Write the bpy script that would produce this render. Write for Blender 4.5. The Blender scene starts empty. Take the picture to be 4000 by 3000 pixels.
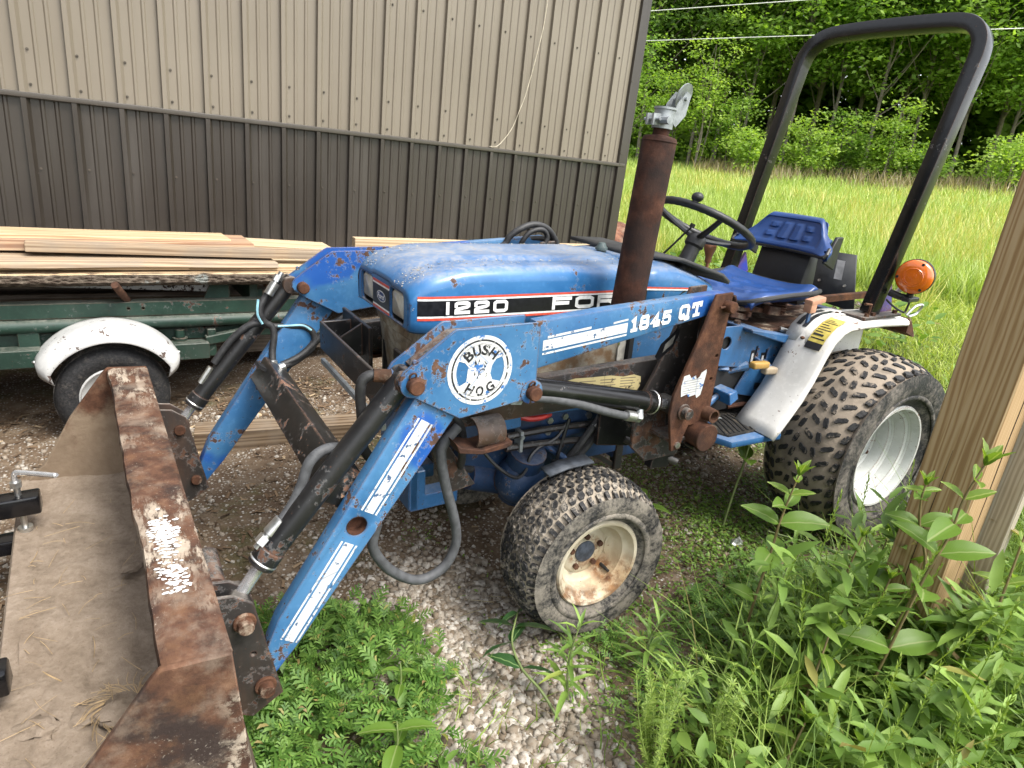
import bpy, bmesh, math, random
import numpy as np
from mathutils import Vector, Matrix, noise as mnoise
from mathutils.geometry import tessellate_polygon

random.seed(7)
RNG = np.random.default_rng(11)
scene = bpy.context.scene
COL = scene.collection
rad = math.radians

# ------------------------------------------------------------------ camera
cam_data = bpy.data.cameras.new('camera')
cam = bpy.data.objects.new('camera', cam_data)
COL.objects.link(cam)
cam_data.sensor_fit = 'HORIZONTAL'
cam_data.sensor_width = 36.0
cam_data.lens = 36.0 * 2555.96 / 4000.0
cam_data.clip_start = 0.02
cam_data.clip_end = 600.0
_r = Vector((0.83117111, -0.54555945, 0.10732882))
_u = Vector((0.09570999, 0.33053319, 0.93892886))
_b = Vector((-0.54771725, -0.7701381, 0.32694512))
cam.matrix_world = Matrix(((_r.x, _u.x, _b.x, 0.0712), (_r.y, _u.y, _b.y, -4.6748),
                           (_r.z, _u.z, _b.z, 1.3324), (0, 0, 0, 1)))
scene.camera = cam

# ------------------------------------------------------------------ sky and sun (hazy bright day)
SUN_ELEV, SUN_AZ = 58.0, 292.0      # azimuth of the sun's place, degrees counter-clockwise from +X
world = bpy.data.worlds.new('World')
scene.world = world
world.use_nodes = True
wn = world.node_tree
for n in list(wn.nodes):
    wn.nodes.remove(n)
sky = wn.nodes.new('ShaderNodeTexSky')
sky.sky_type = 'NISHITA'
sky.sun_disc = False
sky.sun_elevation = rad(SUN_ELEV)
sky.sun_rotation = rad(90.0 - SUN_AZ)
sky.altitude = 200
sky.air_density = 1.0
sky.dust_density = 3.0
sky.ozone_density = 1.0
hs = wn.nodes.new('ShaderNodeHueSaturation')      # thin cloud veil: paler sky all over
hs.inputs['Saturation'].default_value = 0.25
bg = wn.nodes.new('ShaderNodeBackground')
bg.inputs['Strength'].default_value = 0.15
wo = wn.nodes.new('ShaderNodeOutputWorld')
wn.links.new(sky.outputs[0], hs.inputs['Color'])
wn.links.new(hs.outputs[0], bg.inputs['Color'])
wn.links.new(bg.outputs[0], wo.inputs['Surface'])

sun_data = bpy.data.lights.new('sun', 'SUN')
sun_data.energy = 1.35
sun_data.angle = rad(20)
sun_data.color = (1.0, 0.95, 0.86)
sun = bpy.data.objects.new('sun', sun_data)
COL.objects.link(sun)
_sd = Vector((math.cos(rad(SUN_AZ)) * math.cos(rad(SUN_ELEV)), math.sin(rad(SUN_AZ)) * math.cos(rad(SUN_ELEV)), math.sin(rad(SUN_ELEV))))
sun.rotation_euler = _sd.to_track_quat('Z', 'Y').to_euler()
sun.location = (6, -8, 12)

vs = scene.view_settings
vs.view_transform = 'Standard'
vs.look = 'None'
vs.gamma = 1.0
vs.use_curve_mapping = False
vs.exposure = 1.7
scene.render.engine = 'CYCLES'
scene.cycles.use_denoising = True
scene.cycles.max_bounces = 8
scene.cycles.transparent_max_bounces = 8

# ------------------------------------------------------------------ mesh helpers
def tag(o, label=None, cat=None, group=None, kind=None):
    if label: o['label'] = label
    if cat: o['category'] = cat
    if group: o['group'] = group
    if kind: o['kind'] = kind
    return o

def link_mesh(name, me, mat=None, parent=None):
    o = bpy.data.objects.new(name, me)
    COL.objects.link(o)
    if mat is not None and not me.materials:
        me.materials.append(mat)
    if parent is not None:
        o.parent = parent
    return o

def empty(name, loc=(0, 0, 0), rz=0.0):
    o = bpy.data.objects.new(name, None)
    o.empty_display_size = 0.1
    COL.objects.link(o)
    o.location = loc
    o.rotation_euler = (0, 0, rz)
    return o

def smooth_mesh(me, ang=35):
    me.polygons.foreach_set('use_smooth', [True] * len(me.polygons))
    me.set_sharp_from_angle(angle=rad(ang))

def catmull(pts, k):
    pts = [Vector(p) for p in pts]
    if k <= 1 or len(pts) < 3:
        return pts
    out = []
    n = len(pts)
    for i in range(n - 1):
        p0 = pts[max(i - 1, 0)]; p1 = pts[i]; p2 = pts[i + 1]; p3 = pts[min(i + 2, n - 1)]
        for j in range(k):
            t = j / k
            out.append(0.5 * ((2 * p1) + (p2 - p0) * t + (2 * p0 - 5 * p1 + 4 * p2 - p3) * t * t + (3 * p1 - p0 - 3 * p2 + p3) * t ** 3))
    out.append(pts[-1])
    return out

AX = {'x': lambda a, b, c: (c, a, b), 'y': lambda a, b, c: (a, c, b), 'z': lambda a, b, c: (a, b, c)}

class MB:
    """collects shapes; build() links them as one mesh object"""
    def __init__(self):
        self.v = []
        self.f = []
    def add(self, vs_, fs_):
        b = len(self.v)
        self.v += [tuple(p) for p in vs_]
        self.f += [tuple(i + b for i in f) for f in fs_]
        return self
    def box(self, c, s, R=None):
        x, y, z = s[0] / 2, s[1] / 2, s[2] / 2
        vv = [Vector(p) for p in ((-x, -y, -z), (x, -y, -z), (x, y, -z), (-x, y, -z), (-x, -y, z), (x, -y, z), (x, y, z), (-x, y, z))]
        if R is not None:
            vv = [R @ p for p in vv]
        c = Vector(c)
        return self.add([p + c for p in vv], [(0, 3, 2, 1), (4, 5, 6, 7), (0, 1, 5, 4), (1, 2, 6, 5), (2, 3, 7, 6), (3, 0, 4, 7)])
    def bb(self, x0, x1, y0, y1, z0, z1):
        return self.box(((x0 + x1) / 2, (y0 + y1) / 2, (z0 + z1) / 2), (abs(x1 - x0), abs(y1 - y0), abs(z1 - z0)))
    def prism(self, poly, ax, a, b):
        n = len(poly); f = AX[ax]
        vv = [f(p[0], p[1], a) for p in poly] + [f(p[0], p[1], b) for p in poly]
        return self.add(vv, [tuple(range(n))[::-1], tuple(range(n, 2 * n))] + [(i, (i + 1) % n, n + (i + 1) % n, n + i) for i in range(n)])
    def plate(self, outer, holes, ax, a, b):
        loops = [outer] + holes
        flat = [p for l in loops for p in l]
        tris = tessellate_polygon([[Vector((p[0], p[1], 0)) for p in l] for l in loops])
        n = len(flat); f = AX[ax]
        vv = [f(p[0], p[1], a) for p in flat] + [f(p[0], p[1], b) for p in flat]
        ff = [tuple(t) for t in tris] + [tuple(i + n for i in t)[::-1] for t in tris]
        o = 0
        for l in loops:
            m = len(l)
            ff += [(o + i, o + (i + 1) % m, n + o + (i + 1) % m, n + o + i) for i in range(m)]
            o += m
        return self.add(vv, ff)
    def cyl(self, p0, p1, r0, r1=None, n=16, cap=True):
        return self.tube([p0, p1], [r0, r0 if r1 is None else r1], n, 1, cap)
    def tube(self, pts, r, n=10, k=1, cap=True, flat=1.0):
        pts0 = pts
        pts = catmull(pts, k)
        m = len(pts)
        if not isinstance(r, (list, tuple)):
            rr = [r] * m
        else:
            L0 = len(r)
            rr = []
            for i in range(m):
                t = i * (L0 - 1) / max(m - 1, 1); j = min(int(t), L0 - 2) if L0 > 1 else 0
                rr.append(r[j] + (r[min(j + 1, L0 - 1)] - r[j]) * (t - j))
        tan = []
        for i in range(m):
            d = pts[min(i + 1, m - 1)] - pts[max(i - 1, 0)]
            tan.append(d.normalized() if d.length > 1e-9 else Vector((0, 0, 1)))
        a = Vector((0, 0, 1)) if abs(tan[0].z) < 0.9 else Vector((1, 0, 0))
        u = tan[0].cross(a).normalized()
        vv = []
        for i in range(m):
            u = (u - tan[i] * u.dot(tan[i]))
            u = u.normalized() if u.length > 1e-6 else tan[i].orthogonal().normalized()
            w = tan[i].cross(u)
            for j in range(n):
                th = 2 * math.pi * j / n
                vv.append(pts[i] + (u * math.cos(th) + w * math.sin(th) * flat) * rr[i])
        ff = [(i * n + j, i * n + (j + 1) % n, (i + 1) * n + (j + 1) % n, (i + 1) * n + j) for i in range(m - 1) for j in range(n)]
        if cap:
            ff += [tuple(range(n))[::-1], tuple(range((m - 1) * n, m * n))]
        return self.add(vv, ff)
    def lathe(self, prof, o, d, n=32, closed=False, a0=0.0, a1=2 * math.pi):
        o = Vector(o); d = Vector(d).normalized()
        a = Vector((0, 0, 1)) if abs(d.z) < 0.9 else Vector((1, 0, 0))
        u = d.cross(a).normalized(); w = d.cross(u)
        full = abs(a1 - a0 - 2 * math.pi) < 1e-6
        m = n if full else n + 1
        vv = []
        for (r, h) in prof:
            for j in range(m):
                th = a0 + (a1 - a0) * j / n
                vv.append(o + d * h + (u * math.cos(th) + w * math.sin(th)) * r)
        k = len(prof)
        ff = []
        for i in range(k if closed else k - 1):
            i2 = (i + 1) % k
            for j in range(n):
                j2 = (j + 1) % m
                ff.append((i * m + j, i * m + j2, i2 * m + j2, i2 * m + j))
        return self.add(vv, ff)
    def disc(self, o, d, r, n=24):
        o = Vector(o); d = Vector(d).normalized()
        u = d.orthogonal().normalized(); w = d.cross(u)
        return self.add([o + (u * math.cos(2 * math.pi * j / n) + w * math.sin(2 * math.pi * j / n)) * r for j in range(n)], [tuple(range(n))])
    def grid(self, fn, nu, nv):
        vv = [fn(i / nu, j / nv) for i in range(nu + 1) for j in range(nv + 1)]
        w = nv + 1
        return self.add(vv, [(i * w + j, (i + 1) * w + j, (i + 1) * w + j + 1, i * w + j + 1) for i in range(nu) for j in range(nv)])
    def ball(self, c, r, n=12, m=8, s=(1, 1, 1)):
        c = Vector(c)
        prof = []
        vv = []; ff = []
        for i in range(m + 1):
            ph = math.pi * i / m
            for j in range(n):
                th = 2 * math.pi * j / n
                vv.append(c + Vector((r * s[0] * math.sin(ph) * math.cos(th), r * s[1] * math.sin(ph) * math.sin(th), r * s[2] * math.cos(ph))))
        for i in range(m):
            for j in range(n):
                ff.append((i * n + j, (i + 1) * n + j, (i + 1) * n + (j + 1) % n, i * n + (j + 1) % n))
        return self.add(vv, ff)
    def hexbolt(self, c, d, r, h):
        d = Vector(d).normalized()
        return self.tube([Vector(c), Vector(c) + d * h], r, 6, 1)
    def build(self, name, mat, parent=None, bevel=0.0, seg=1, ang=35, weld=True, solid=0.0, smooth=True, kind=None):
        me = bpy.data.meshes.new(name)
        me.from_pydata(self.v, [], self.f)
        bm = bmesh.new()
        bm.from_mesh(me)
        if weld:
            bmesh.ops.remove_doubles(bm, verts=bm.verts, dist=1e-5)
        bmesh.ops.recalc_face_normals(bm, faces=bm.faces)
        if bevel > 0:
            ed = [e for e in bm.edges if len(e.link_faces) == 2 and e.calc_face_angle(0) > rad(38)]
            bmesh.ops.bevel(bm, geom=ed, offset=bevel, segments=seg, affect='EDGES', profile=0.5, clamp_overlap=True)
        bm.to_mesh(me)
        bm.free()
        if smooth:
            smooth_mesh(me, ang)
        o = link_mesh(name, me, mat, parent)
        if solid:
            md = o.modifiers.new('thickness', 'SOLIDIFY')
            md.thickness = solid
            md.offset = 0
        if kind:
            o['kind'] = kind
        return o

def copy_tree(o, parent=None):
    c = o.copy()
    COL.objects.link(c)
    c.parent = parent
    for ch in list(o.children):
        copy_tree(ch, c)
    return c

def circ(cx, cy, r, n=20, a0=0.0):
    return [(cx + r * math.cos(a0 + 2 * math.pi * i / n), cy + r * math.sin(a0 + 2 * math.pi * i / n)) for i in range(n)]

def scatter(name, tv, tf, pos, ax, up, scale, mat, parent=None, kind='stuff', smooth=True):
    """bake many copies of a small template: ax = template x direction, up = template z direction; scale (N,) or (N,3)"""
    tv = np.asarray(tv, float); pos = np.asarray(pos, float)
    N = len(pos)
    ax = ax / np.maximum(np.linalg.norm(ax, axis=1, keepdims=True), 1e-9)
    up = up - ax * np.sum(ax * up, axis=1, keepdims=True)
    up = up / np.maximum(np.linalg.norm(up, axis=1, keepdims=True), 1e-9)
    sd = np.cross(up, ax)
    scale = np.asarray(scale, float)
    if scale.ndim == 1:
        scale = np.repeat(scale[:, None], 3, 1)
    V = (pos[:, None, :] + ax[:, None, :] * (tv[None, :, 0:1] * scale[:, None, 0:1]) + sd[:, None, :] * (tv[None, :, 1:2] * scale[:, None, 1:2])
         + up[:, None, :] * (tv[None, :, 2:3] * scale[:, None, 2:3]))
    return bake(name, V.reshape(-1, 3), tf, len(tv), N, mat, parent, kind, smooth)

def bake(name, V, tf, nv, N, mat, parent=None, kind='stuff', smooth=True):
    loops = np.concatenate([np.array(f) for f in tf])
    lens = np.array([len(f) for f in tf])
    idx = (loops[None, :] + (np.arange(N) * nv)[:, None]).ravel()
    tot = np.tile(lens, N)
    start = np.concatenate([[0], np.cumsum(tot)[:-1]])
    me = bpy.data.meshes.new(name)
    me.vertices.add(len(V)); me.vertices.foreach_set('co', V.astype(np.float32).ravel())
    me.loops.add(len(idx)); me.loops.foreach_set('vertex_index', idx.astype(np.int32))
    me.polygons.add(len(tot)); me.polygons.foreach_set('loop_start', start.astype(np.int32))
    me.polygons.foreach_set('loop_total', tot.astype(np.int32))
    if smooth:
        me.polygons.foreach_set('use_smooth', np.ones(len(tot), bool))
    me.update(calc_edges=True)
    o = link_mesh(name, me, mat, parent)
    if kind: o['kind'] = kind
    return o

# ------------------------------------------------------------------ material helpers
class G:
    def __init__(self, name):
        self.m = bpy.data.materials.new(name)
        self.m.use_nodes = True
        self.t = self.m.node_tree
        for n in list(self.t.nodes):
            self.t.nodes.remove(n)
        self.out = self.t.nodes.new('ShaderNodeOutputMaterial')
        self._co = None
    def n(self, ty, **kw):
        nd = self.t.nodes.new(ty)
        for k, v in kw.items():
            setattr(nd, k, v)
        return nd
    def put(self, sock, v):
        if isinstance(v, bpy.types.NodeSocket):
            self.t.links.new(v, sock)
        elif v is not None:
            if sock.type == 'RGBA' and not hasattr(v, '__len__'):
                v = (v, v, v, 1)
            elif sock.type == 'RGBA' and len(v) == 3:
                v = (*v, 1)
            sock.default_value = v
    @property
    def co(self):
        if self._co is None:
            self._co = self.n('ShaderNodeTexCoord').outputs['Object']
        return self._co
    def world(self):
        return self.n('ShaderNodeNewGeometry').outputs['Position']
    def island(self):
        return self.n('ShaderNodeNewGeometry').outputs['Random Per Island']
    def scale(self, s, vec=None, loc=(0, 0, 0), rot=(0, 0, 0)):
        nd = self.n('ShaderNodeMapping')
        self.put(nd.inputs['Vector'], vec or self.co)
        nd.inputs['Scale'].default_value = s
        nd.inputs['Location'].default_value = loc
        nd.inputs['Rotation'].default_value = rot
        return nd.outputs[0]
    def noise(self, sc, det=4, rough=0.55, vec=None, dist=0.0):
        nd = self.n('ShaderNodeTexNoise')
        self.put(nd.inputs['Vector'], vec or self.co)
        nd.inputs['Scale'].default_value = sc
        nd.inputs['Detail'].default_value = det
        nd.inputs['Roughness'].default_value = rough
        nd.inputs['Distortion'].default_value = dist
        return nd.outputs['Fac']
    def voro(self, sc, vec=None, feat='F1', out='Distance', rnd=1.0):
        nd = self.n('ShaderNodeTexVoronoi', feature=feat)
        self.put(nd.inputs['Vector'], vec or self.co)
        nd.inputs['Scale'].default_value = sc
        if 'Randomness' in nd.inputs: nd.inputs['Randomness'].default_value = rnd
        return nd.outputs[out]
    def wave(self, sc, dist=3.0, det=3, vec=None, direction='X', prof='SIN'):
        nd = self.n('ShaderNodeTexWave', wave_type='BANDS', bands_direction=direction, wave_profile=prof)
        self.put(nd.inputs['Vector'], vec or self.co)
        nd.inputs['Scale'].default_value = sc
        nd.inputs['Distortion'].default_value = dist
        nd.inputs['Detail'].default_value = det
        return nd.outputs['Fac']
    def math(self, op, a, b=None, clamp=False):
        nd = self.n('ShaderNodeMath', operation=op, use_clamp=clamp)
        self.put(nd.inputs[0], a)
        if b is not None: self.put(nd.inputs[1], b)
        return nd.outputs[0]
    def step(self, v, lo, hi, a=0.0, b=1.0):
        nd = self.n('ShaderNodeMapRange', interpolation_type='SMOOTHSTEP')
        self.put(nd.inputs['Value'], v)
        for k, x in (('From Min', lo), ('From Max', hi), ('To Min', a), ('To Max', b)):
            self.put(nd.inputs[k], x)
        return nd.outputs[0]
    def ramp(self, v, stops, interp='LINEAR'):
        nd = self.n('ShaderNodeValToRGB')
        self.put(nd.inputs[0], v)
        cr = nd.color_ramp
        cr.interpolation = interp
        while len(cr.elements) < len(stops):
            cr.elements.new(0.5)
        for e, (p, c) in zip(cr.elements, stops):
            e.position = p
            e.color = (*c, 1) if len(c) == 3 else c
        return nd.outputs[0]
    def mix(self, f, a, b, mode='MIX'):
        nd = self.n('ShaderNodeMix', data_type='RGBA', blend_type=mode)
        self.put(nd.inputs['Factor'], f)
        self.put(nd.inputs[6], a)
        self.put(nd.inputs[7], b)
        return nd.outputs[2]
    def mixf(self, f, a, b):
        nd = self.n('ShaderNodeMix', data_type='FLOAT')
        self.put(nd.inputs[0], f); self.put(nd.inputs[2], a); self.put(nd.inputs[3], b)
        return nd.outputs[0]
    def xyz(self, vec=None):
        nd = self.n('ShaderNodeSeparateXYZ')
        self.put(nd.inputs[0], vec or self.co)
        return nd.outputs
    def normal_z(self):
        g = self.n('ShaderNodeNewGeometry')
        return self.xyz(g.outputs['Normal'])[2]
    def edge(self, r=0.005, lo=0.02, hi=0.2):
        bv = self.n('ShaderNodeBevel', samples=4)
        bv.inputs['Radius'].default_value = r
        g = self.n('ShaderNodeNewGeometry')
        d = self.n('ShaderNodeVectorMath', operation='DOT_PRODUCT')
        self.t.links.new(bv.outputs[0], d.inputs[0]); self.t.links.new(g.outputs['Normal'], d.inputs[1])
        return self.step(self.math('SUBTRACT', 1.0, d.outputs['Value']), lo, hi)
    def bump(self, h, st=0.3, dist=0.01, prev=None):
        nd = self.n('ShaderNodeBump')
        nd.inputs['Strength'].default_value = st
        nd.inputs['Distance'].default_value = dist
        self.put(nd.inputs['Height'], h)
        if prev is not None: self.put(nd.inputs['Normal'], prev)
        return nd.outputs[0]
    def pbr(self, col, rough=0.6, metal=0.0, normal=None, spec=None, coat=None, trans=None, ior=None):
        p = self.n('ShaderNodeBsdfPrincipled')
        self.put(p.inputs['Base Color'], col)
        self.put(p.inputs['Roughness'], rough)
        self.put(p.inputs['Metallic'], metal)
        if normal is not None: self.put(p.inputs['Normal'], normal)
        if spec is not None: self.put(p.inputs['Specular IOR Level'], spec)
        if coat is not None:
            self.put(p.inputs['Coat Weight'], coat)
            p.inputs['Coat Roughness'].default_value = 0.12
        if trans is not None: self.put(p.inputs['Transmission Weight'], trans)
        if ior is not None: p.inputs['IOR'].default_value = ior
        return p.outputs[0]
    def done(self, shader):
        self.t.links.new(shader, self.out.inputs['Surface'])
        return self.m

def m_plain(name, col, rough=0.6, metal=0.0, var=0.25, sc=30, bump=0.0, spec=None):
    g = G(name)
    n = g.noise(sc, 4)
    c = g.mix(g.step(n, 0.3, 0.7), tuple(x * (1 - var) for x in col), tuple(min(1, x * (1 + var)) for x in col))
    return g.done(g.pbr(c, g.mixf(n, rough * 0.85, min(1, rough * 1.15)), metal, g.bump(g.noise(sc * 3, 3), bump, 0.004) if bump else None, spec))

def rust_col(g, vec=None, s=1.0):
    a = g.noise(22 * s, 6, 0.65, vec)
    c = g.ramp(a, [(0.25, (0.024, 0.015, 0.011)), (0.45, (0.062, 0.030, 0.019)), (0.6, (0.105, 0.052, 0.031)), (0.78, (0.18, 0.105, 0.065))])
    return c, a

def m_rust(name, tint=(1, 1, 1), dark=0.0, dust=0.0, sc=1.0):
    g = G(name)
    c, a = rust_col(g, None, sc)
    c = g.mix(1.0, c, tint, 'MULTIPLY')
    if dark:
        c = g.mix(g.math('MULTIPLY', g.step(g.noise(9 * sc, 5), 0.45, 0.6), dark), c, (0.014, 0.013, 0.013))
    if dust:
        c = g.mix(g.math('MULTIPLY', g.step(g.noise(14 * sc, 6, 0.7), 0.5, 0.68), dust), c, (0.40, 0.33, 0.25))
    return g.done(g.pbr(c, 0.85, 0.0, g.bump(g.noise(160, 5, 0.7), 0.5, 0.003), 0.25))

def m_paint(name, base, base2, chip=0.5, edge=True, rough=0.38, dust=0.0, fresh=None, rustmul=(1, 1, 1), stain=None, speck=True, coat=0.0, edge_r=0.008):
    """worn enamel: two tones, chips down to rust, worn edges, dust on upward faces"""
    g = G(name)
    big = g.noise(5.0, 5, 0.6)
    c = g.mix(g.step(big, 0.32, 0.68), base, base2)
    c = g.mix(g.math('MULTIPLY', g.step(g.noise(60, 3), 0.5, 0.75), 0.18), c, tuple(min(1, x * 1.5 + 0.03) for x in base2))
    if fresh:
        fm = g.step(g.noise(3.3, 3, 0.5, g.scale((1, 1, 1), loc=(3.1, 0, 1.7))), 0.54, 0.60)
        c = g.mix(g.math('MULTIPLY', fm, 0.85), c, fresh)
    rc, ra = rust_col(g, None, 1.6)
    rc = g.mix(1.0, rc, rustmul, 'MULTIPLY')
    # chips: fine noise thresholded, clustered by broad noise
    cl = g.noise(9, 4, 0.6, g.scale((1, 1, 1), loc=(7, 2, 5)))
    fine = g.noise(48, 6, 0.68, g.scale((1, 1, 1), loc=(1, 9, 4)))
    s = g.math('ADD', g.math('MULTIPLY', cl, 0.8), g.math('MULTIPLY', fine, 0.7))
    thr = 0.965 - 0.17 * chip
    mask = g.step(s, thr, thr + 0.035)
    if speck:
        sp = g.step(g.noise(130, 2, 0.5), 0.735 - 0.04 * chip, 0.76 - 0.04 * chip)
        mask = g.math('MAXIMUM', mask, g.math('MULTIPLY', sp, 0.9))
    if edge:
        e = g.edge(edge_r)
        em = g.step(g.math('MULTIPLY', e, g.math('ADD', g.noise(18, 6, 0.75), 0.25)), 0.40 - 0.16 * chip, 0.60 - 0.16 * chip)
        mask = g.math('MAXIMUM', mask, em)
    # pale bared halo round the chips
    halo = g.math('SUBTRACT', g.step(s, thr - 0.03, thr), mask, True)
    c = g.mix(g.math('MULTIPLY', halo, 0.35), c, tuple(min(1, x * 0.6 + 0.22) for x in base2))
    c = g.mix(mask, c, rc)
    r = g.mixf(mask, g.mixf(big, rough * 0.8, rough * 1.3), 0.88)
    if stain:
        sm = g.step(g.noise(4.5, 5, 0.65, g.scale((1, 1, 0.25), loc=(5, 5, 5))), 0.5, 0.72)
        c = g.mix(g.math('MULTIPLY', sm, stain[1]), c, stain[0])
    if dust:
        dm = g.math('MULTIPLY', g.step(g.normal_z(), 0.55, 0.95), g.math('ADD', g.math('MULTIPLY', g.step(g.noise(5, 6, 0.7), 0.30, 0.70), 0.55), g.math('MULTIPLY', g.step(g.noise(70, 5, 0.75), 0.40, 0.66), 0.45)))
        dm = g.math('MULTIPLY', dm, dust)
        c = g.mix(dm, c, (0.34, 0.31, 0.27))
        r = g.mixf(dm, r, 0.95)
    nb = g.bump(g.math('SUBTRACT', 1.0, mask), 0.35, 0.0012)
    nb = g.bump(g.noise(14, 2), 0.04, 0.02, nb)
    return g.done(g.pbr(c, r, 0.0, nb, 0.5, coat))

BLUE = m_paint('blue_enamel', (0.018, 0.105, 0.27), (0.036, 0.15, 0.34), 0.25, rough=0.30, dust=0.85, coat=0.2)
BLUE_L = m_paint('blue_loader_enamel', (0.020, 0.100, 0.24), (0.050, 0.155, 0.30), 0.74, rough=0.44, fresh=(0.006, 0.065, 0.30), dust=0.25)
BLUE_D = m_paint('blue_greasy_enamel', (0.008, 0.022, 0.055), (0.014, 0.045, 0.12), 0.45, rough=0.55, stain=((0.010, 0.010, 0.011), 0.9), dust=0.2)
BLUE_P = m_paint('blue_panel_enamel', (0.018, 0.085, 0.21), (0.032, 0.115, 0.26), 0.45, rough=0.4, dust=0.35, stain=((0.03, 0.035, 0.045), 0.5))
BLACK = m_paint('black_enamel', (0.007, 0.007, 0.008), (0.014, 0.0135, 0.0135), 0.55, rough=0.38, dust=0.14)
BLACK_C = m_paint('black_enamel_clean', (0.0045, 0.0045, 0.005), (0.008, 0.008, 0.0085), 0.10, rough=0.24, dust=0.0)
BLACK_R = m_paint('black_rusted_enamel', (0.012, 0.011, 0.011), (0.026, 0.022, 0.020), 0.98, rough=0.55, dust=0.5, stain=((0.09, 0.045, 0.025), 0.55))
WHITE = m_paint('white_fender_enamel', (0.54, 0.525, 0.495), (0.64, 0.625, 0.595), 0.35, rough=0.42, stain=((0.46, 0.44, 0.40), 0.5), rustmul=(1.5, 1.4, 1.3), edge_r=0.007)
WHITE_T = m_paint('white_trailer_enamel', (0.40, 0.40, 0.39), (0.50, 0.50, 0.485), 0.55, rough=0.4, rustmul=(0.9, 1.2, 1.6))
CREAM = m_paint('cream_rim_enamel', (0.46, 0.41, 0.31), (0.60, 0.56, 0.45), 0.75, rough=0.5, rustmul=(1.8, 1.4, 1.0), stain=((0.24, 0.13, 0.05), 0.75))
RIMW = m_paint('white_rim_enamel', (0.40, 0.415, 0.40), (0.50, 0.515, 0.50), 0.5, rough=0.42, rustmul=(1.6, 1.5, 1.4), stain=((0.42, 0.40, 0.35), 0.35))
GREEN = m_paint('green_trailer_enamel', (0.005, 0.022, 0.014), (0.010, 0.036, 0.023), 0.45, rough=0.5, dust=0.45, stain=((0.05, 0.055, 0.045), 0.4))
g = G('rust_stained_rim_enamel')
x_, y_, z_ = g.xyz()
dx = g.math('SUBTRACT', x_, -.066); dz = g.math('SUBTRACT', z_, -.074)
dd = g.math('SQRT', g.math('ADD', g.math('MULTIPLY', dx, dx), g.math('MULTIPLY', dz, dz)))
st = g.math('MULTIPLY', g.step(dd, .062, .012), g.step(g.noise(30, 5, .7), .30, .60))
rad_ = g.math('SQRT', g.math('ADD', g.math('MULTIPLY', x_, x_), g.math('MULTIPLY', z_, z_)))
ringm = g.math('MULTIPLY', g.math('MULTIPLY', g.step(rad_, .098, .116), g.step(z_, .02, -.06)), g.step(g.noise(22, 5, .7), .36, .60))
hubm = g.math('MULTIPLY', g.step(rad_, .066, .050), g.step(g.noise(40, 4, .7), .40, .60))
mk = g.math('MAXIMUM', g.math('MAXIMUM', st, g.math('MULTIPLY', ringm, .85)), g.math('MULTIPLY', hubm, .7))
mk = g.math('MAXIMUM', mk, g.step(g.noise(110, 3, .6), .68, .72))
bc = g.mix(g.step(g.noise(9, 5, .6), .3, .7), (.40, .345, .245), (.56, .51, .40))
bc = g.mix(g.math('MULTIPLY', g.step(dd, .12, .03), .5), bc, (.42, .27, .11))
CREAM = g.done(g.pbr(g.mix(mk, bc, g.ramp(g.noise(50, 5), [(.3, (.06, .022, .010)), (.7, (.24, .105, .035))])), g.mixf(mk, .45, .9), 0, g.bump(mk, -.2, .001), .4))
RUST = m_rust('rusty_steel')
RUST_M = m_rust('muffler_rust', (0.62, 0.50, 0.50), 0.55)
RUST_P = m_rust('rusty_plate', (1.08, 0.95, 0.88), 0.4)
STEEL = m_plain('zinc_steel', (0.55, 0.55, 0.53), 0.32, 0.9, 0.2, 60)
CHROME = m_plain('chrome_rod', (0.72, 0.72, 0.73), 0.25, 0.75, 0.06, 30)
GREY_M = m_plain('grey_cast_metal', (0.30, 0.32, 0.33), 0.5, 0.5, 0.2, 50)
RUBBER = m_plain('black_rubber', (0.016, 0.016, 0.017), 0.6, 0, 0.35, 40, 0.15)
HOSE = m_plain('hose_rubber', (0.022, 0.022, 0.023), 0.55, 0, 0.3, 60, 0.1)
HOSE_G = m_plain('grey_hose_rubber', (0.060, 0.062, 0.066), 0.65, 0, 0.25, 50, 0.1)
PLASTIC = m_plain('black_plastic', (0.014, 0.014, 0.015), 0.42, 0, 0.3, 40, 0.05)
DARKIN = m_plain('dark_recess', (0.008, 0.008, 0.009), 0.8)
DWHITE = m_plain('white_print', (0.72, 0.72, 0.71), 0.45, 0, 0.1, 80)
DBLACK = m_plain('black_print', (0.010, 0.010, 0.012), 0.3, 0, 0.3, 80)
DRED = m_plain('red_print', (0.55, 0.075, 0.045), 0.4, 0, 0.15, 80)
DYEL = m_plain('yellow_print', (0.50, 0.40, 0.08), 0.5, 0, 0.2, 50)
SEATB = None

# ================================================================== SETTING
def sstep(a, b, x):
    t = np.clip((np.asarray(x, float) - a) / (b - a), 0, 1)
    return t * t * (3 - 2 * t)

def vnoise(x, y, s, seed=0):
    """cheap smooth value noise for arrays"""
    x = np.asarray(x, float) * s + seed * 17.3; y = np.asarray(y, float) * s + seed * 9.1
    xi = np.floor(x); yi = np.floor(y); fx = x - xi; fy = y - yi
    def h(a, b):
        v = np.sin(a * 127.1 + b * 311.7) * 43758.5453
        return v - np.floor(v)
    fx = fx * fx * (3 - 2 * fx); fy = fy * fy * (3 - 2 * fy)
    return (h(xi, yi) * (1 - fx) + h(xi + 1, yi) * fx) * (1 - fy) + (h(xi, yi + 1) * (1 - fx) + h(xi + 1, yi + 1) * fx) * fy

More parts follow.
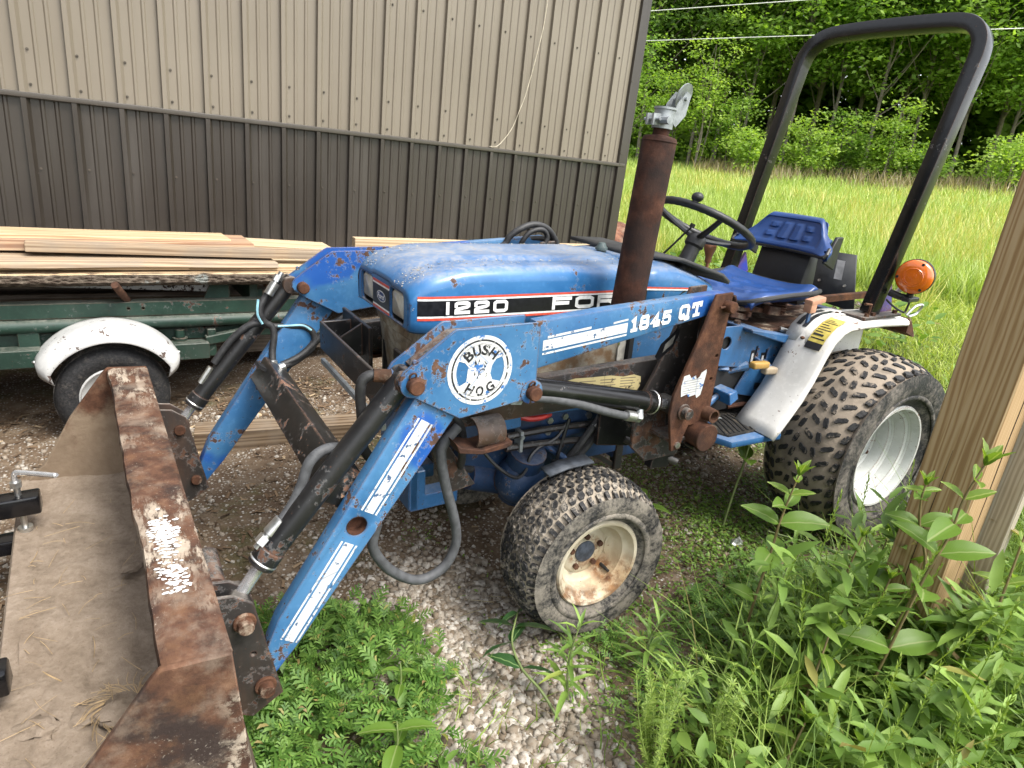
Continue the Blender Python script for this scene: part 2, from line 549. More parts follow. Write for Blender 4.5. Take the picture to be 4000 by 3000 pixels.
def ground_z(x, y):
    x = np.asarray(x, float); y = np.asarray(y, float)
    t = 0.055 * (x - 1.88)
    lo = -0.085 - 0.03 * (1 - np.exp(np.minimum(x - 0.35, 0) / 0.6))
    z = np.where(x > 0.35, t, lo)
    z = z + 0.012 * np.maximum(x - 8, 0) + 0.014 * np.maximum(y - 1, 0) * sstep(4.5, 8, x)
    near = np.exp(-((x - 1.5) ** 2 + (y + 3) ** 2) / 60)
    z = z + (vnoise(x, y, 1.3, 1) - 0.5) * 0.018 * near + (vnoise(x, y, 5.0, 2) - 0.5) * 0.008 * near
    z = z + (vnoise(x, y, 0.35, 3) - 0.5) * 0.25 * sstep(6, 14, x)
    return z

def gz(x, y):
    return float(ground_z(x, y))

# ---- ground
def m_ground():
    g = G('earth_and_gravel')
    p = g.world()
    x, y, z = g.xyz(p)
    n1 = g.noise(1.1, 6, 0.6, p)
    n2 = g.noise(9, 6, 0.65, p)
    n3 = g.noise(60, 4, 0.6, p)
    dirt = g.ramp(n2, [(0.3, (0.070, 0.046, 0.030)), (0.5, (0.125, 0.088, 0.058)), (0.7, (0.20, 0.155, 0.11))])
    dirt = g.mix(g.math('MULTIPLY', g.step(n1, 0.45, 0.62), 0.6), dirt, (0.055, 0.036, 0.024))
    vd = g.n('ShaderNodeTexVoronoi'); g.put(vd.inputs['Vector'], p); vd.inputs['Scale'].default_value = 75
    peb = g.ramp(g.xyz(vd.outputs['Color'])[0], [(0.0, (0.10, 0.07, 0.045)), (0.5, (0.19, 0.155, 0.12)), (0.8, (0.32, 0.29, 0.25)), (1.0, (0.45, 0.43, 0.40))])
    pm = g.math('MULTIPLY', g.step(vd.outputs['Distance'], 0.42, 0.30), g.step(g.noise(5, 4, 0.6, p), 0.30, 0.50))
    dirt = g.mix(pm, dirt, peb)
    moss = g.math('MULTIPLY', g.step(g.noise(3.2, 5, 0.65, g.scale((1, 1, 1), p, (4, 4, 0))), 0.52, 0.66), 0.55)
    dirt = g.mix(moss, dirt, (0.062, 0.066, 0.022))
    # pale limestone patch beside the front wheel
    d1 = g.math('MULTIPLY', g.math('SUBTRACT', x, 0.95), 2.6)
    d2 = g.math('MULTIPLY', g.math('SUBTRACT', y, -3.45), 1.45)
    rr = g.math('ADD', g.math('MULTIPLY', d1, d1), g.math('MULTIPLY', d2, d2))
    wm = g.step(g.math('ADD', rr, g.math('MULTIPLY', n2, 0.9)), 1.25, 0.55)
    dirt = g.mix(g.math('MULTIPLY', wm, 0.75), dirt, g.ramp(n3, [(0.3, (0.20, 0.165, 0.13)), (0.7, (0.40, 0.36, 0.31))]))
    soil = g.ramp(g.noise(14, 5, 0.6, p), [(0.3, (0.035, 0.045, 0.014)), (0.55, (0.075, 0.095, 0.026)), (0.75, (0.13, 0.13, 0.05))])
    far = g.ramp(g.noise(0.9, 6, 0.65, p), [(0.3, (0.16, 0.24, 0.045)), (0.5, (0.24, 0.32, 0.07)), (0.7, (0.33, 0.37, 0.11))])
    soil = g.mix(g.step(x, 5.0, 9.0), soil, far)
    gm = g.step(g.math('ADD', x, g.math('MULTIPLY', g.math('SUBTRACT', n1, 0.5), 1.6)), 2.7, 3.5)
    gm = g.math('MAXIMUM', gm, g.step(y, -4.0, -4.5))
    gm = g.math('MAXIMUM', gm, g.math('MULTIPLY', g.step(x, 4.3, 4.8), 1.0))
    c = g.mix(gm, dirt, soil)
    h = g.math('ADD', g.math('MULTIPLY', n2, 0.7), g.math('ADD', g.math('MULTIPLY', n3, 0.3), g.math('MULTIPLY', pm, 0.35)))
    return g.done(g.pbr(c, 0.95, 0, g.bump(h, 0.7, 0.012), 0.15))

def axis_pts(segs):
    out = []
    for a, b, n in segs:
        out += list(np.linspace(a, b, n, endpoint=False))
    out.append(segs[-1][1])
    return np.array(out)
gx = axis_pts([(-160, -20, 14), (-20, -3, 18), (-3, 5, 110), (5, 20, 50), (20, 60, 40), (60, 220, 16)])
gy = axis_pts([(-160, -20, 14), (-20, -6, 16), (-6, 0.5, 95), (0.5, 20, 40), (20, 60, 30), (60, 220, 16)])
GX, GY = np.meshgrid(gx, gy, indexing='ij')
GZ = ground_z(GX, GY)
gv = np.stack([GX, GY, GZ], -1).reshape(-1, 3)
nyy = len(gy)
ii, jj = np.meshgrid(np.arange(len(gx) - 1), np.arange(nyy - 1), indexing='ij')
a = (ii * nyy + jj).ravel()
gf = np.stack([a, a + nyy, a + nyy + 1, a + 1], 1)
me = bpy.data.meshes.new('ground')
me.vertices.add(len(gv)); me.vertices.foreach_set('co', gv.astype(np.float32).ravel())
me.loops.add(gf.size); me.loops.foreach_set('vertex_index', gf.astype(np.int32).ravel())
me.polygons.add(len(gf)); me.polygons.foreach_set('loop_start', np.arange(0, gf.size, 4).astype(np.int32))
me.polygons.foreach_set('loop_total', np.full(len(gf), 4, np.int32))
me.polygons.foreach_set('use_smooth', np.ones(len(gf), bool))
me.update(calc_edges=True)
ground = link_mesh('ground', me, m_ground())
tag(ground, 'brown earth with gravel running out into green meadow ground', 'ground', kind='structure')

# ---- barn with ribbed metal siding
def m_siding(name, c1, c2, rough, dirtc):
    g = G(name)
    p = g.world()
    c = g.mix(g.step(g.noise(0.8, 4, 0.5, p), 0.3, 0.7), c1, c2)
    streak = g.noise(7, 5, 0.6, g.scale((1, 1, 0.08), p))
    c = g.mix(g.math('MULTIPLY', g.step(streak, 0.45, 0.75), 0.35), c, dirtc)
    rnd = g.n('ShaderNodeObjectInfo').outputs['Random']
    c = g.mix(g.math('MULTIPLY', rnd, 0.16), c, dirtc)
    low = g.math('MULTIPLY', g.step(g.math('ADD', g.xyz(p)[2], g.math('MULTIPLY', g.noise(3, 5, .7, p), .5)), 1.05, .55), .45)
    c = g.mix(low, c, (0.12, 0.10, 0.08))
    zz = g.xyz(p)[2]
    spots = g.step(g.noise(38, 4, 0.7, p), 0.69, 0.74)
    c = g.mix(g.math('MULTIPLY', spots, 0.25), c, (0.30, 0.28, 0.25))
    b = g.bump(g.noise(1.3, 2, 0.5, p), 0.14, 0.05)
    b = g.bump(g.noise(500, 2, 0.5, p), 0.06, 0.001, b)
    return g.done(g.pbr(c, rough, 0.0, b, 0.45))
TAN = m_siding('tan_siding_enamel', (0.172, 0.146, 0.110), (0.197, 0.169, 0.130), 0.42, (0.14, 0.115, 0.085))
BRONZE = m_siding('bronze_siding_enamel', (0.028, 0.0225, 0.0175), (0.036, 0.029, 0.023), 0.34, (0.09, 0.08, 0.07))
RP = 0.2286
barn = empty('barn', (0, 0, 0))
tag(barn, 'metal barn with tan ribbed siding over a dark bronze wainscot', 'barn')
def rib_profile(n0, n1):
    """x,y points of the sheet facing -Y between rib n0 and n1"""
    pts = []
    for k in range(n0, n1):
        c = k * RP - 0.036
        pts += [(c - 0.0175, 0), (c - 0.016, -0.026), (c + 0.008, -0.026), (c + 0.026, 0)]
        for o in (0.078, 0.143):
            pts += [(c + o - 0.012, 0), (c + o - 0.005, -0.0065), (c + o + 0.006, -0.0065), (c + o + 0.013, 0)]
    return pts
def siding_mesh(name, k0, k1, z0, z1):
    pr = rib_profile(k0, k1)
    pr.append((pr[0][0] + (k1 - k0) * RP + 0.0, 0))
    # overlap lip of the next sheet
    b = MB()
    vv = [(x, y, z0) for x, y in pr] + [(x, y, z1) for x, y in pr]
    n = len(pr)
    b.add(vv, [(i, i + 1, n + i + 1, n + i) for i in range(n - 1)])
    me = bpy.data.meshes.new(name)
    me.from_pydata(b.v, [], b.f)
    return me
for k0 in range(-16, 19, 4):
    k1 = min(k0 + 4, 19)
    for nm, z0, z1, mt in (('siding_panel', 1.372, 4.1, TAN), ('wainscot_panel', 0.18, 1.356, BRONZE)):
        o = link_mesh(nm, siding_mesh(nm, k0, k1, z0, z1), mt, barn)
b = MB()
b.prism([(0.0, 1.379), (-0.028, 1.376), (-0.030, 1.350), (-0.024, 1.346), (0.0, 1.352)], 'x', -3.8, 4.345)
b.build('belt_trim', m_siding('bronze_trim_enamel', (0.058, 0.050, 0.042), (0.066, 0.057, 0.048), 0.38, (0.10, 0.09, 0.08)), barn, bevel=0.002)
b = MB()
b.add([(4.262, -0.001, 0.15), (4.268, -0.026, 0.15), (4.365, -0.026, 0.15), (4.365, 0.09, 0.15), (4.262, -0.001, 4.1), (4.268, -0.026, 4.1), (4.365, -0.026, 4.1), (4.365, 0.09, 4.1)],
      [(0, 1, 5, 4), (1, 2, 6, 5), (2, 3, 7, 6)])
b.build('corner_trim', BRONZE, barn, ang=20)
b = MB()
for zr in (1.42, 1.596, 2.206, 2.816, 0.987, 0.377):
    for k in range(-15, 19):
        dx, dz = random.uniform(-.004, .004), random.uniform(-.006, .006)
        p = Vector((k * RP + dx, -0.0005, zr + dz))
        b.cyl(p, p + Vector((0, -0.0025, 0)), 0.0075, n=10)
        b.hexbolt(p + Vector((0, -0.002, 0)), (0, -1, 0), 0.0046, 0.006)
for zr in (1.37, 1.46, 2.05, 0.95):
    b.hexbolt((4.28, -0.026, zr), (0, -1, 0), 0.005, 0.006)
b.build('siding_screws', m_plain('painted_screw', (0.075, 0.062, 0.048), 0.5, 0.3), barn, kind='stuff')
b = MB()
b.bb(4.353, 4.361, 0.05, 9.0, 0.15, 4.1)
b.build('gable_wall', TAN, barn)
b = MB()
b.bb(-16, 4.3, 8.96, 9.0, 0.0, 4.1)
b.build('rear_wall', TAN, barn)
b = MB()
b.bb(-16, -3.8, -0.002, 0.02, 0.0, 4.1)
b.build('blank_wall', TAN, barn)
b = MB()
for (y0, z0, y1, z1) in ((-0.25, 4.05, 4.5, 5.55), (9.3, 4.05, 4.5, 5.55)):
    b.add([(-16.2, y0, z0), (4.6, y0, z0), (4.6, y1, z1), (-16.2, y1, z1)], [(0, 1, 2, 3)])
b.build('roof', BRONZE, barn, solid=0.02)
# wall and roof added out of view to block sky light from the left
b = MB(); b.bb(-5.1, -5.0, -7.0, -0.05, -0.3, 4.1); b.build('added_shade_wall', BRONZE, barn)
b = MB(); b.add([(-16.2, 0.0, 3.95), (-2.6, 0.0, 3.95), (-2.6, -7.2, 3.4), (-16.2, -7.2, 3.4)], [(0, 1, 2, 3)]); b.build('added_shade_roof', BRONZE, barn, solid=.02)
# loose pale cord caught on the siding
b = MB()
cord = [(3.30, -0.030, 2.6), (3.30, -0.028, 2.45), (3.28, -0.026, 2.22), (3.20, -0.026, 1.83), (3.15, -0.027, 1.68), (3.09, -0.027, 1.53), (2.98, -0.030, 1.40), (2.90, -0.033, 1.385)]
b.tube(cord, 0.0022, 6, 5)
o = b.build('cord', m_plain('pale_cord', (0.55, 0.49, 0.38), 0.7), None)
tag(o, 'thin pale cord hanging slack down the tan siding', 'cord')

# ---- treated timber post with pale board beside it
def m_wood(name, c1, c2, c3, sc=1.0, ax='Z', rough=0.75, grey=0.0, dens=1.0):
    g = G(name)
    s = {'Z': (1, 1, 0.045), 'X': (0.045, 1, 1)}[ax]
    v = g.scale(s)
    n = g.noise(26 * sc, 5, 0.6, v, 0.4)
    w = g.wave(34 * sc * dens, 9.0, 4, g.scale(tuple(q * 1.0 for q in s), rot=(0, 0, 0.5) if ax == 'Z' else (0.5, 0, 0)), 'X' if ax == 'Z' else 'Z')
    f = g.math('ADD', g.math('MULTIPLY', w, 0.6), g.math('MULTIPLY', n, 0.4))
    c = g.ramp(f, [(0.18, c1), (0.5, c2), (0.82, c3)])
    if grey:
        c = g.mix(g.math('MULTIPLY', g.step(g.noise(6, 5), 0.4, 0.65), grey), c, (0.22, 0.19, 0.155))
    kn = g.voro(5.5, g.scale({'Z': (1, 1, 0.35), 'X': (0.35, 1, 1)}[ax]))
    c = g.mix(g.math('MULTIPLY', g.step(kn, 0.09, 0.05), 0.7), c, tuple(q * 0.45 for q in c1))
    return g.done(g.pbr(c, rough, 0, g.bump(f, 0.12, 0.0015), 0.2))
POSTW = m_wood('treated_post_wood', (0.27, 0.165, 0.078), (0.37, 0.25, 0.13), (0.43, 0.31, 0.18), 1.5, 'Z', dens=.9)
PALEW = m_wood('weathered_board_wood', (0.28, 0.24, 0.18), (0.36, 0.315, 0.245), (0.42, 0.375, 0.30), 1.6, 'Z')
post = empty('wooden_post', (1.965, -4.07, -0.2))
tag(post, 'thick brown treated timber post standing in the tall weeds', 'post')
b = MB(); b.bb(-0.065, 0.075, -0.07, 0.07, -0.3, 3.32)
b.build('post', POSTW, post, bevel=0.004)
b = MB()
b.tube([(.02 + .004 * math.sin(z * 5.0) + .002 * math.sin(z * 17), -.0702, z) for z in np.linspace(.55, 1.9, 30)], [.0004, .0016, .0018, .0012, .0003], 5, 1)
b.tube([(-.0652, .012 + .004 * math.sin(z * 4.0), z) for z in np.linspace(.35, .95, 16)], [.0003, .0012, .0012, .0003], 5, 1)
b.build('drying_crack', m_plain('crack_dark', (.035, .02, .012), .9), post)
b = MB(); b.bb(0.079, 0.117, -0.125, 0.03, -0.1, 3.28)
b.build('pale_board', PALEW, post, bevel=0.003)
# ---- overhead wires beyond the field
WIRE = m_plain('aluminium_wire', (0.55, 0.55, 0.53), 0.5, 0.4)
for A, Bp, lab in (((17.0, 13.7, 6.36), (20.3, 10.05, 6.96), 'upper of two thin pale overhead wires crossing before the trees'),
                   ((17.1, 13.6, 5.48), (23.1, 5.0, 6.26), 'lower of two thin pale overhead wires crossing before the trees')):
    b = MB()
    A, Bp = Vector(A), Vector(Bp)
    d = (Bp - A).normalized()
    b.tube([A + d * t for t in np.linspace(-18, 34, 12)], 0.014, 5, 1)
    o = b.build('overhead_wire', WIRE)
    tag(o, lab, 'wire', 'overhead wires')

# ================================================================== TRACTOR
tractor = empty('tractor')
_F = (-0.99777, 0.04531, -0.04885); _L = (-0.04536, -0.99897, 0.0)
_U = Vector(_F).cross(Vector(_L)).normalized()
TO = Vector((2.643, -3.063, 0.042))
tractor.matrix_world = Matrix(((_F[0], _L[0], _U.x, TO.x), (_F[1], _L[1], _U.y, TO.y), (_F[2], _L[2], _U.z, TO.z), (0, 0, 0, 1)))
tag(tractor, 'blue compact tractor with front loader, white rear fenders and black roll bar', 'tractor')
T = tractor

def text_mesh(txt, size, sx, bold=0.0, shear=0.0, spacing=1.0):
    cu = bpy.data.curves.new('lettering', 'FONT')
    cu.body = txt; cu.size = size; cu.offset = bold; cu.shear = shear; cu.space_character = spacing
    cu.resolution_u = 3
    o = bpy.data.objects.new('lettering', cu)
    COL.objects.link(o)
    dg = bpy.context.evaluated_depsgraph_get()
    me = bpy.data.meshes.new_from_object(o.evaluated_get(dg))
    bpy.data.objects.remove(o)
    bpy.data.curves.remove(cu)
    co = np.empty(len(me.vertices) * 3); me.vertices.foreach_get('co', co)
    return co.reshape(-1, 3) * np.array([sx, 1, 1]), [tuple(p.vertices) for p in me.polygons]

def lettering(name, txt, x_l, x_r, z_l, z_r, h, y, mat, parent, bold=0.0, slabs=False):
    """text on a face that looks along +y; starts at x_l, ends at x_r (x falls), baseline z_l..z_r"""
    v, f = text_mesh(txt, 1.0, 1.0, bold)
    mn, mx = v.min(0), v.max(0)
    u = (v[:, 0] - mn[0]) / (mx[0] - mn[0])
    w = (v[:, 1] - mn[1]) / (mx[1] - mn[1])
    X = x_l + (x_r - x_l) * u
    Z = z_l + (z_r - z_l) * u + h * w
    b = MB()
    b.add([(X[i], y, Z[i]) for i in range(len(X))], f)
    return b.build(name, mat, parent, weld=False, smooth=False)


GLY = {
 '1': [[(.5, 0), (.5, 1)]],
 '2': [[(0, .70), (0, .9), (.12, 1), (.88, 1), (1, .9), (1, .68), (.86, .56), (.14, .38), (0, .24), (0, 0), (1, 0)]],
 '0': [[(.16, 0), (.84, 0), (1, .16), (1, .84), (.84, 1), (.16, 1), (0, .84), (0, .16), (.16, 0)]],
 'F': [[(0, 0), (0, 1), (1, 1)], [(0, .5), (.86, .5)]],
 'R': [[(0, 0), (0, 1), (.86, 1), (1, .88), (1, .62), (.86, .5), (0, .5)], [(.66, .5), (1, .28), (1, 0)]],
 'D': [[(0, 0), (0, 1), (.78, 1), (1, .8), (1, .2), (.78, 0), (0, 0)]],
 '!': [[(.55, 0), (.55, 1), (.15, .86)], [(.12, 0), (.98, 0)]],
 '8': [[(.15, .52), (.85, .52), (.95, .64), (.95, .88), (.85, 1), (.15, 1), (.05, .88), (.05, .64), (.15, .52)], [(.12, 0), (.88, 0), (1, .13), (1, .39), (.88, .52), (.12, .52), (0, .39), (0, .13), (.12, 0)]],
 '4': [[(.72, 0), (.72, 1), (0, .30), (1, .30)], [(.45, 0), (1, 0)]],
 '5': [[(.95, .98), (.14, 1), (.08, .56), (.8, .60), (1, .46), (1, .14), (.85, 0), (.14, 0), (0, .16)]],
 'T': [[(.5, 0), (.5, 1)], [(0, .80), (0, 1), (1, 1), (1, .80)], [(.22, 0), (.78, 0)]],
}
GLY['O'] = GLY['0']; GLY['Q'] = GLY['0'] + [[(.42, .22), (.75, -.16), (1.1, -.12)]]
def stroked(name, txt, x_l, x_r, z_l, z_r, h, y, mat, parent, tk=.22, tkx=None, gap=.18, narrow={}):
    """sign-painter's block letters: each stroke a mitred ribbon on a face that looks along +y"""
    wd = [narrow.get(c, 1.0) for c in txt]; tot = sum(wd) + gap * (len(txt) - 1); W_ = abs(x_r - x_l) / tot; t = tk * h
    b = MB(); u = 0.0; lift = 0
    for c, w in zip(txt, wd):
        if c != ' ':
            for st in GLY[c]:
                gw = max(w * W_ - t, 1e-5); gh = h - t
                P = [Vector((u * W_ + t / 2 + p[0] * gw, t / 2 + p[1] * gh)) for p in st]
                closed = (P[0] - P[-1]).length < 1e-6
                vv = []; n = len(P)
                for i in range(n):
                    a = P[i - 1] if i else (P[-2] if closed else None); c_ = P[i + 1] if i < n - 1 else (P[1] if closed else None)
                    d1 = (P[i] - a).normalized() if a is not None else None; d2 = (c_ - P[i]).normalized() if c_ is not None else None
                    d1 = d1 or d2; d2 = d2 or d1
                    if d1 is None: continue
                    m = d1 + d2; m = m.normalized() if m.length > .2 else d1
                    nn = Vector((-m.y, m.x)); k = 1 / max(.55, nn.dot(Vector((-d1.y, d1.x))))
                    ext = Vector((0, 0))
                    if not closed and i == 0: ext = -d1 * t / 2
                    if not closed and i == n - 1: ext = d1 * t / 2
                    for s in (1, -1): vv.append(P[i] + ext + nn * (s * k * t / 2))
                U = abs(x_r - x_l)
                b.add([(x_l - q.x, y + lift * 1.5e-4, z_l + (z_r - z_l) * q.x / U + q.y) for q in vv], [(2 * i, 2 * i + 2, 2 * i + 3, 2 * i + 1) for i in range(n - 1)])
                lift += 1
        u += w + gap
    return b.build(name, mat, parent, weld=False, smooth=False)

def m_worn(name, top, under, amt, sc=30):
    g = G(name)
    n = g.noise(sc, 6, 0.7)
    cr = g.voro(sc * 0.28, g.scale((1, 1, 1), loc=(2, 5, 1)), 'DISTANCE_TO_EDGE')
    m = g.math('MAXIMUM', g.step(n, 0.62 - 0.1 * amt, 0.66 - 0.1 * amt), g.math('MULTIPLY', g.step(cr, 0.012, 0.003), amt))
    c = g.mix(m, g.mix(g.step(g.noise(sc * 0.4, 3), .3, .7), top, tuple(q * 0.86 for q in top)), under)
    return g.done(g.pbr(c, 0.45, 0, None, 0.4))
LOGOW = m_worn('worn_white_decal', (0.62, 0.62, 0.61), (0.03, 0.13, 0.36), 0.55, 34)
STRIPEW = m_worn('worn_white_stripe', (0.62, 0.62, 0.61), (0.05, 0.10, 0.20), 0.42, 42)
LOGOK = m_worn('worn_black_decal', (0.02, 0.02, 0.024), (0.62, 0.62, 0.61), 0.45, 45)

# ---------------- hood
def hood_section(x):
    # (half width, top, bottom)
    P = [(1.05, .222, 1.076, .928), (1.35, .222, 1.084, .925), (1.58, .221, 1.092, .920), (1.66, .220, 1.090, .918), (1.71, .218, 1.080, .916), (1.75, .215, 1.071, .915), (1.78, .210, 1.055, .917), (1.797, .203, 1.038, .921), (1.804, .196, 1.027, .926)]
    for i in range(len(P) - 1):
        if x <= P[i + 1][0] + 1e-6:
            t = (x - P[i][0]) / (P[i + 1][0] - P[i][0])
            return [P[i][k] + (P[i + 1][k] - P[i][k]) * t for k in (1, 2, 3)]
    return P[-1][1:]
def hood_ring(x):
    w, zt, zb = hood_section(x)
    k = min(1.0, max(0.0, (1.64 - x) / 0.1))
    k2 = min(1.0, max(0.0, (x - 1.10) / 0.06))
    pts = [(w - 0.012, zb), (w - 0.003, zb + 0.006), (w, zb + 0.03), (w, zb + 0.075), (w, zt - 0.047)]
    for a in (15, 30, 45, 60, 75, 90):
        pts.append((w - 0.036 + 0.036 * math.cos(rad(a)), zt - 0.045 + 0.036 * math.sin(rad(a))))
    pts += [(w - 0.075, zt - 0.007), (w - 0.10, zt - 0.006), (w - 0.112, zt - 0.007 + 0.009 * k * k2), (w - 0.135, zt - 0.001 + 0.005 * k * k2), (0.03, zt)]
    return pts + [(-a, z) for a, z in reversed(pts)]
b = MB()
xs = [1.055, 1.10, 1.14, 1.25, 1.35, 1.46, 1.54, 1.60, 1.64, 1.66, 1.69, 1.71, 1.73, 1.75, 1.77, 1.785, 1.797, 1.804]
rings = [[(x, y, z) for y, z in hood_ring(x)] for x in xs]
n = len(rings[0])
vv = [p for r in rings for p in r]
ff = [(i * n + j, i * n + j + 1, (i + 1) * n + j + 1, (i + 1) * n + j) for i in range(len(rings) - 1) for j in range(n - 1)]
b.add(vv, ff)
hood = b.build('hood', BLUE, T, ang=50, solid=0.006)
# front face with two lamp openings
def rrect(c, hw, hh, r, n=4):
    out = []
    for (sx, sy, a0) in ((1, 1, 0), (-1, 1, 90), (-1, -1, 180), (1, -1, 270)):
        for i in range(n + 1):
            a = rad(a0 + 90 * i / n)
            out.append((c[0] + sx * (hw - r) + r * math.cos(a), c[1] + sy * (hh - r) + r * math.sin(a)))
    return out
outer = [(y, z) for y, z in hood_ring(1.804)]
holes = [rrect((s * 0.118, 0.972), 0.050, 0.043, 0.014) for s in (1, -1)]
b = MB(); b.plate(outer, holes, 'x', 1.796, 1.8045)
b.build('hood_front', BLUE, T)
LENS = None
g = G('headlamp_glass')
rib = g.wave(60, 0, 0, None, 'Y')
c = g.mix(g.step(g.noise(20, 3), .35, .7), (0.48, 0.45, 0.37), (0.66, 0.63, 0.55))
LENS = g.done(g.pbr(g.mix(g.math('MULTIPLY', rib, 0.35), c, (0.25, 0.22, 0.16)), 0.15, 0.0, g.bump(rib, 0.6, 0.004), 0.6, 0.5))
for s in (1, -1):
    b = MB(); b.plate(rrect((s * 0.118, 0.972), 0.056, 0.049, 0.014), [], 'x', 1.752, 1.757)
    hb = MB()
    hb.plate(rrect((s * 0.118, 0.972), 0.056, 0.049, 0.014), [rrect((s * 0.118, 0.972), 0.0505, 0.0435, 0.014)], 'x', 1.752, 1.7955)
    hl = hb.build('headlight', PLASTIC, T)
    b.build('backing', DARKIN, hl)
    lb = MB()
    rr2 = rrect((s * 0.118 + .004, 0.977), 0.044, 0.036, 0.012)
    rr1 = rrect((s * 0.118 + .004, 0.977), 0.038, 0.030, 0.010)
    m_ = len(rr1)
    vv = [(1.765, y, z) for y, z in rr2] + [(1.796, y, z) for y, z in rr2] + [(1.803, y, z) for y, z in rr1]
    ff = [(i, (i + 1) % m_, m_ + (i + 1) % m_, m_ + i) for i in range(m_)] + [(m_ + i, m_ + (i + 1) % m_, 2 * m_ + (i + 1) % m_, 2 * m_ + i) for i in range(m_)] + [tuple(range(2 * m_, 3 * m_))]
    lb.add(vv, ff)
    lb.build('lens', LENS, hl, ang=50)
# black badge panel with red and white lines between the lamps
b = MB(); b.bb(1.8046, 1.8056, -0.064, 0.064, 0.943, 1.001); badge = b.build('badge_panel', DBLACK, hood)
for z0, z1 in ((1.001, 1.006), (0.938, 0.943)):
    b = MB(); b.bb(1.8046, 1.8057, -0.064, 0.064, z0, z1); b.build('badge_white_line', DWHITE, hood)
for z0, z1 in ((1.006, 1.013), (0.931, 0.938)):
    b = MB(); b.bb(1.8046, 1.8058, -0.064, 0.064, z0, z1); b.build('badge_red_line', DRED, hood)
def oval(x, r1, r2, n=28):
    bb_ = MB(); bb_.add([(x, r1 * math.cos(2 * math.pi * i / n) + 0.004, 0.972 + r2 * math.sin(2 * math.pi * i / n)) for i in range(n)], [tuple(range(n))]); return bb_
oval(1.8060, 0.035, 0.0155).build('emblem_rim', DWHITE, hood)
oval(1.8064, 0.032, 0.0130).build('emblem_field', m_plain('emblem_blue', (0.012, 0.035, 0.16), 0.3), hood)
v, f = text_mesh('Ford', 0.021, 1.25, 0.0006, 0.35)
cx = (v[:, 0].min() + v[:, 0].max()) / 2
MB().add([(1.8068, 0.004 + (p[0] - cx), 0.9655 + p[1]) for p in v], f).build('emblem_script', DWHITE, hood, weld=False, smooth=False)
# side stripe decals
def band(name, zf0, zf1, mat, y, x0=1.785, x1=1.058, dz=-0.018):
    for s in (1, -1):
        bb_ = MB()
        xa = [x0, 1.775, 1.765, 1.75, 1.73, 1.71, 1.69, 1.66, 1.62, 1.58, 1.46, 1.35, 1.2, x1]
        def yy(x): return (hood_section(x)[0] + y) * s
        vv = []
        for x in xa:
            o = dz * (1.785 - x) / 0.73
            vv += [(x, yy(x), zf0 + o), (x, yy(x), zf1 + o)]
        bb_.add(vv, [(2 * i, 2 * i + 2, 2 * i + 3, 2 * i + 1) for i in range(len(xa) - 1)])
        bb_.build(name, mat, hood)
band('stripe_black', 0.9655, 1.0065, DBLACK, 0.0038)
band('stripe_white', 1.0065, 1.0115, DWHITE, 0.0040); band('stripe_white', 0.9605, 0.9655, DWHITE, 0.0040)
band('stripe_red', 1.0115, 1.0180, DRED, 0.0042); band('stripe_red', 0.9540, 0.9605, DRED, 0.0042)
stroked('model_number', '1220', 1.714, 1.525, 0.9685, 0.9635, 0.0345, 0.2272, DWHITE, hood, .27, gap=.26, narrow={'1': .33})
stroked('maker_lettering', 'FORD', 1.378, 1.068, 0.9585, 0.951, 0.037, 0.2272, DWHITE, hood, .28, gap=.2)
# seam line and cap on the hood
b = MB()
b.tube([(1.645, y, z + 0.0006) for y, z in hood_ring(1.645)[2:16]], 0.0011, 5)
b.build('hood_seam', m_plain('dark_seam', (0.03, 0.035, 0.04), 0.8), hood)
b = MB(); b.cyl((1.04, 0.0, 1.073), (1.04, 0.0, 1.083), 0.016, n=16); b.cyl((1.04, 0, 1.083), (1.04, 0, 1.091), 0.021, 0.020, n=16); b.cyl((1.04, 0, 1.091), (1.04, 0, 1.106), 0.018, 0.011, n=16)
b.build('fuel_cap', m_plain('green_grey_cap', (0.06, 0.085, 0.085), 0.5), T)

# seeds and grit lying on the hood
N = 1500; rx = 1.80 - .75 * RNG.random(N) ** 2.0; ry = RNG.uniform(-.19, .21, N)
zt_ = []
for i in range(N):
    w, zt, zb = hood_section(min(rx[i], 1.80)); d = abs(ry[i]) - (w - .05); zt_.append(zt - .006 + (.002 if d < 0 else -.050 + math.sqrt(max(0, .05 ** 2 - min(d, .05) ** 2))))
a = RNG.uniform(0, 6.283, N)
gr = scatter('hood_grit', [(-.5, -.3, 0), (.5, -.2, .1), (.4, .3, .3), (-.4, .25, .1)], [(0, 1, 2, 3)], np.stack([rx, ry, np.array(zt_) + .0015], 1), np.stack([np.cos(a), np.sin(a), RNG.normal(0, .2, N)], 1), np.stack([RNG.normal(0, .3, N), RNG.normal(0, .3, N), np.ones(N)], 1), RNG.uniform(.0015, .0055, N), m_plain('pale_grit', (.40, .35, .26), .9, 0, .4, 200), hood)

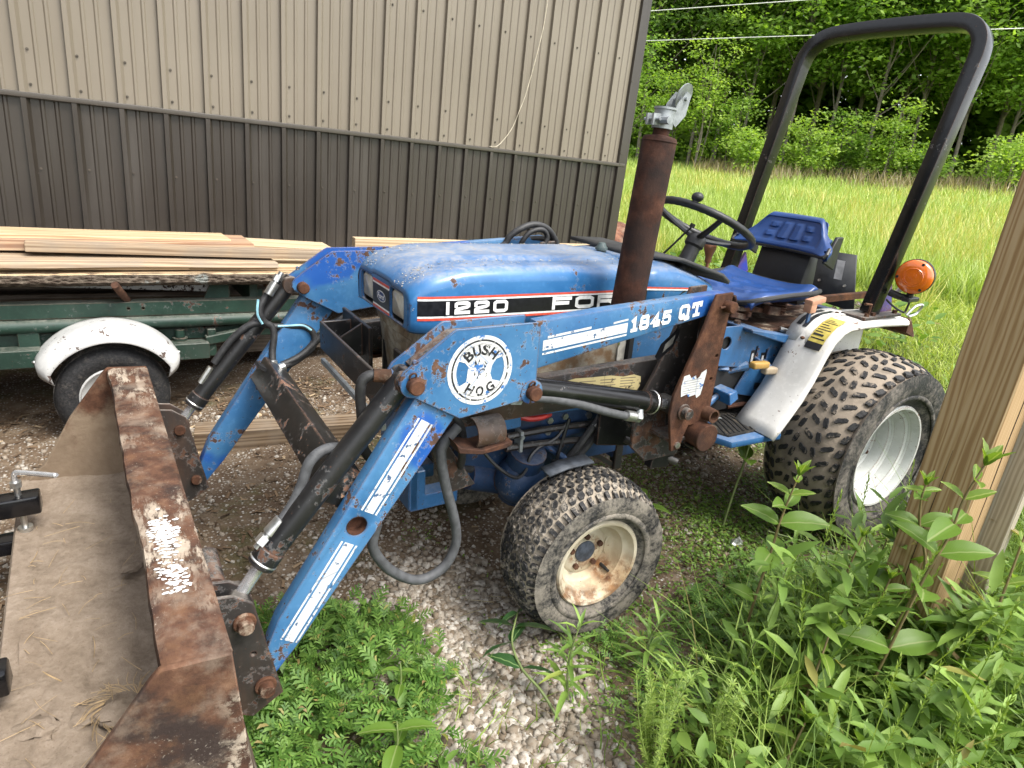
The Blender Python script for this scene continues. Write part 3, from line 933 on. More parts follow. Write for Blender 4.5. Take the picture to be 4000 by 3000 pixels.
# ---------------- dash cowl behind the hood
b = MB()
secs = [(1.047, .225, 1.072, .90), (0.98, .228, 1.076, .90), (0.90, .228, 1.070, .90), (0.80, .222, 1.040, .91), (0.715, .212, 1.012, .94)]
rr = []
for x, w, zt, zb in secs:
    pts = [(w, zb), (w, zt - .05)] + [(w - .035 + .035 * math.cos(rad(a)), zt - .05 + .035 * math.sin(rad(a))) for a in (30, 60, 90)] + [(w - .09, zt - 0.004), (0.05, zt)]
    rr.append([(x, y, z) for y, z in pts + [(-y, z) for y, z in reversed(pts)]])
n = len(rr[0])
b.add([p for r in rr for p in r], [(i * n + j, i * n + j + 1, (i + 1) * n + j + 1, (i + 1) * n + j) for i in range(len(rr) - 1) for j in range(n - 1)] + [tuple(range((len(rr) - 1) * n, len(rr) * n))])
cowl = b.build('dash_cowl', BLUE, T, ang=50, solid=0.005)
b = MB(); b.add([(x, s, z) for x, s, z in ((1.046, .2285, .956), (.93, .2315, .952), (.84, .2285, .990), (1.046, .2285, 1.0))], [(0, 1, 2, 3)]); b.build('stripe_black', DBLACK, cowl)
b = MB(); b.add([(1.046, 0.2325, .998), (.84, 0.2325, .985), (.84, 0.2325, .989), (1.046, 0.2325, 1.003)], [(0, 1, 2, 3)]); b.build('stripe_white', DWHITE, cowl)
b = MB(); b.add([(1.046, 0.2325, 1.003), (.84, 0.2325, .989), (.84, 0.2325, .9945), (1.046, 0.2325, 1.009)], [(0, 1, 2, 3)]); b.build('stripe_red', DRED, cowl)
b = MB()
b.add([(1.00, .10, 1.085), (1.00, -.235, 1.085), (.70, .232, 1.028), (.70, -.232, 1.028), (.655, .225, 1.00), (.655, -.225, 1.00), (.86, .20, 1.078), (.86, -.235, 1.078)], [(0, 1, 7, 6), (6, 7, 3, 2), (2, 3, 5, 4)])
b.build('instrument_panel', m_plain('dusty_black_panel', (0.045, 0.045, 0.045), 0.7, 0, 0.2), T, solid=0.012)
b = MB(); b.bb(.735, .775, -.03, .10, 1.040, 1.055); b.build('gauge_housing', PLASTIC, T, bevel=.004)

# ---------------- grille and radiator screens
def m_mesh(name, c1, c2, sc=260):
    g = G(name)
    vd = g.voro(sc, None, 'F1', 'Distance', 0.0)
    hole = g.step(vd, 0.30, 0.24)
    c = g.mix(g.step(g.noise(16, 5, .6), .4, .62), c1, c2)
    c = g.mix(hole, c, (0.012, 0.011, 0.010))
    return g.done(g.pbr(c, 0.7, 0.2, g.bump(hole, -0.5, 0.002)))
SCREEN = m_mesh('perforated_screen', (0.33, 0.30, 0.24), (0.20, 0.12, 0.06))
SCREEN_D = m_mesh('dusty_screen', (0.46, 0.42, 0.35), (0.28, 0.21, 0.145), 330)
b = MB()
zz = [(.915, 1.775), (.875, 1.772), (.868, 1.764), (.80, 1.757), (.792, 1.750), (.72, 1.742), (.66, 1.735)]
def gy_(u): return 0.19 * math.sin(u) , 0.02 * (1 - math.cos(u))
row = []
us = [-1.45, -1.2, -0.8, -0.4, 0, 0.4, 0.8, 1.2, 1.45]
vv = [(x - 0.035 * (1 - math.cos(u)), 0.205 * math.sin(u), z) for z, x in zz for u in us]
w_ = len(us)
b.add(vv, [(i * w_ + j, i * w_ + j + 1, (i + 1) * w_ + j + 1, (i + 1) * w_ + j) for i in range(len(zz) - 1) for j in range(w_ - 1)])
b.build('front_grille', SCREEN_D, T, ang=40)
for s in (1, -1):
    b = MB(); b.bb(1.09, 1.73, s * .196, s * .200, .66, .935); b.build('side_screen', SCREEN, T)
    b = MB(); b.plate([(1.065, .60), (1.090, .60), (1.094, .81), (1.088, .82), (1.092, .86), (1.086, .93), (1.064, .93)], [], 'y', s * .203, s * .207); b.build('screen_bracket', m_plain('cream_bracket', (.5, .48, .42), .6), T)
    b = MB(); b.bb(.75, 1.05, s * .205, s * .210, .63, .93); b.build('tank_panel', BLUE_P, T)
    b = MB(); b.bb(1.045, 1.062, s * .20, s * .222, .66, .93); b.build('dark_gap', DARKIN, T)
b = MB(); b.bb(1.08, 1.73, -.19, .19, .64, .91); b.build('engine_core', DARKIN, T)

# ---------------- loader frame, rails, guard
for s in (1, -1):
    b = MB()
    b.prism([(1.80, .705), (1.80, .80), (1.50, .812), (.965, .822), (.965, .70)], 'y', s * .325, s * .365)
    b.build('side_rail', BLACK_R, T, bevel=.006, seg=2)
b = MB(); b.add([(x, .3662, z) for x, z in ((1.43, .790), (1.375, .797), (1.32, .793), (1.25, .790), (1.20, .780), (1.16, .782), (1.132, .772), (1.128, .745), (1.145, .722), (1.30, .735), (1.43, .76))], [tuple(range(11))]); cd_ = b.build('caution_decal', m_worn('worn_cream_decal', (.60, .50, .25), (.03, .02, .015), .35, 22), T)
b = MB()
for i in range(5):
    for c_ in range(3):
        x0 = 1.36 - c_ * .075; z = .783 - i * .0085 - c_ * .004
        b.add([(x0, .3667, z), (x0 - .058 + .008 * (i % 2), .3667, z - .004), (x0 - .058 + .008 * (i % 2), .3667, z - .0015), (x0, .3667, z + .0025)], [(0, 1, 2, 3)])
b.build('caution_print', m_plain('decal_print', (.16, .13, .08), .6), cd_, weld=False, kind='stuff')
b = MB(); b.prism([(1.895, .742), (1.905, .742), (1.905, .832), (1.895, .832)], 'y', -.285, .285)
b.box((1.85, -.279, .787), (.10, .012, .09)); b.box((1.85, .279, .787), (.10, .012, .09)); b.bb(1.795, 1.807, -.365, -.10, .70, .85); b.bb(1.795, 1.807, .10, .365, .70, .85)
b.prism([(1.807, .745), (1.895, .745), (1.895, .80), (1.807, .85)], 'y', -.17, -.162)
guard = b.build('front_guard', BLACK, T, bevel=.002)
b = MB()
for y, z in ((-.22, .80), (-.22, .74), (.22, .80), (-.33, .77)): b.hexbolt((1.807, y, z), (1, 0, 0), .009, .009)
b.build('bolt', STEEL, guard)
b = MB(); b.box((1.90, 0, .702), (.012, .56, .016)); b.build('guard_strip', GREY_M, T)
# rusted bumper cup on near rail and its far twin
for s in (1, -1):
    b = MB()
    b.lathe([(.036, -.04), (.040, -.04), (.040, .04), (.036, .04)], (1.672, s * .40, .705), (1, 0, 0), 20, True, rad(70), rad(290))
    b.build('axle_stop_cup', BLACK_R, T)
    b = MB(); b.prism([(1.775, .705), (1.765, .675), (1.70, .660), (1.632, .664), (1.612, .672), (1.612, .682), (1.70, .672), (1.76, .69)], 'y', s * .36, s * .44); b.build('axle_stop_plate', RUST_P, T, bevel=.002)
    b = MB(); b.prism([(1.80, .71), (1.77, .70), (1.63, .48), (1.70, .47), (1.74, .52)], 'y', s * .27, s * .285); b.build('brace_plate', BLACK_R, T, bevel=.002)

# uprights that carry the loader arms
UP = [(.955, 1.046), (1.020, 1.043), (1.062, .915), (1.124, .760), (1.128, .70), (1.100, .578), (1.064, .582), (1.060, .617), (1.045, .655), (.963, .650), (.965, .70), (.962, .89)]
holes = [circ(.978, .862, .0055, 10), circ(.985, .792, .0055, 10)]
for s in (1, -1):
    o_ = .014 if s < 0 else 0.0
    b = MB(); b.plate(UP, holes, 'y', s * .492, s * .502)
    up = b.build('upright_plate', RUST_P, T, bevel=.0015)
    b = MB(); b.plate([(.955, 1.046), (1.020, 1.043), (1.062, .915), (1.11, .80), (1.165, .70), (1.165, .56), (1.10, .50), (.963, .50), (.962, .89)], [], 'y', s * .392, s * .404)
    b.bb(.985, 1.10, s * .404, s * .492, .60, .612)
    b.prism([(.955, .99), (.963, .99), (.966, .66), (.957, .66)], 'y', s * .404, s * .492)
    b.build('upright_inner', BLACK_R, T, bevel=.0015)
    b = MB(); b.prism([(1.03, .58), (1.06, .46), (.985, .448), (.95, .50), (.96, .56)], 'y', s * .36, s * .391); b.build('upright_foot', BLACK, T, bevel=.002)
    b = MB(); b.cyl((.977, s * .40, 1.010), (.977, s * .532, 1.010), .017, n=18); b.build('arm_pivot_pin', RUST_P, T, bevel=.002)
    b = MB(); b.cyl((.948, s * .512, 1.012), (1.012, s * .512, 1.009), .0035, n=8); b.build('cotter', RUST, T)
    b = MB(); b.cyl((1.077, s * .40, .703), (1.077, s * .528, .703), .017, n=18); b.lathe([(.017, .501), (.024, .501), (.024, .508), (.017, .508)], (1.077, 0, .703), (0, s, 0), 18); b.build('cylinder_pin', BLACK_R, T, bevel=.001)
    b = MB(); b.lathe([(.012, .50), (.021, .50), (.021, .535), (.0155, .535), (.0155, .505)], (.980, 0, .685), (0, s, 0), 20); b.build('pin_socket', RUST, T)
    b = MB(); b.cyl((.998, s * .42, .621), (.998, s * .540, .619), .0425, n=28); b.build('stand_tube_end', RUST_P, T, bevel=.002)
    b = MB(); b.lathe([(.047, .49), (.052, .49), (.052, .53), (.047, .53)], (.998, 0, .622), (0, s, 0), 20, True, rad(35), rad(190)); b.build('stand_saddle', BLACK, T)
    b = MB(); b.prism([(.985, .678), (.90, .652), (.985, .655)], 'y', s * .44, s * .50); b.build('saddle_tab', GREY_M, T)
    b = MB(); b.hexbolt((1.082, s * .502, .598), (0, s, 0), .010, .007); b.build('bolt', STEEL, up)
b = MB(); b.prism([(1.125, .845), (1.108, .882), (1.050, .925), (1.040, .915), (1.058, .868), (1.112, .832)], 'y', .4045, .4055); b.build('data_plate', DBLACK, T)
b = MB(); b.prism([(1.098, .855), (1.092, .880), (1.058, .905), (1.063, .880)], 'y', .4056, .4062); b.build('data_plate_fields', m_plain('worn_alu', (.35, .34, .31), .4, .5), T)
# torn white warning label on near upright
b = MB()
b.add([(x, .5032, z) for x, z in ((1.098, .815), (1.078, .818), (1.068, .806), (1.052, .812), (1.046, .800), (1.036, .806), (1.030, .818), (1.012, .826), (1.010, .815), (1.016, .770), (1.020, .748), (1.034, .740), (1.040, .752), (1.068, .748), (1.075, .758), (1.098, .752), (1.103, .785))], [tuple(range(17))])
lab = b.build('torn_label', LOGOW, T)
b = MB()
for i in range(6):
    z = .797 - i * .0075
    b.add([(1.096 - .002 * (i % 2), .5036, z), (1.026 + .006 * (i % 3), .5036, z + .002), (1.026 + .006 * (i % 3), .5036, z + .0045), (1.096 - .002 * (i % 2), .5036, z + .0025)], [(0, 1, 2, 3)])
b.build('label_print', m_plain('faded_print', (.30, .30, .30), .6), lab)

# ---------------- loader arms
def armpts(s, p):
    """far arm sits a touch further forward and higher"""
    if s > 0: return p
    return [(x + .012 + .012 * (1.0 - z), z + .016 + .035 * max(0, .95 - z)) for x, z in p]
UPPER = [(1.592, 1.008), (1.40, 1.021), (.958, 1.043), (.950, .985), (1.023, .977), (1.36, .925), (1.592, .886)]
ELBOW = [(1.588, 1.009), (1.808, 1.010), (1.818, 1.004), (1.930, .926), (1.940, .912), (1.942, .897), (1.934, .884), (1.905, .862), (1.793, .795), (1.603, .818), (1.588, .830)]
LOWER = [(1.900, .862), (1.798, .800), (2.184, .284), (2.232, .228), (2.258, .190), (2.278, .205), (2.268, .26), (2.222, .372)]
for s in (1, -1):
    y0, y1 = s * .440, s * .480
    b = MB(); b.prism(armpts(s, UPPER), 'y', y0, y1)
    arm = b.build('upper_arm', BLUE_L, T, bevel=.006, seg=2)
    eb = armpts(s, [(1.60, .99), (1.80, .992), (1.812, .986), (1.90, .925), (1.88, .86), (1.79, .812), (1.61, .835)])
    b = MB(); b.prism(eb, 'y', s * .4195, s * .4805)
    b.build('elbow_core', BLACK_R, T)
    ph = armpts(s, circ(1.905, .945, .0055, 10)) if s > 0 else armpts(s, circ(1.905, .945, .0055, 10))
    b = MB(); b.plate(armpts(s, ELBOW), [ph], 'y', s * .481, s * .489)
    eo = b.build('elbow_plate', BLUE_L, T, bevel=.0012)
    b = MB(); b.plate(armpts(s, ELBOW), [], 'y', s * .411, s * .419)
    b.build('elbow_plate', BLUE_L, T, bevel=.0012)
    b = MB(); b.plate(armpts(s, LOWER), [armpts(s, circ(2.038, .565, .0235, 24))] if s > 0 else [], 'y', y0, y1)
    low = b.build('lower_arm', BLUE_L, T, bevel=.005, seg=2)
    if s > 0:
        b = MB(); b.lathe([(.0232, .478), (.0225, .452), (.015, .447), (0.0005, .446)], (2.038, 0, .565), (0, 1, 0), 24)
        b.build('tube_socket', RUST_P, low)
    for (px, pz) in ((1.909, .895), (1.600, .835)):
        (ax_, az_), = armpts(s, [(px, pz)])
        b = MB()
        b.lathe([(.031, .488), (.031, .4905), (.026, .4915)], (ax_, 0, az_), (0, s, 0), 24); b.disc((ax_, s * .4915, az_), (0, s, 0), .026)
        b.build('pin_boss', BLUE_L, T)
        b = MB(); b.cyl((ax_, s * .385, az_), (ax_, s * .513, az_), .0185, n=20); b.build('pin', RUST_P, T, bevel=.003)
        b = MB(); b.tube([(ax_ + .005 + .008 * math.cos(t), s * (.497 + .004 * math.sin(t)), az_ + .022 + .009 * math.sin(t)) for t in np.linspace(0, 6.28, 10)], .0025, 6); b.build('pin_ring', RUST, T)
# decals on near upper arm: stripes, number, round badge
def strip(name, x0, x1, z0, z1, h0, h1, mat, par, y=.4806):
    bb_ = MB(); bb_.add([(x0, y, z0), (x1, y, z1), (x1, y, z1 + h1), (x0, y, z0 + h0)], [(0, 1, 2, 3)]); return bb_.build(name, mat, par)
arm_near = [o for o in T.children if o.name.startswith('upper_arm')][0]
strip('arm_stripe', 1.572, 1.312, .934, .957, .026, .026, STRIPEW, arm_near)
strip('arm_stripe', 1.572, 1.312, .923, .948, .005, .005, STRIPEW, arm_near)
strip('arm_stripe', 1.560, 1.430, .964, .977, .006, .006, STRIPEW, arm_near)
strip('arm_stripe', 1.360, 1.312, .983, .989, .005, .005, STRIPEW, arm_near)
stroked('loader_number', '!845', 1.302, 1.163, .955, .969, .040, .4808, DWHITE, arm_near, .24, gap=.16, narrow={'!': .75})
stroked('loader_letters', 'QT', 1.134, 1.050, .974, .983, .042, .4808, DWHITE, arm_near, .23, gap=.2)
LC = (1.745, .908)
def ring_(r0, r1, y, n=48, a0=0, a1=360):
    bb_ = MB(); vv = []
    for i in range(n + 1):
        a = rad(a0 + (a1 - a0) * i / n)
        vv += [(LC[0] - r0 * math.cos(a), y, LC[1] + r0 * math.sin(a)), (LC[0] - r1 * math.cos(a), y, LC[1] + r1 * math.sin(a))]
    bb_.add(vv, [(2 * i, 2 * i + 1, 2 * i + 3, 2 * i + 2) for i in range(n)]); return bb_
elb = [o for o in T.children if o.name.startswith('elbow_plate')][0]
bd = ring_(.062, .084, .4896).build('badge_ring', LOGOW, elb)
ring_(.0705, .0745, .4900).build('badge_inner_line', LOGOK, elb)
b = MB()
pl = [(-.060, .030), (-.050, .046), (-.028, .060), (0, .066), (.028, .060), (.050, .046), (.060, .030), (.040, .024), (.030, .010), (.026, -.010), (.032, -.026), (.058, -.034), (.044, -.052), (.02, -.063), (0, -.066), (-.02, -.063), (-.044, -.052), (-.058, -.034), (-.036, -.024), (-.034, -.006), (-.032, .012), (-.040, .022)]
b.add([(LC[0] - x, .4896, LC[1] + z) for x, z in pl], [tuple(range(len(pl)))])
b.build('badge_field', LOGOW, elb)
def arc_text(txt, r, a_start, a_end, h, inward, y):
    bb_ = MB()
    for i, ch in enumerate(txt):
        v, f = text_mesh(ch, 1.0, 1.0, 0.035)
        mn, mx = v.min(0), v.max(0)
        a = rad(a_start + (a_end - a_start) * i / (len(txt) - 1))
        w = h * 0.82
        for_x = (v[:, 0] - (mn[0] + mx[0]) / 2) / (mx[0] - mn[0]) * w
        for_z = (v[:, 1] - mn[1]) / (mx[1] - mn[1]) * h
        ang = math.pi / 2 - a if not inward else -(math.pi / 2 + a)
        ca, sa = math.cos(-ang), math.sin(-ang)
        cx, cz = r * math.cos(a), r * math.sin(a)
        bb_.add([(LC[0] - (cx + px * ca - pz * sa), y, LC[1] + cz + px * sa + pz * ca) for px, pz in zip(for_x, for_z)], f)
    return bb_
arc_text('BUSH', .037, 130, 50, .025, False, .4902).build('badge_word', LOGOK, elb, weld=False, smooth=False)
arc_text('HOG', .063, 238, 302, .025, True, .4902).build('badge_word', LOGOK, elb, weld=False, smooth=False)
b = MB()
for i in range(16):   # worn dark scuffs in the middle of the badge
    x = random.uniform(-.016, .022); z = random.uniform(-.022, .022); l = random.uniform(.006, .016); a = random.uniform(0.4, 2.4); w = random.uniform(.001, .0026)
    dx, dz = math.cos(a) * l, math.sin(a) * l
    b.add([(LC[0] - (x - w), .4901 + i * 2e-5, LC[1] + z), (LC[0] - (x + dx), .4901 + i * 2e-5, LC[1] + z + dz), (LC[0] - (x + w), .4901 + i * 2e-5, LC[1] + z)], [(0, 1, 2)])
b.build('badge_scuffs', LOGOK, elb, weld=False, smooth=False)
low_near = [o for o in T.children if o.name.startswith('lower_arm')][0]
def lowstrip(t0, t1, o0, o1):
    d = Vector((2.205 - 1.853, 0, .30 - .83)); L_ = d.length; d.normalize(); nn = Vector((-d.z, 0, d.x)) * -1
    base = Vector((1.853, .4806, .83))
    p = [base + d * (t0 * L_) + nn * o0, base + d * (t1 * L_) + nn * o0, base + d * (t1 * L_) + nn * o1, base + d * (t0 * L_) + nn * o1]
    bb_ = MB(); bb_.add(p, [(0, 1, 2, 3)]); bb_.build('arm_stripe', STRIPEW, low_near)
for (ta, tb) in ((.06, .445), (.575, .99)):
    lowstrip(ta, tb, -.013, .011); lowstrip(ta, tb, -.023, -.018); lowstrip(ta, tb, .016, .021)
# cross tube between lower arms
b = MB(); R = Matrix.Rotation(rad(-37), 3, 'Y')
b.box((2.045, -.005, .628), (.075, .868, .088), R)
ct = b.build('cross_tube', m_paint('scuffed_black_tube', (.006, .006, .0065), (.011, .0105, .010), .7, dust=.08, rustmul=(2.6, 2.8, 2.9)), T, bevel=.008, seg=2)
b = MB(); b.box((2.068, -.37, .668), (.045, .05, .01), R); b.build('hose_slot', DARKIN, ct)
# hydraulic cylinders
def cyl_ram(p0, pg, p1, r, nm):
    p0, pg, p1 = Vector(p0), Vector(pg), Vector(p1)
    d = (p1 - p0).normalized()
    b = MB(); b.cyl(p0 - d * .02, pg, r, n=22); b.cyl(pg - d * .008, pg + d * .035, r * 1.13, n=22)
    c = b.build(nm, BLACK_C if 'lift' in nm else BLACK, T, bevel=.002)
    b = MB(); b.cyl(pg + d * .034, p1, r * .52, n=16); b.build('rod', CHROME, c)
    b = MB(); b.cyl(p1 + Vector((0, -.035, 0)), p1 + Vector((0, .035, 0)), r * .85, n=16); b.build('clevis', BLACK_R, c, bevel=.002)
    b = MB(); b.cyl(p0 + Vector((0, -.033, 0)), p0 + Vector((0, .033, 0)), r * 1.02, n=16); b.build('clevis', BLACK_R, c, bevel=.002)
    b = MB(); b.lathe([(r * 1.14, 0), (r * 1.2, .003), (r * 1.14, .006)], pg + d * .02, d, 20); b.build('gland_ring', STEEL, c)
    return c
cyl_ram((1.915, .445, .893), (2.222, .445, .530), (2.296, .445, .432), .0275, 'bucket_cylinder')
cyl_ram((1.946, -.485, .910), (2.252, -.485, .548), (2.315, -.485, .470), .0275, 'bucket_cylinder')
cyl_ram((1.600, .445, .832), (1.175, .445, .728), (1.077, .445, .703), .030, 'lift_cylinder')
cyl_ram((1.615, -.445, .848), (1.18, -.445, .745), (1.085, -.445, .715), .030, 'lift_cylinder')

# ---------------- bucket
def bk(p, t):
    """near profile (t=0) to far profile (t=1)"""
    return (p[0] + .048 * t * (1 if p[0] < 2.6 else .35), p[1] + .088 * t)
YN, YF = .69, -.69
g = G('bucket_steel')
rc, ra = rust_col(g, g.scale((1, 1, 1)), 0.8)
sc_ = g.noise(34, 6, .72, g.scale((1, .3, 1)))
c = g.mix(g.step(g.noise(6, 5, .6), .48, .62), rc, (0.030, 0.020, 0.017))
c = g.mix(g.math('MULTIPLY', g.step(g.noise(11, 6, .7, g.scale((1, 1, 1), loc=(2, 8, 1))), .52, .68), .45), c, (0.14, 0.072, 0.036))
br = g.noise(2.6, 4, .6, g.scale((1, 1, 1), loc=(1, 2.2, 0)))
wh = g.math('MULTIPLY', g.step(sc_, .46, .56), g.step(br, .44, .58))
c = g.mix(g.math('MULTIPLY', wh, .9), c, g.mix(g.noise(60, 4), (0.26, 0.20, 0.145), (0.48, 0.42, 0.34)))
du = g.step(g.noise(9, 6, .7, g.scale((1, 1, 1), loc=(9, 3, 2))), .48, .70)
c = g.mix(g.math('MULTIPLY', du, .6), c, (0.20, 0.155, 0.118))
sp = g.math('MULTIPLY', g.step(g.noise(150, 4, .7), .60, .68), g.step(g.noise(6, 4, .6, g.scale((1, 1, 1), loc=(4, 1, 7))), .45, .62))
c = g.mix(g.math('MULTIPLY', sp, .55), c, (0.42, 0.37, 0.31))
BUCKET = g.done(g.pbr(c, .85, 0, g.bump(g.math('ADD', sc_, wh), .6, .005), .25))
g = G('dried_mud')
n1 = g.noise(12, 6, .65); n2 = g.noise(70, 5, .7)
c = g.ramp(g.math('ADD', g.math('MULTIPLY', n1, .6), g.math('MULTIPLY', n2, .4)), [(.3, (.115, .088, .064)), (.5, (.20, .158, .12)), (.7, (.275, .225, .178))])
c = g.mix(g.math('MULTIPLY', g.step(g.noise(5, 6, .7, g.scale((1, .4, 1))), .5, .72), .5), c, (.13, .094, .066))
c = g.mix(g.math('MULTIPLY', g.step(g.noise(150, 3, .7), .60, .68), .5), c, (.10, .07, .045))
MUD = g.done(g.pbr(c, .96, 0, g.bump(g.math('ADD', n1, g.math('MULTIPLY', n2, .6)), .8, .008), .1))
bucket = None
g = G('mud_caked_steel'); rc, ra = rust_col(g, None, .8); mk = g.step(g.math('ADD', g.math('MULTIPLY', g.xyz()[2], -1.6), g.noise(9, 6, .7)), -.42, -.10)
m_tyre_like = g.done(g.pbr(g.mix(mk, rc, g.mix(g.noise(30, 5), (.14, .10, .066), (.25, .19, .135))), .93, 0, g.bump(g.noise(40, 5, .7), .6, .006), .15))
NB = 56
def loft(prof, name, mat, par, wav=0.0, y0=YN, y1=YF, nb=NB, solid=0.0, ang=40, rough_=0.0):
    bb_ = MB(); m_ = len(prof); vv = []
    for i in range(nb + 1):
        t = i / nb; y = y0 + (y1 - y0) * t
        tt = (YN - y) / (YN - YF)
        for j, p in enumerate(prof):
            x, z = bk(p, tt)
            if len(p) > 2:
                x += p[2] * (mnoise.noise(Vector((y * 5.1, 3.7, 0))) * .6 + mnoise.noise(Vector((y * 13, 1.2, 0))) * .4)
                z += p[2] * .35 * mnoise.noise(Vector((y * 9, 7.7, 0)))
            if rough_:
                z += rough_ * mnoise.noise(Vector((x * 14, y * 9, j)))
            vv.append((x, y, z))
    bb_.add(vv, [(i * m_ + j, (i + 1) * m_ + j, (i + 1) * m_ + j + 1, i * m_ + j + 1) for i in range(nb) for j in range(m_ - 1)])
    return bb_.build(name, mat, par, solid=solid, ang=ang)
# outer shell: lip, back, floor, cutting edge
bucket = loft([(2.345, .395), (2.340, .500), (2.338, .508), (2.346, .514), (2.39, .518), (2.435, .522, .007), (2.450, .518, .013), (2.454, .505, .013), (2.448, .478, .011), (2.42, .46), (2.36, .45)], 'bucket', BUCKET, T, solid=0.0, ang=45)
bucket['label'] = 'rusty loader bucket with scuffed white lip and mud inside'
loft([(2.347, .398), (2.342, .33), (2.330, .24), (2.312, .17), (2.318, .135), (2.34, .118), (2.45, .116), (2.60, .127), (2.72, .142)], 'bucket_back', BUCKET, bucket)
PF = [(2.352, .46), (2.352, .33), (2.342, .24), (2.350, .175), (2.385, .142), (2.45, .130), (2.52, .133), (2.60, .140), (2.68, .147), (2.735, .155)]
def mudf(u, v):
    q = u * (len(PF) - 1); i = min(int(q), len(PF) - 2); f = q - i
    y = YN + (YF - YN) * v; x, z = bk((PF[i][0] + (PF[i + 1][0] - PF[i][0]) * f, PF[i][1] + (PF[i + 1][1] - PF[i][1]) * f), v)
    h = .010 * mnoise.noise(Vector((x * 9, y * 5, 1))) + .006 * mnoise.noise(Vector((x * 26, y * 14, 5))) + .0035 * abs(mnoise.noise(Vector((x * 60, y * 38, 9)))) + .002 * mnoise.noise(Vector((x * 150, y * 90, 3)))
    return (x + .3 * h, y, z + .006 + h)
b = MB(); b.grid(mudf, 70, 190); b.build('bucket_floor', MUD, bucket, ang=80, weld=False)
loft([(2.715, .158), (2.772, .166), (2.778, .158), (2.775, .148), (2.70, .136)], 'cutting_edge', MUD, bucket)
SP = [(2.340, .510), (2.455, .520), (2.47, .505), (2.58, .362), (2.70, .215), (2.755, .165), (2.74, .150), (2.60, .132), (2.45, .120), (2.34, .122), (2.314, .15), (2.328, .24)]
for t, y, dy in ((0, YN - .004, .016), (1, YF + .004, -.016)):
    b = MB(); b.prism([bk((p[0], p[1] + (.004 if p[1] > .3 else 0)), t) for p in SP], 'y', y, y + dy); b.build('side_plate', BUCKET if t == 0 else m_tyre_like, bucket, bevel=.003)
# white chipped stencil patch on the lip
b = MB()
for i in range(330):
    y = random.choice((random.gauss(.30, .035), random.gauss(.31, .04), random.gauss(.45, .028))); x = min(2.432, max(2.372, random.gauss(2.403, .013))); l = random.uniform(.0018, .0062)
    t = (YN - y) / (YN - YF); x_, z_ = bk((x, .5192 + (x - 2.39) * .085), t)
    k = random.randint(4, 7); a0 = random.uniform(0, 6.28)
    b.add([(x_ + l * 1.5 * random.uniform(.5, 1) * math.cos(a0 + 6.283 * j / k), y + l * random.uniform(.5, 1) * math.sin(a0 + 6.283 * j / k), z_ + .0006 + .000004 * i) for j in range(k)], [tuple(range(k))])
b.build('paint_flakes', m_plain('flaking_white_paint', (.72, .71, .69), .7, 0, .15, 60), bucket, weld=False, smooth=False, kind='stuff')
# mount brackets
MBK = [(2.345, .470), (2.300, .462), (2.262, .430), (2.250, .36), (2.216, .165), (2.285, .125), (2.325, .15), (2.340, .26)]
for s, t in ((1, .18), (-1, .84)):
    for y in (.437, .492):
        b = MB(); b.plate([bk(p, t) for p in MBK], [[bk(p, t) for p in circ(2.272, .30, .006, 10)]], 'y', s * y - .005, s * y + .005)
        b.build('mount_bracket', BLACK_R, bucket, bevel=.0015)
    for (px, pz) in ((2.284, .392), (2.253, .205)):
        x_, z_ = bk((px, pz), t)
        b = MB(); b.cyl((x_, s * .42, z_), (x_, s * .525, z_), .0165, n=18); b.lathe([(.0165, .497), (.024, .497), (.024, .506), (.0165, .506)], (x_, 0, z_), (0, s, 0), 18); b.build('bucket_pin', m_rust('muddy_pin', (1.1, 1, .9), .2, .7), bucket, bevel=.002)
b = MB(); x_, z_ = bk((2.325, .44), .25); b.cyl((x_, .30, z_), (x_, .43, z_), .024, n=16); b.build('pivot_bushing', BLACK_R, bucket)

# ---------------- wheels
def m_tyre(name, mudamt, mudc, lo=.35, hi=.6, side=None):
    g = G(name)
    n = g.noise(16, 6, .7); n2 = g.noise(90, 4, .7)
    rub = g.mix(g.step(n2, .3, .7), (.012, .012, .013), (.030, .030, .031))
    m = g.step(g.math('ADD', g.math('MULTIPLY', n, .65), g.math('MULTIPLY', n2, .35)), lo, hi)
    m = g.math('MULTIPLY', m, mudamt)
    mc = g.mix(n, mudc, tuple(q * 1.35 for q in mudc))
    mc = g.mix(g.step(g.noise(9, 5), .5, .7), mc, tuple(q * .72 for q in mudc))
    c = g.mix(m, rub, mc)
    return g.done(g.pbr(c, g.mixf(m, .65, .96), 0, g.bump(g.math('ADD', n, g.math('MULTIPLY', n2, .5)), .55, .006), .3))
T_BASE_R = m_tyre('muddy_tyre_rubber', 1.0, (.225, .187, .147), .20, .34)
T_LUG_R = m_tyre('muddy_tread_rubber', .85, (.21, .175, .138), .51, .60)
T_SIDE_R = m_tyre('dusty_sidewall_rubber', .65, (.20, .175, .15), .42, .66)
T_BASE_F = m_tyre('front_tyre_mud', .95, (.27, .23, .18), .34, .52)
T_LUG_F = m_tyre('front_tread_rubber', .85, (.29, .255, .21), .48, .60)
T_SIDE_F = m_tyre('front_sidewall_rubber', .75, (.22, .195, .16), .38, .60)

def tyre_prof(R, rr, w, sh, bulge):
    """outer half profile list (radius, across) from one bead over the tread to the other"""
    h = w / 2
    out = [(rr, -h * .74), (rr + .010, -h * .80)]
    out += [(rr + (R - rr) * .30, -h * (.96 + bulge)), (rr + (R - rr) * .55, -h * (1.0 + bulge)), (rr + (R - rr) * .80, -h * (.96 + bulge * .5)), (R - sh, -h * .86), (R - sh * .35, -h * .68), (R - .003, -h * .36), (R, 0)]
    return out + [(r, -a) for r, a in reversed(out[:-1])]

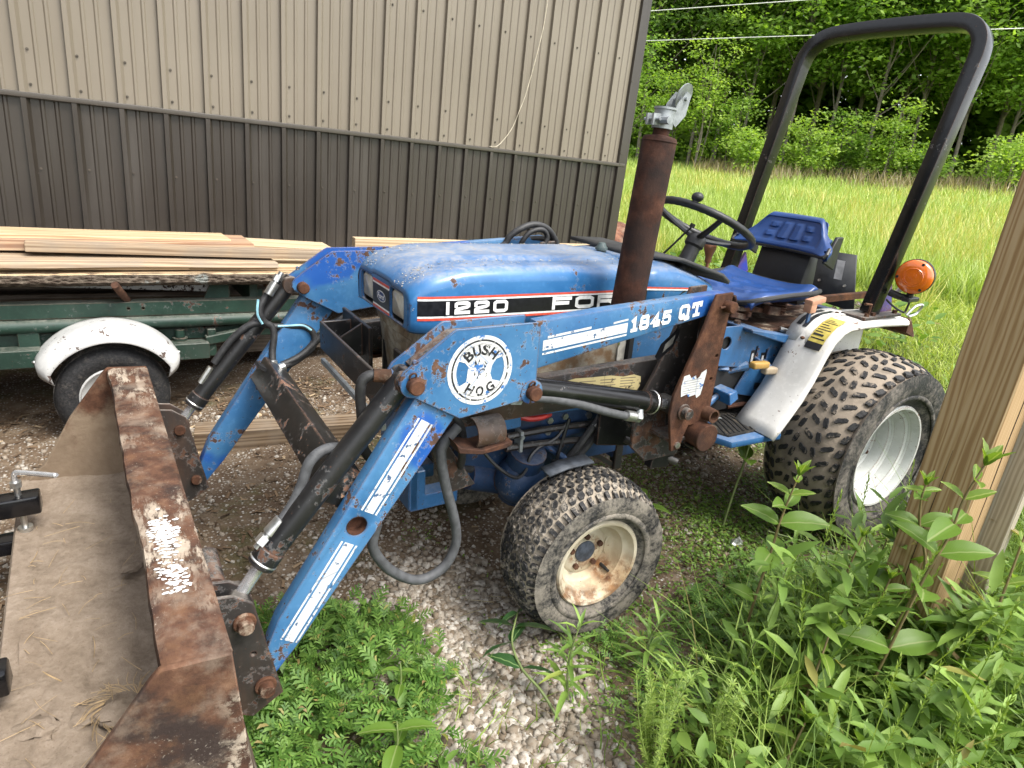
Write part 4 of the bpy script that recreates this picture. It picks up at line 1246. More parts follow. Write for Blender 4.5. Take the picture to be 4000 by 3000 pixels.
def wheel(cx, cy, R, rr, w, side, front, steer=0.0, nm='wheel'):
    """side +1: outer face towards +y. rim outer flange lies at cy"""
    wc = cy - side * (w * .5 * .80)
    W = empty(nm, (cx, wc, R - .006)); W.parent = T
    W.rotation_euler = (0, 0, steer)
    if side < 0: W.rotation_euler = (0, 0, math.pi + steer)
    prof = tyre_prof(R, rr, w, .045 if not front else .035, .02 if front else .0)
    # split sidewalls and tread so that each has its own dirt
    b = MB()
    seg = 72 if not front else 60
    b.lathe(prof[4:-4], (0, 0, 0), (0, 1, 0), seg)
    ty = b.build('tyre', T_BASE_F if front else T_BASE_R, W, ang=60)
    b = MB(); b.lathe(prof[:5], (0, 0, 0), (0, 1, 0), seg); b.lathe(prof[-5:], (0, 0, 0), (0, 1, 0), seg)
    # raised sidewall rings
    for s_ in (1, -1):
        p = prof[-3]
        b.lathe([(p[0] - .012, s_ * (p[1] - .001)), (p[0] - .008, s_ * (p[1] + .0035)), (p[0] + .004, s_ * (p[1] + .0035)), (p[0] + .008, s_ * (p[1] - .001))], (0, 0, 0), (0, 1, 0), seg)
    b.build('sidewall', T_SIDE_F if front else T_SIDE_R, W, ang=60)
    # tread lugs following the crown
    def surf(a, v, lift):
        """a angle, v across -1..1"""
        h = w / 2
        vv_ = abs(v)
        dr = (R - 0) - (.003 * (vv_ / .36) ** 2 if vv_ < .36 else .003 + (vv_ - .36) ** 1.7 * (.075 if front else .095))
        r_ = dr + lift
        return Vector((r_ * math.sin(a), v * h, r_ * math.cos(a)))
    b = MB()
    if front:
        N = 52; cols = [(-.68, .13, .5), (-.44, .12, -.7), (-.20, .12, .7), (.04, .12, -.7), (.28, .12, .7), (.52, .13, .5)]
        for i in range(N):
            for ci, (v0, vw, sl) in enumerate(cols):
                a0 = 2 * math.pi * (i + .5 * (ci % 2)) / N
                da = 2 * math.pi / N * .34
                shp = [(-1, -1), (.2, -1.25), (1, -.4), (1, 1), (-.2, 1.25), (-1, .4)]
                lo_ = [surf(a0 + da * q + sl * da * p * .5, v0 + .06 + vw * .78 * p, -.004) for p, q in shp]
                hi_ = [surf(a0 + da * q * .86 + sl * da * p * .5, v0 + .06 + vw * .70 * p, .0060 + random.uniform(-.0015, .001)) for p, q in shp]
                k = len(shp)
                b.add(lo_ + hi_, [tuple(range(k, 2 * k))] + [(j, (j + 1) % k, k + (j + 1) % k, k + j) for j in range(k)])
            for s_ in (1, -1):   # shoulder bars
                a0 = 2 * math.pi * i / N
                da = 2 * math.pi / N * .27
                lo_ = [surf(a0 + da * q, s_ * p, -.004) for p, q in ((.72, -1), (1.0, -1), (1.0, 1), (.72, 1))]
                hi_ = [surf(a0 + da * q * .8, s_ * p, .008) for p, q in ((.74, -1), (.97, -1), (.97, 1), (.74, 1))]
                for v_ in (lo_[1], lo_[2], hi_[1], hi_[2]): pass
                b.add(lo_ + hi_, [(4, 5, 6, 7)] + [(j, (j + 1) % 4, 4 + (j + 1) % 4, 4 + j) for j in range(4)])
    else:
        N = 40
        shp = [(-1, -.55), (-.6, -.95), (0, -.8), (.6, -1), (1, -.5), (1, .55), (.6, .95), (0, .8), (-.6, 1), (-1, .5)]
        for i in range(N):
            for ci in range(8):
                v0 = -.84 + .24 * ci
                bar = ci % 2 == 0
                a0 = 2 * math.pi * (i + (.5 if ci % 4 >= 2 else 0)) / N
                da = 2 * math.pi / N
                hv, ha = (.118, .21) if bar else (.058, .36)
                tl = .16 if ci % 4 < 2 else -.16
                def pt(p, q, k_, l_):
                    return surf(a0 + da * (ha * q * k_ + (tl * p if bar else 0)), v0 + hv * p * k_ + (0 if bar else .03 * q * (1 if tl > 0 else -1)), l_)
                jit = random.uniform(-.0012, .0004)
                lo_ = [pt(p, q, 1.0, -.004) for p, q in shp]; hi_ = [pt(p, q, .88, .0048 + jit) for p, q in shp]
                k = len(shp)
                b.add(lo_ + hi_, [tuple(range(k, 2 * k))] + [(j, (j + 1) % k, k + (j + 1) % k, k + j) for j in range(k)])
    b.build('tread', T_LUG_F if front else T_LUG_R, W, ang=30, weld=False, kind='stuff')
    # rim (outer side at +y in wheel frame)
    f = w * .5 * .80
    b = MB()
    if front:
        b.lathe([(rr + .004, f - .012), (rr + .006, f), (rr + .001, f + .006), (rr - .008, f + .004), (rr - .014, f - .012), (rr - .020, f - .020), (rr - .030, f - .026), (rr - .034, f - .060), (rr - .040, f - .068), (rr - .048, f - .071), (.080, f - .078), (.070, f - .070), (.034, f - .070)], (0, 0, 0), (0, 1, 0), 48)
        b.lathe([(rr - .024, -f + .02), (rr - .03, -f * .2), (rr - .036, f - .075)], (0, 0, 0), (0, 1, 0), 48)
        rim = b.build('rim', CREAM, W, ang=40)
        b = MB(); b.lathe([(.036, f - .074), (.035, f - .066), (.028, f - .064), (.0005, f - .063)], (0, 0, 0), (0, 1, 0), 28); b.build('hub', m_plain('dull_hub', (.055, .065, .085), .6, .2, .4, 60), W, ang=40)
        b = MB()
        for k in range(5):
            a = 2 * math.pi * k / 5 + .3; b.hexbolt((.054 * math.cos(a), f - .071, .054 * math.sin(a)), (0, 1, 0), .0095, .012)
        b.build('wheel_bolt', RUST, W)
        b = MB(); b.cyl((.068 * -1, f - .070, -.066), (-.072, f - .045, -.070), .0055, n=10); b.cyl((-.072, f - .045, -.070), (-.073, f - .034, -.071), .0045, n=10); b.build('valve_stem', RUBBER, W)
        b = MB(); b.tube([(-.10, f - .0715, .035), (-.082, f - .073, .02), (-.078, f - .074, -.02), (-.092, f - .072, -.045)], .003, 6, 4); b.build('pressed_rib', CREAM, W)
    else:
        b.lathe([(rr + .004, f - .012), (rr + .007, f), (rr + .002, f + .009), (rr - .006, f + .008), (rr - .011, f), (rr - .013, f - .022), (rr - .020, f - .030), (rr - .034, f - .034), (rr - .037, f - .046), (rr - .039, f - .072), (rr - .046, f - .080), (rr - .058, f - .084), (rr - .061, f - .096), (rr - .062, f - .128), (rr - .068, f - .136), (.11, f - .140), (.095, f - .130), (.05, f - .130)], (0, 0, 0), (0, 1, 0), 64)
        b.lathe([(rr - .02, -f + .02), (rr - .05, f - .14)], (0, 0, 0), (0, 1, 0), 56)
        rim = b.build('rim', RIMW, W, ang=28)
        b = MB(); b.lathe([(.05, f - .134), (.05, f - .10), (.04, f - .092), (.0005, f - .09)], (0, 0, 0), (0, 1, 0), 28); b.build('hub', GREY_M, W, ang=40)
        b = MB()
        for k in range(5):
            a = 2 * math.pi * k / 5 + 1.2; b.hexbolt((.078 * math.cos(a), f - .131, .078 * math.sin(a)), (0, 1, 0), .013, .016); b.cyl((.078 * math.cos(a), f - .12, .078 * math.sin(a)), (.078 * math.cos(a), f - .105, .078 * math.sin(a)), .008, n=10)
        b.build('wheel_bolt', RUST_P, W)
    return W
wheel(0, .560, .372, .203, .325, 1, False, nm='rear_wheel')
wheel(0, -.560, .372, .203, .325, -1, False, nm='rear_wheel')
wheel(1.312, .492, .252, .139, .215, 1, True, rad(-2), nm='front_wheel')
wheel(1.312, -.492, .252, .139, .215, -1, True, rad(-2), nm='front_wheel')

# ---------------- running gear under the body
b = MB()
b.tube([(1.312, .36, .235), (1.312, .22, .27), (1.312, .10, .31), (1.312, 0, .33), (1.312, -.10, .31), (1.312, -.22, .27), (1.312, -.36, .235)], [.045, .05, .065, .09, .065, .05, .045], 14, 3)
b.cyl((1.40, .13, .31), (1.40, .20, .50), .055, .06, n=16); b.ball((1.40, .17, .39), .085, 16, 10, (1.05, .9, 1.0)); b.cyl((1.40, .10, .34), (1.56, .10, .40), .045, n=14)
b.build('front_axle', BLUE_D, T, ang=45)
for s in (1, -1):
    b = MB(); b.cyl((1.312, s * .33, .16), (1.312, s * .33, .36), .042, n=16); b.ball((1.312, s * .33, .36), .045, 14, 8); b.cyl((1.312, s * .33, .25), (1.312, s * .40, .25), .05, n=16); b.build('king_pin_housing', BLUE_D, T)
    b = MB(); b.add([(1.425, s * .31, .500), (1.425, s * .36, .496), (1.36, s * .31, .512), (1.36, s * .36, .508), (1.265, s * .31, .512), (1.265, s * .36, .508)], [(0, 1, 3, 2), (2, 3, 5, 4)]); b.build('mud_scraper', m_plain('scuffed_grey_plate', (.075, .085, .10), .6, 0, .4, 40), T, solid=.006)
b = MB(); b.cyl((1.35, .20, .520), (1.235, .24, .430), .011, n=10); b.build('steering_link', BLUE_D, T)
b = MB(); b.bb(.95, 1.60, -.115, .115, .37, .655); b.bb(1.08, 1.46, .115, .20, .52, .68); b.bb(.2, .97, -.11, .11, .34, .60); b.cyl((0, -.30, .37), (0, .30, .37), .085, n=20); b.bb(-.18, .25, -.13, .13, .30, .68)
b.build('engine_block', BLUE_D, T, bevel=.012, seg=2)
b = MB(); b.bb(1.46, 1.545, .20, .245, .608, .70); b.build('side_cover', BLUE_P, T, bevel=.006)
b = MB(); b.prism([(1.47, .645), (1.47, .675), (1.05, .655), (1.05, .625)], 'y', .20, .25); b.build('blue_rail', BLUE_P, T, bevel=.004)
b = MB()
for x, z in ((1.332, .595), (1.336, .557), (1.18, .589), (1.179, .552), (1.275, .60), (1.28, .56)): b.hexbolt((x, .20, z), (0, 1, 0), .011, .010)
b.build('engine_bolt', STEEL, T)
b = MB(); b.tube([(1.50, .225, .578), (1.36, .225, .578), (1.20, .225, .568), (1.15, .225, .563)], .011, 8, 2); b.tube([(1.50, .225, .540), (1.36, .225, .532), (1.18, .225, .512), (1.14, .22, .508)], .011, 8, 2); b.build('oil_pipe', BLACK, T)
b = MB(); b.bb(1.448, 1.458, .205, .240, .525, .592); b.hexbolt((1.453, .24, .575), (0, 1, 0), .007, .006); b.build('pipe_clamp', GREY_M, T)
b = MB(); b.tube([(1.465, .235, .642), (1.43, .24, .632), (1.39, .24, .630), (1.355, .235, .634)], .009, 8, 3); b.build('red_strap', m_plain('red_plastic', (.45, .03, .025), .4), T)
b = MB(); b.tube([(1.575, .22, .545), (1.54, .23, .50), (1.49, .24, .455), (1.455, .24, .44), (1.43, .24, .46), (1.415, .235, .50), (1.38, .23, .525), (1.32, .23, .545), (1.285, .23, .59)], .0055, 6, 4); b.tube([(1.28, .235, .605), (1.30, .235, .53), (1.315, .235, .46)], .006, 6, 2); b.box((1.318, .235, .445), (.025, .012, .05)); b.build('wiring', PLASTIC, T)
b = MB()
b.tube([(1.165, .25, .60), (1.19, .25, .575), (1.24, .24, .50), (1.27, .22, .44), (1.25, .2, .40)], .0125, 8, 4); b.tube([(1.135, .25, .59), (1.16, .25, .56), (1.21, .24, .49), (1.235, .23, .455), (1.22, .2, .42), (1.12, .15, .45)], .0125, 8, 4); b.build('hydraulic_hose', HOSE, T)
b = MB(); b.cyl((1.165, .25, .60), (1.19, .25, .570), .0145, n=10); b.cyl((1.135, .25, .59), (1.16, .25, .560), .0145, n=10); b.build('hose_fitting', STEEL, T)
b = MB(); b.prism([(1.76, .46), (1.71, .46), (1.71, .375), (1.60, .375), (1.60, .325), (1.76, .325)], 'y', .06, .12); b.prism([(1.76, .46), (1.71, .46), (1.71, .375), (1.60, .375), (1.60, .325), (1.76, .325)], 'y', -.12, -.06); b.bb(1.735, 1.765, -.12, .12, .33, .66); b.build('front_bracket', BLUE_P, T, bevel=.003)
# belly plates, drop legs and step bar
for s in (1, -1):
    b = MB(); b.prism([(1.20, .52), (1.20, .70), (.93, .70), (.93, .50), (1.00, .48)], 'y', s * .27, s * .285); b.build('frame_plate', BLACK, T, bevel=.002)
b = MB(); b.bb(.93, .965, .09, .12, .30, .50); b.build('belly_leg', BLACK, T, bevel=.003)
b = MB(); b.box((1.03, .105, .36), (.20, .012, .02), Matrix.Rotation(rad(-33), 3, 'Y')); b.build('belly_brace', BLACK, T)
b = MB(); b.cyl((1.10, .30, .53), (.955, .40, .466), .012, n=12); b.build('lock_rod', m_plain('worn_rod', (.06, .055, .05), .5), T)
b = MB(); b.disc((.9548, .4001, .4659), (-.145, .1, -.064), .0115, 14); b.build('lock_rod_end', m_plain('bright_end', (.55, .53, .48), .5), T)

# ---------------- foot plates, cab floor, levers
g = G('ribbed_foot_mat')
w1 = g.wave(70, 0, 0, g.scale((1, 1, 0), rot=(0, 0, .5)), 'X'); w2 = g.wave(70, 0, 0, g.scale((1, 1, 0), rot=(0, 0, -.5)), 'X')
xx = g.xyz()[0]
f_ = g.mixf(g.step(g.xyz()[1], .169, .171), w1, w2)
c = g.mix(g.step(f_, .4, .7), (.05, .045, .038), (.018, .018, .018)); c = g.mix(g.math('MULTIPLY', g.step(g.noise(20, 5), .45, .65), .6), c, (.17, .14, .10))
MATM = g.done(g.pbr(c, .75, 0, g.bump(f_, .8, .006), .3))
for s in (1, -1):
    b = MB()
    b.prism([(.705, s * .275), (.665, s * .372), (.425, s * .392), (.30, s * .11), (.46, s * .10), (.58, s * .17)], 'z', .443, .469)
    fp = b.build('foot_plate', BLUE_P, T, bevel=.006, seg=2)
    b = MB()
    b.prism([(.672, s * .282), (.645, s * .338), (.435, s * .345), (.35, s * .13), (.45, s * .12), (.57, s * .185)], 'z', .4695, .476); b.build('foot_mat', MATM, fp)
    b = MB()
    for k in range(10):   # raised ribs of the mat
        t = k / 9
        x0, x1 = .64 - .215 * t * .95, .56 - .19 * t
        b.tube([(.650 - .20 * t, s * (.328 + .008 * t), .4765), (.61 - .19 * t, s * (.245 + .01 * t), .4765), (.585 - .16 * t, s * (.20 - .01 * t), .4765)], .0035, 5)
    b.build('mat_rib', RUBBER, fp)
# blue transmission side panel
holes_ = [circ(.585, .772, .024, 18), [(.405, .742), (.415, .742), (.415, .675), (.405, .675)], [(.345, .725), (.355, .725), (.355, .645), (.345, .645)]]
for s in (1, -1):
    b = MB(); b.plate([(.70, .835), (.52, .832), (.24, .745), (.24, .53), (.36, .53), (.50, .565), (.44, .66), (.70, .70)], holes_, 'y', s * .196, s * .203); sp_ = b.build('transmission_panel', BLUE_P, T, bevel=.002)
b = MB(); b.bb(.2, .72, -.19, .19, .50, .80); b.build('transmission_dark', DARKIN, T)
b = MB(); b.prism([(.515, .828), (.24, .775), (.235, .758), (.30, .752), (.51, .812)], 'y', .08, .245); b.build('seat_deck', BLUE_P, T, bevel=.004)
b = MB(); b.bb(-.10, .60, -.22, .20, .79, .805); b.build('seat_floor', m_rust('dusty_floor_steel', (.6, .55, .5), .3, .6), T, bevel=.003)
for x, z in ((.43, .705), (.37, .69)):
    b = MB(); b.add([(x + .012, .2036, z + .024), (x - .012, .2036, z + .024), (x - .012, .2036, z - .03), (x + .012, .2036, z - .03)], [(0, 1, 2, 3)]); d_ = b.build('gear_decal', DBLACK, T)
    b = MB()
    for q in ((.000, .010), (-.004, .0), (.004, 0)): b.add([(x + q[0] + .0012, .2040, z + .012), (x + q[0] - .0012, .2040, z + .012), (x + q[0] - .0012, .2040, z - .02), (x + q[0] + .0012, .2040, z - .02)], [(0, 1, 2, 3)])
    b.build('gear_marks', DWHITE, d_, weld=False)
b = MB(); b.add([(.385, .2036, .595), (.350, .2036, .588), (.350, .2036, .560), (.385, .2036, .566)], [(0, 1, 2, 3)]); b.build('hydraulic_decal', DBLACK, T)
def lever(nm, knobc, base, mid, tip, kb, col):
    b = MB(); b.tube([base, mid, tip], .007, 8, 3); L_ = b.build('lever', BLUE_P, T)
    b = MB(); b.box(kb[0], kb[1], Matrix.Rotation(rad(kb[2]), 3, 'Y')); b.build('grip', col, L_, bevel=min(kb[1]) * .28, seg=3)
lever('range', None, (.41, .19, .70), (.42, .23, .695), (.44, .26, .697), ((.475, .275, .700), (.085, .030, .026), -4), m_plain('amber_grip', (.32, .19, .045), .5, 0, .15))
lever('gear', None, (.35, .19, .68), (.36, .23, .672), (.375, .25, .668), ((.395, .262, .665), (.068, .030, .028), -6), m_plain('tan_grip', (.30, .24, .165), .6, 0, .15))
b = MB(); b.bb(.246, .262, .272, .280, .80, .905); L_ = b.build('position_lever', BLUE_P, T)
b = MB(); b.box((.258, .277, .905), (.034, .034, .05)); b.box((.236, .277, .923), (.08, .036, .022), Matrix.Rotation(rad(7), 3, 'Y')); b.build('grip', m_plain('faded_orange_grip', (.42, .22, .14), .55, 0, .12), L_, bevel=.005, seg=2)
b = MB(); b.tube([(.62, .14, .62), (.56, .16, .635), (.50, .19, .66), (.455, .205, .672)], [.013, .013, .014, .02], 10, 3); b.tube([(.66, .10, .655), (.60, .15, .668), (.54, .19, .668)], .028, 10, 2, True, .4); b.build('brake_pedal_arm', BLUE_P, T)
b = MB(); b.prism([(.60, .60), (.56, .61), (.545, .575), (.585, .552)], 'y', .19, .27); b.cyl((.575, .21, .58), (.66, .21, .53), .012, n=10); b.build('brake_pedal', BLUE, T, bevel=.003)
b = MB(); b.tube([(.50, .19, .508), (.44, .21, .515), (.38, .22, .512), (.36, .21, .520)], .010, 8, 3); b.build('diff_lock_pedal', m_rust('pedal_rust', (.8, .7, .7), .4), T)
# tangle of linkages under the seat
b = MB()
b.box((.46, .13, .845), (.10, .02, .022), Matrix.Rotation(rad(-12), 3, 'Y')); b.box((.40, .13, .865), (.16, .012, .018), Matrix.Rotation(rad(-7), 3, 'Y')); b.box((.46, .09, .885), (.012, .05, .075), Matrix.Rotation(rad(28), 3, 'Y')); b.box((.30, .15, .858), (.07, .03, .032), Matrix.Rotation(rad(-10), 3, 'Y')); b.box((.49, .155, .815), (.02, .02, .045)); b.box((.15, .12, .85), (.30, .02, .015)); b.box((.42, 0.0, .85), (.02, .30, .02)); b.box((.20, -.02, .84), (.02, .30, .02))
b.build('seat_linkage', m_rust('linkage_rust', (.75, .65, .6), .4, .3), T, bevel=.003)
b = MB()
for k in range(7): b.lathe([(.030, k * .010), (.034, k * .010 + .003), (.030, k * .010 + .006)], (.23, .12, .838), (-.12, 0, 1), 16)
b.build('seat_spring', RUST, T)
b = MB(); b.cyl((.30, .20, .80), (.215, .23, .775), .009, n=8); b.cyl((.235, .20, .80), (.20, .22, .79), .014, n=8); b.build('control_rod', STEEL, T)

# ---------------- seat
g = G('blue_vinyl')
n = g.noise(6, 4); c = g.mix(g.step(n, .3, .7), (.006, .034, .14), (.011, .052, .20))
c = g.mix(g.math('MULTIPLY', g.step(g.noise(40, 5, .7), .55, .75), .12), c, (.2, .2, .22))
SEATB = g.done(g.pbr(c, .36, 0, g.bump(g.noise(350, 2), .1, .001), .5))
def cushion(fn, nu, nv, name, thick, lip=True):
    b = MB(); b.grid(fn, nu, nv)
    o = b.build(name, SEATB, T, ang=60)
    md = o.modifiers.new('pad', 'SOLIDIFY'); md.thickness = thick; md.offset = -1
    return o
def pad_bump(u, v, rects, h):
    d = 0
    for (u0, u1, v0, v1) in rects:
        cx, cy = (u0 + u1) / 2, (v0 + v1) / 2
        du, dv = abs(u - cx) - (u1 - u0) / 2, abs(v - cy) - (v1 - v0) / 2
        q = max(du, dv)
        d = max(d, h * min(1, max(0, -q / .018 + .5)))
    return d
RB = [(.14, .26, .58, .72), (.14, .26, .30, .46), (.33, .47, .28, .74), (.53, .67, .28, .74), (.74, .86, .58, .72), (.74, .86, .30, .46)]
def back_fn(u, v):
    # u: 0 far wing .. 1 near wing, v: 0 bottom .. 1 top
    s = (u - .5) * 2
    top = .135 * (1 - sstep(.60, 1.0, abs(s)) * .55)
    ww = .235 - .045 * sstep(.35, 1.0, v)
    y = s * ww - .045
    z = 1.045 + v * float(top) + .012
    x = .050 + .055 * abs(s) ** 2.4 - .055 * v + (.02 * (1 - v) ** 2)
    rects = [(a, b_, c_, d_) for a, b_, c_, d_ in RB]
    k = pad_bump((u - .5) / .64 + .5, v, rects, .009) if .18 < u < .82 else 0
    panel = -.006 if (.16 < u < .84 and .18 < v < .86) else 0
    e = max(abs(s) - .86, 0) / .14; ev = max(abs(v - .5) - .40, 0) / .10
    x -= .020 * e * e + .016 * ev * ev
    return (x + k + panel, y, z)
cb = cushion(back_fn, 60, 34, 'seat_back', .028)
b = MB(); b.tube([back_fn(u, v) for u, v in [(0.02, .5), (.02, .05), (.2, 0), (.5, 0), (.8, 0), (.98, .05), (.98, .5)]], .0075, 8, 3); b.build('edge_trim', PLASTIC, cb)
def seat_fn(u, v):
    # u: 0 rear .. 1 front, v: 0 far .. 1 near
    s = (v - .5) * 2
    x = .115 + .345 * u
    y = s * (.225 - .03 * u * u) - .02
    z = .905 + .030 * abs(s) ** 3 - .018 * sstep(.75, 1.0, u) + .028 * (1 - sstep(0, .22, u))
    rects = [(.2, .3, .24, .40), (.2, .3, .60, .76), (.45, .57, .24, .44), (.45, .57, .56, .76), (.7, .8, .24, .42), (.7, .8, .58, .76)]
    e = max(abs(s) - .82, 0) / .18; eu = max(abs(u - .5) - .42, 0) / .08
    return (x, y, z + pad_bump(u, v, rects, .008) + .012 - .022 * e * e - .018 * eu * eu)
cs = cushion(seat_fn, 44, 44, 'seat_cushion', .03)
b = MB(); b.tube([seat_fn(u, v) for u, v in [(0, 0), (0, .5), (0, 1), (.5, 1), (.9, 1), (1, .85), (1, .5), (1, .1), (.9, 0), (.5, 0), (0, 0)]], .010, 8, 3); b.build('edge_trim', RUBBER, cs)
b = MB(); b.prism([(.07, .90), (.03, 1.06), (-.02, 1.06), (-.03, .86), (.05, .84)], 'y', -.17, .08); b.build('seat_bellows', m_plain('black_bellows', (.012, .012, .013), .55), T, bevel=.012, seg=2)
for s in (1, -1):
    b = MB(); b.prism([(.05, 1.03), (.0, 1.13), (-.04, 1.13), (-.02, 1.0)], 'y', s * .19 - .05, s * .19 - .035); b.build('seat_hinge', PLASTIC, T, bevel=.003)

# ---------------- steering wheel and column
SWC = Vector((.690, .104, 1.179)); SN = Vector((-math.sin(.459), 0, math.cos(.459)))
su = Vector((0, 1, 0)); sv = SN.cross(su)
b = MB(); Rw = .170
pts = [SWC + (su * math.cos(t) + sv * math.sin(t)) * Rw for t in np.linspace(0, 2 * math.pi, 73)]
b.tube(pts, [(.0125 + .0008 * (i % 2)) for i in range(73)], 10, 1, False)
sw = b.build('steering_wheel', PLASTIC, T, ang=60)
b = MB()
for t in (rad(90), rad(210), rad(330)):
    dv = su * math.cos(t) + sv * math.sin(t)
    b.tube([SWC - SN * .052 + dv * .02, SWC - SN * .030 + dv * .09, SWC + dv * .166], [.016, .013, .010], 8, 3, True, .6)
b.build('spoke', PLASTIC, sw)
b = MB(); b.lathe([(.0005, .004), (.028, .0), (.034, -.012), (.034, -.035), (.024, -.045)], SWC - SN * .045, SN, 20); b.build('hub', PLASTIC, sw, ang=40)
b = MB(); p = SWC - sv * .165 * -1 + su * -.05; p = SWC + (su * math.cos(2.0 + math.pi) + sv * math.sin(2.0 + math.pi)) * Rw
b.cyl(p, p + SN * .016, .010, n=10); b.ball(p + SN * .028, .020, 12, 8, (1, 1, .8)); b.build('spinner_knob', PLASTIC, sw)
b = MB(); b.cyl(SWC - SN * .07, SWC - SN * .22, .026, .030, n=16); b.build('steering_column', PLASTIC, T)
b = MB(); b.tube([(.80, .02, 1.05), (.77, .05, 1.10), (.745, .08, 1.15), (.735, .09, 1.165)], .004, 6, 2); b.tube([(.735, .09, 1.165), (.73, .092, 1.178)], .009, 8); b.build('throttle_lever', PLASTIC, T)
b = MB(); b.cyl((.60, .065, 1.00), (.60, .065, 1.05), .006, n=8); b.lathe([(.008, 0), (.012, .006), (.012, .022), (.016, .036), (.0215, .050), (.0215, .062), (.016, .074), (.0005, .079)], (.60, .065, 1.035), (0, 0, 1), 18)
b.build('gear_knob', m_plain('brown_wooden_knob', (.20, .085, .045), .4, 0, .15), T, ang=50)

# ---------------- muffler
mu = Vector((1.200, .338, .95)); md_ = Vector((1.158, .338, 1.44)); mdir = (md_ - mu).normalized()
b = MB(); b.lathe([(.0005, 0), (.0445, .0), (.0460, .01), (.0460, .479), (.044, .487), (.040, .490), (.0215, .494), (.0215, .53)], mu, mdir, 32)
muf = b.build('muffler', RUST_M, T, ang=40)
b = MB(); b.lathe([(.0455, .474), (.0475, .478), (.0455, .484)], mu, mdir, 32); b.build('muffler_seam', RUST_M, muf)
tp = mu + mdir * .51
b = MB(); b.lathe([(.026, 0), (.027, .0), (.027, .045), (.030, .047), (.030, .052), (.023, .052), (.023, .02)], tp, mdir, 24)
b.cyl(tp + Vector((.022, .015, .02)), tp + Vector((.022, .05, .02)), .010, n=8); b.box(tp + Vector((.034, .012, .022)), (.025, .006, .028)); b.box(tp + Vector((.034, -.012, .022)), (.025, .006, .028)); b.cyl(tp + Vector((.036, -.03, .022)), tp + Vector((.036, .03, .022)), .004, n=8)
rc_ = b.build('rain_cap', GREY_M, muf)
hp = tp + mdir * .056 + Vector((-.032, 0, 0))
b = MB(); fl = Vector((-.62, .12, .78)).normalized(); fn_ = Vector((-.55, .72, .25)); fn_ = (fn_ - fl * fn_.dot(fl)).normalized()
b.tube([hp + fl * .034 - fn_ * .0015, hp + fl * .034 + fn_ * .0015], .034, 28)
b.prism([(hp.x + .03, hp.z - .035), (hp.x + .01, hp.z + .01), (hp.x - .015, hp.z + .038), (hp.x - .03, hp.z + .03), (hp.x - .02, hp.z - .02), (hp.x + .01, hp.z - .05)], 'y', hp.y + .018, hp.y + .022); b.prism([(hp.x + .03, hp.z - .035), (hp.x + .01, hp.z + .01), (hp.x - .015, hp.z + .038), (hp.x - .03, hp.z + .03), (hp.x - .02, hp.z - .02), (hp.x + .01, hp.z - .05)], 'y', hp.y - .022, hp.y - .018)
b.cyl(hp + Vector((-.012, -.03, .02)), hp + Vector((-.012, .03, .02)), .005, n=8)
b.build('flap', GREY_M, muf)

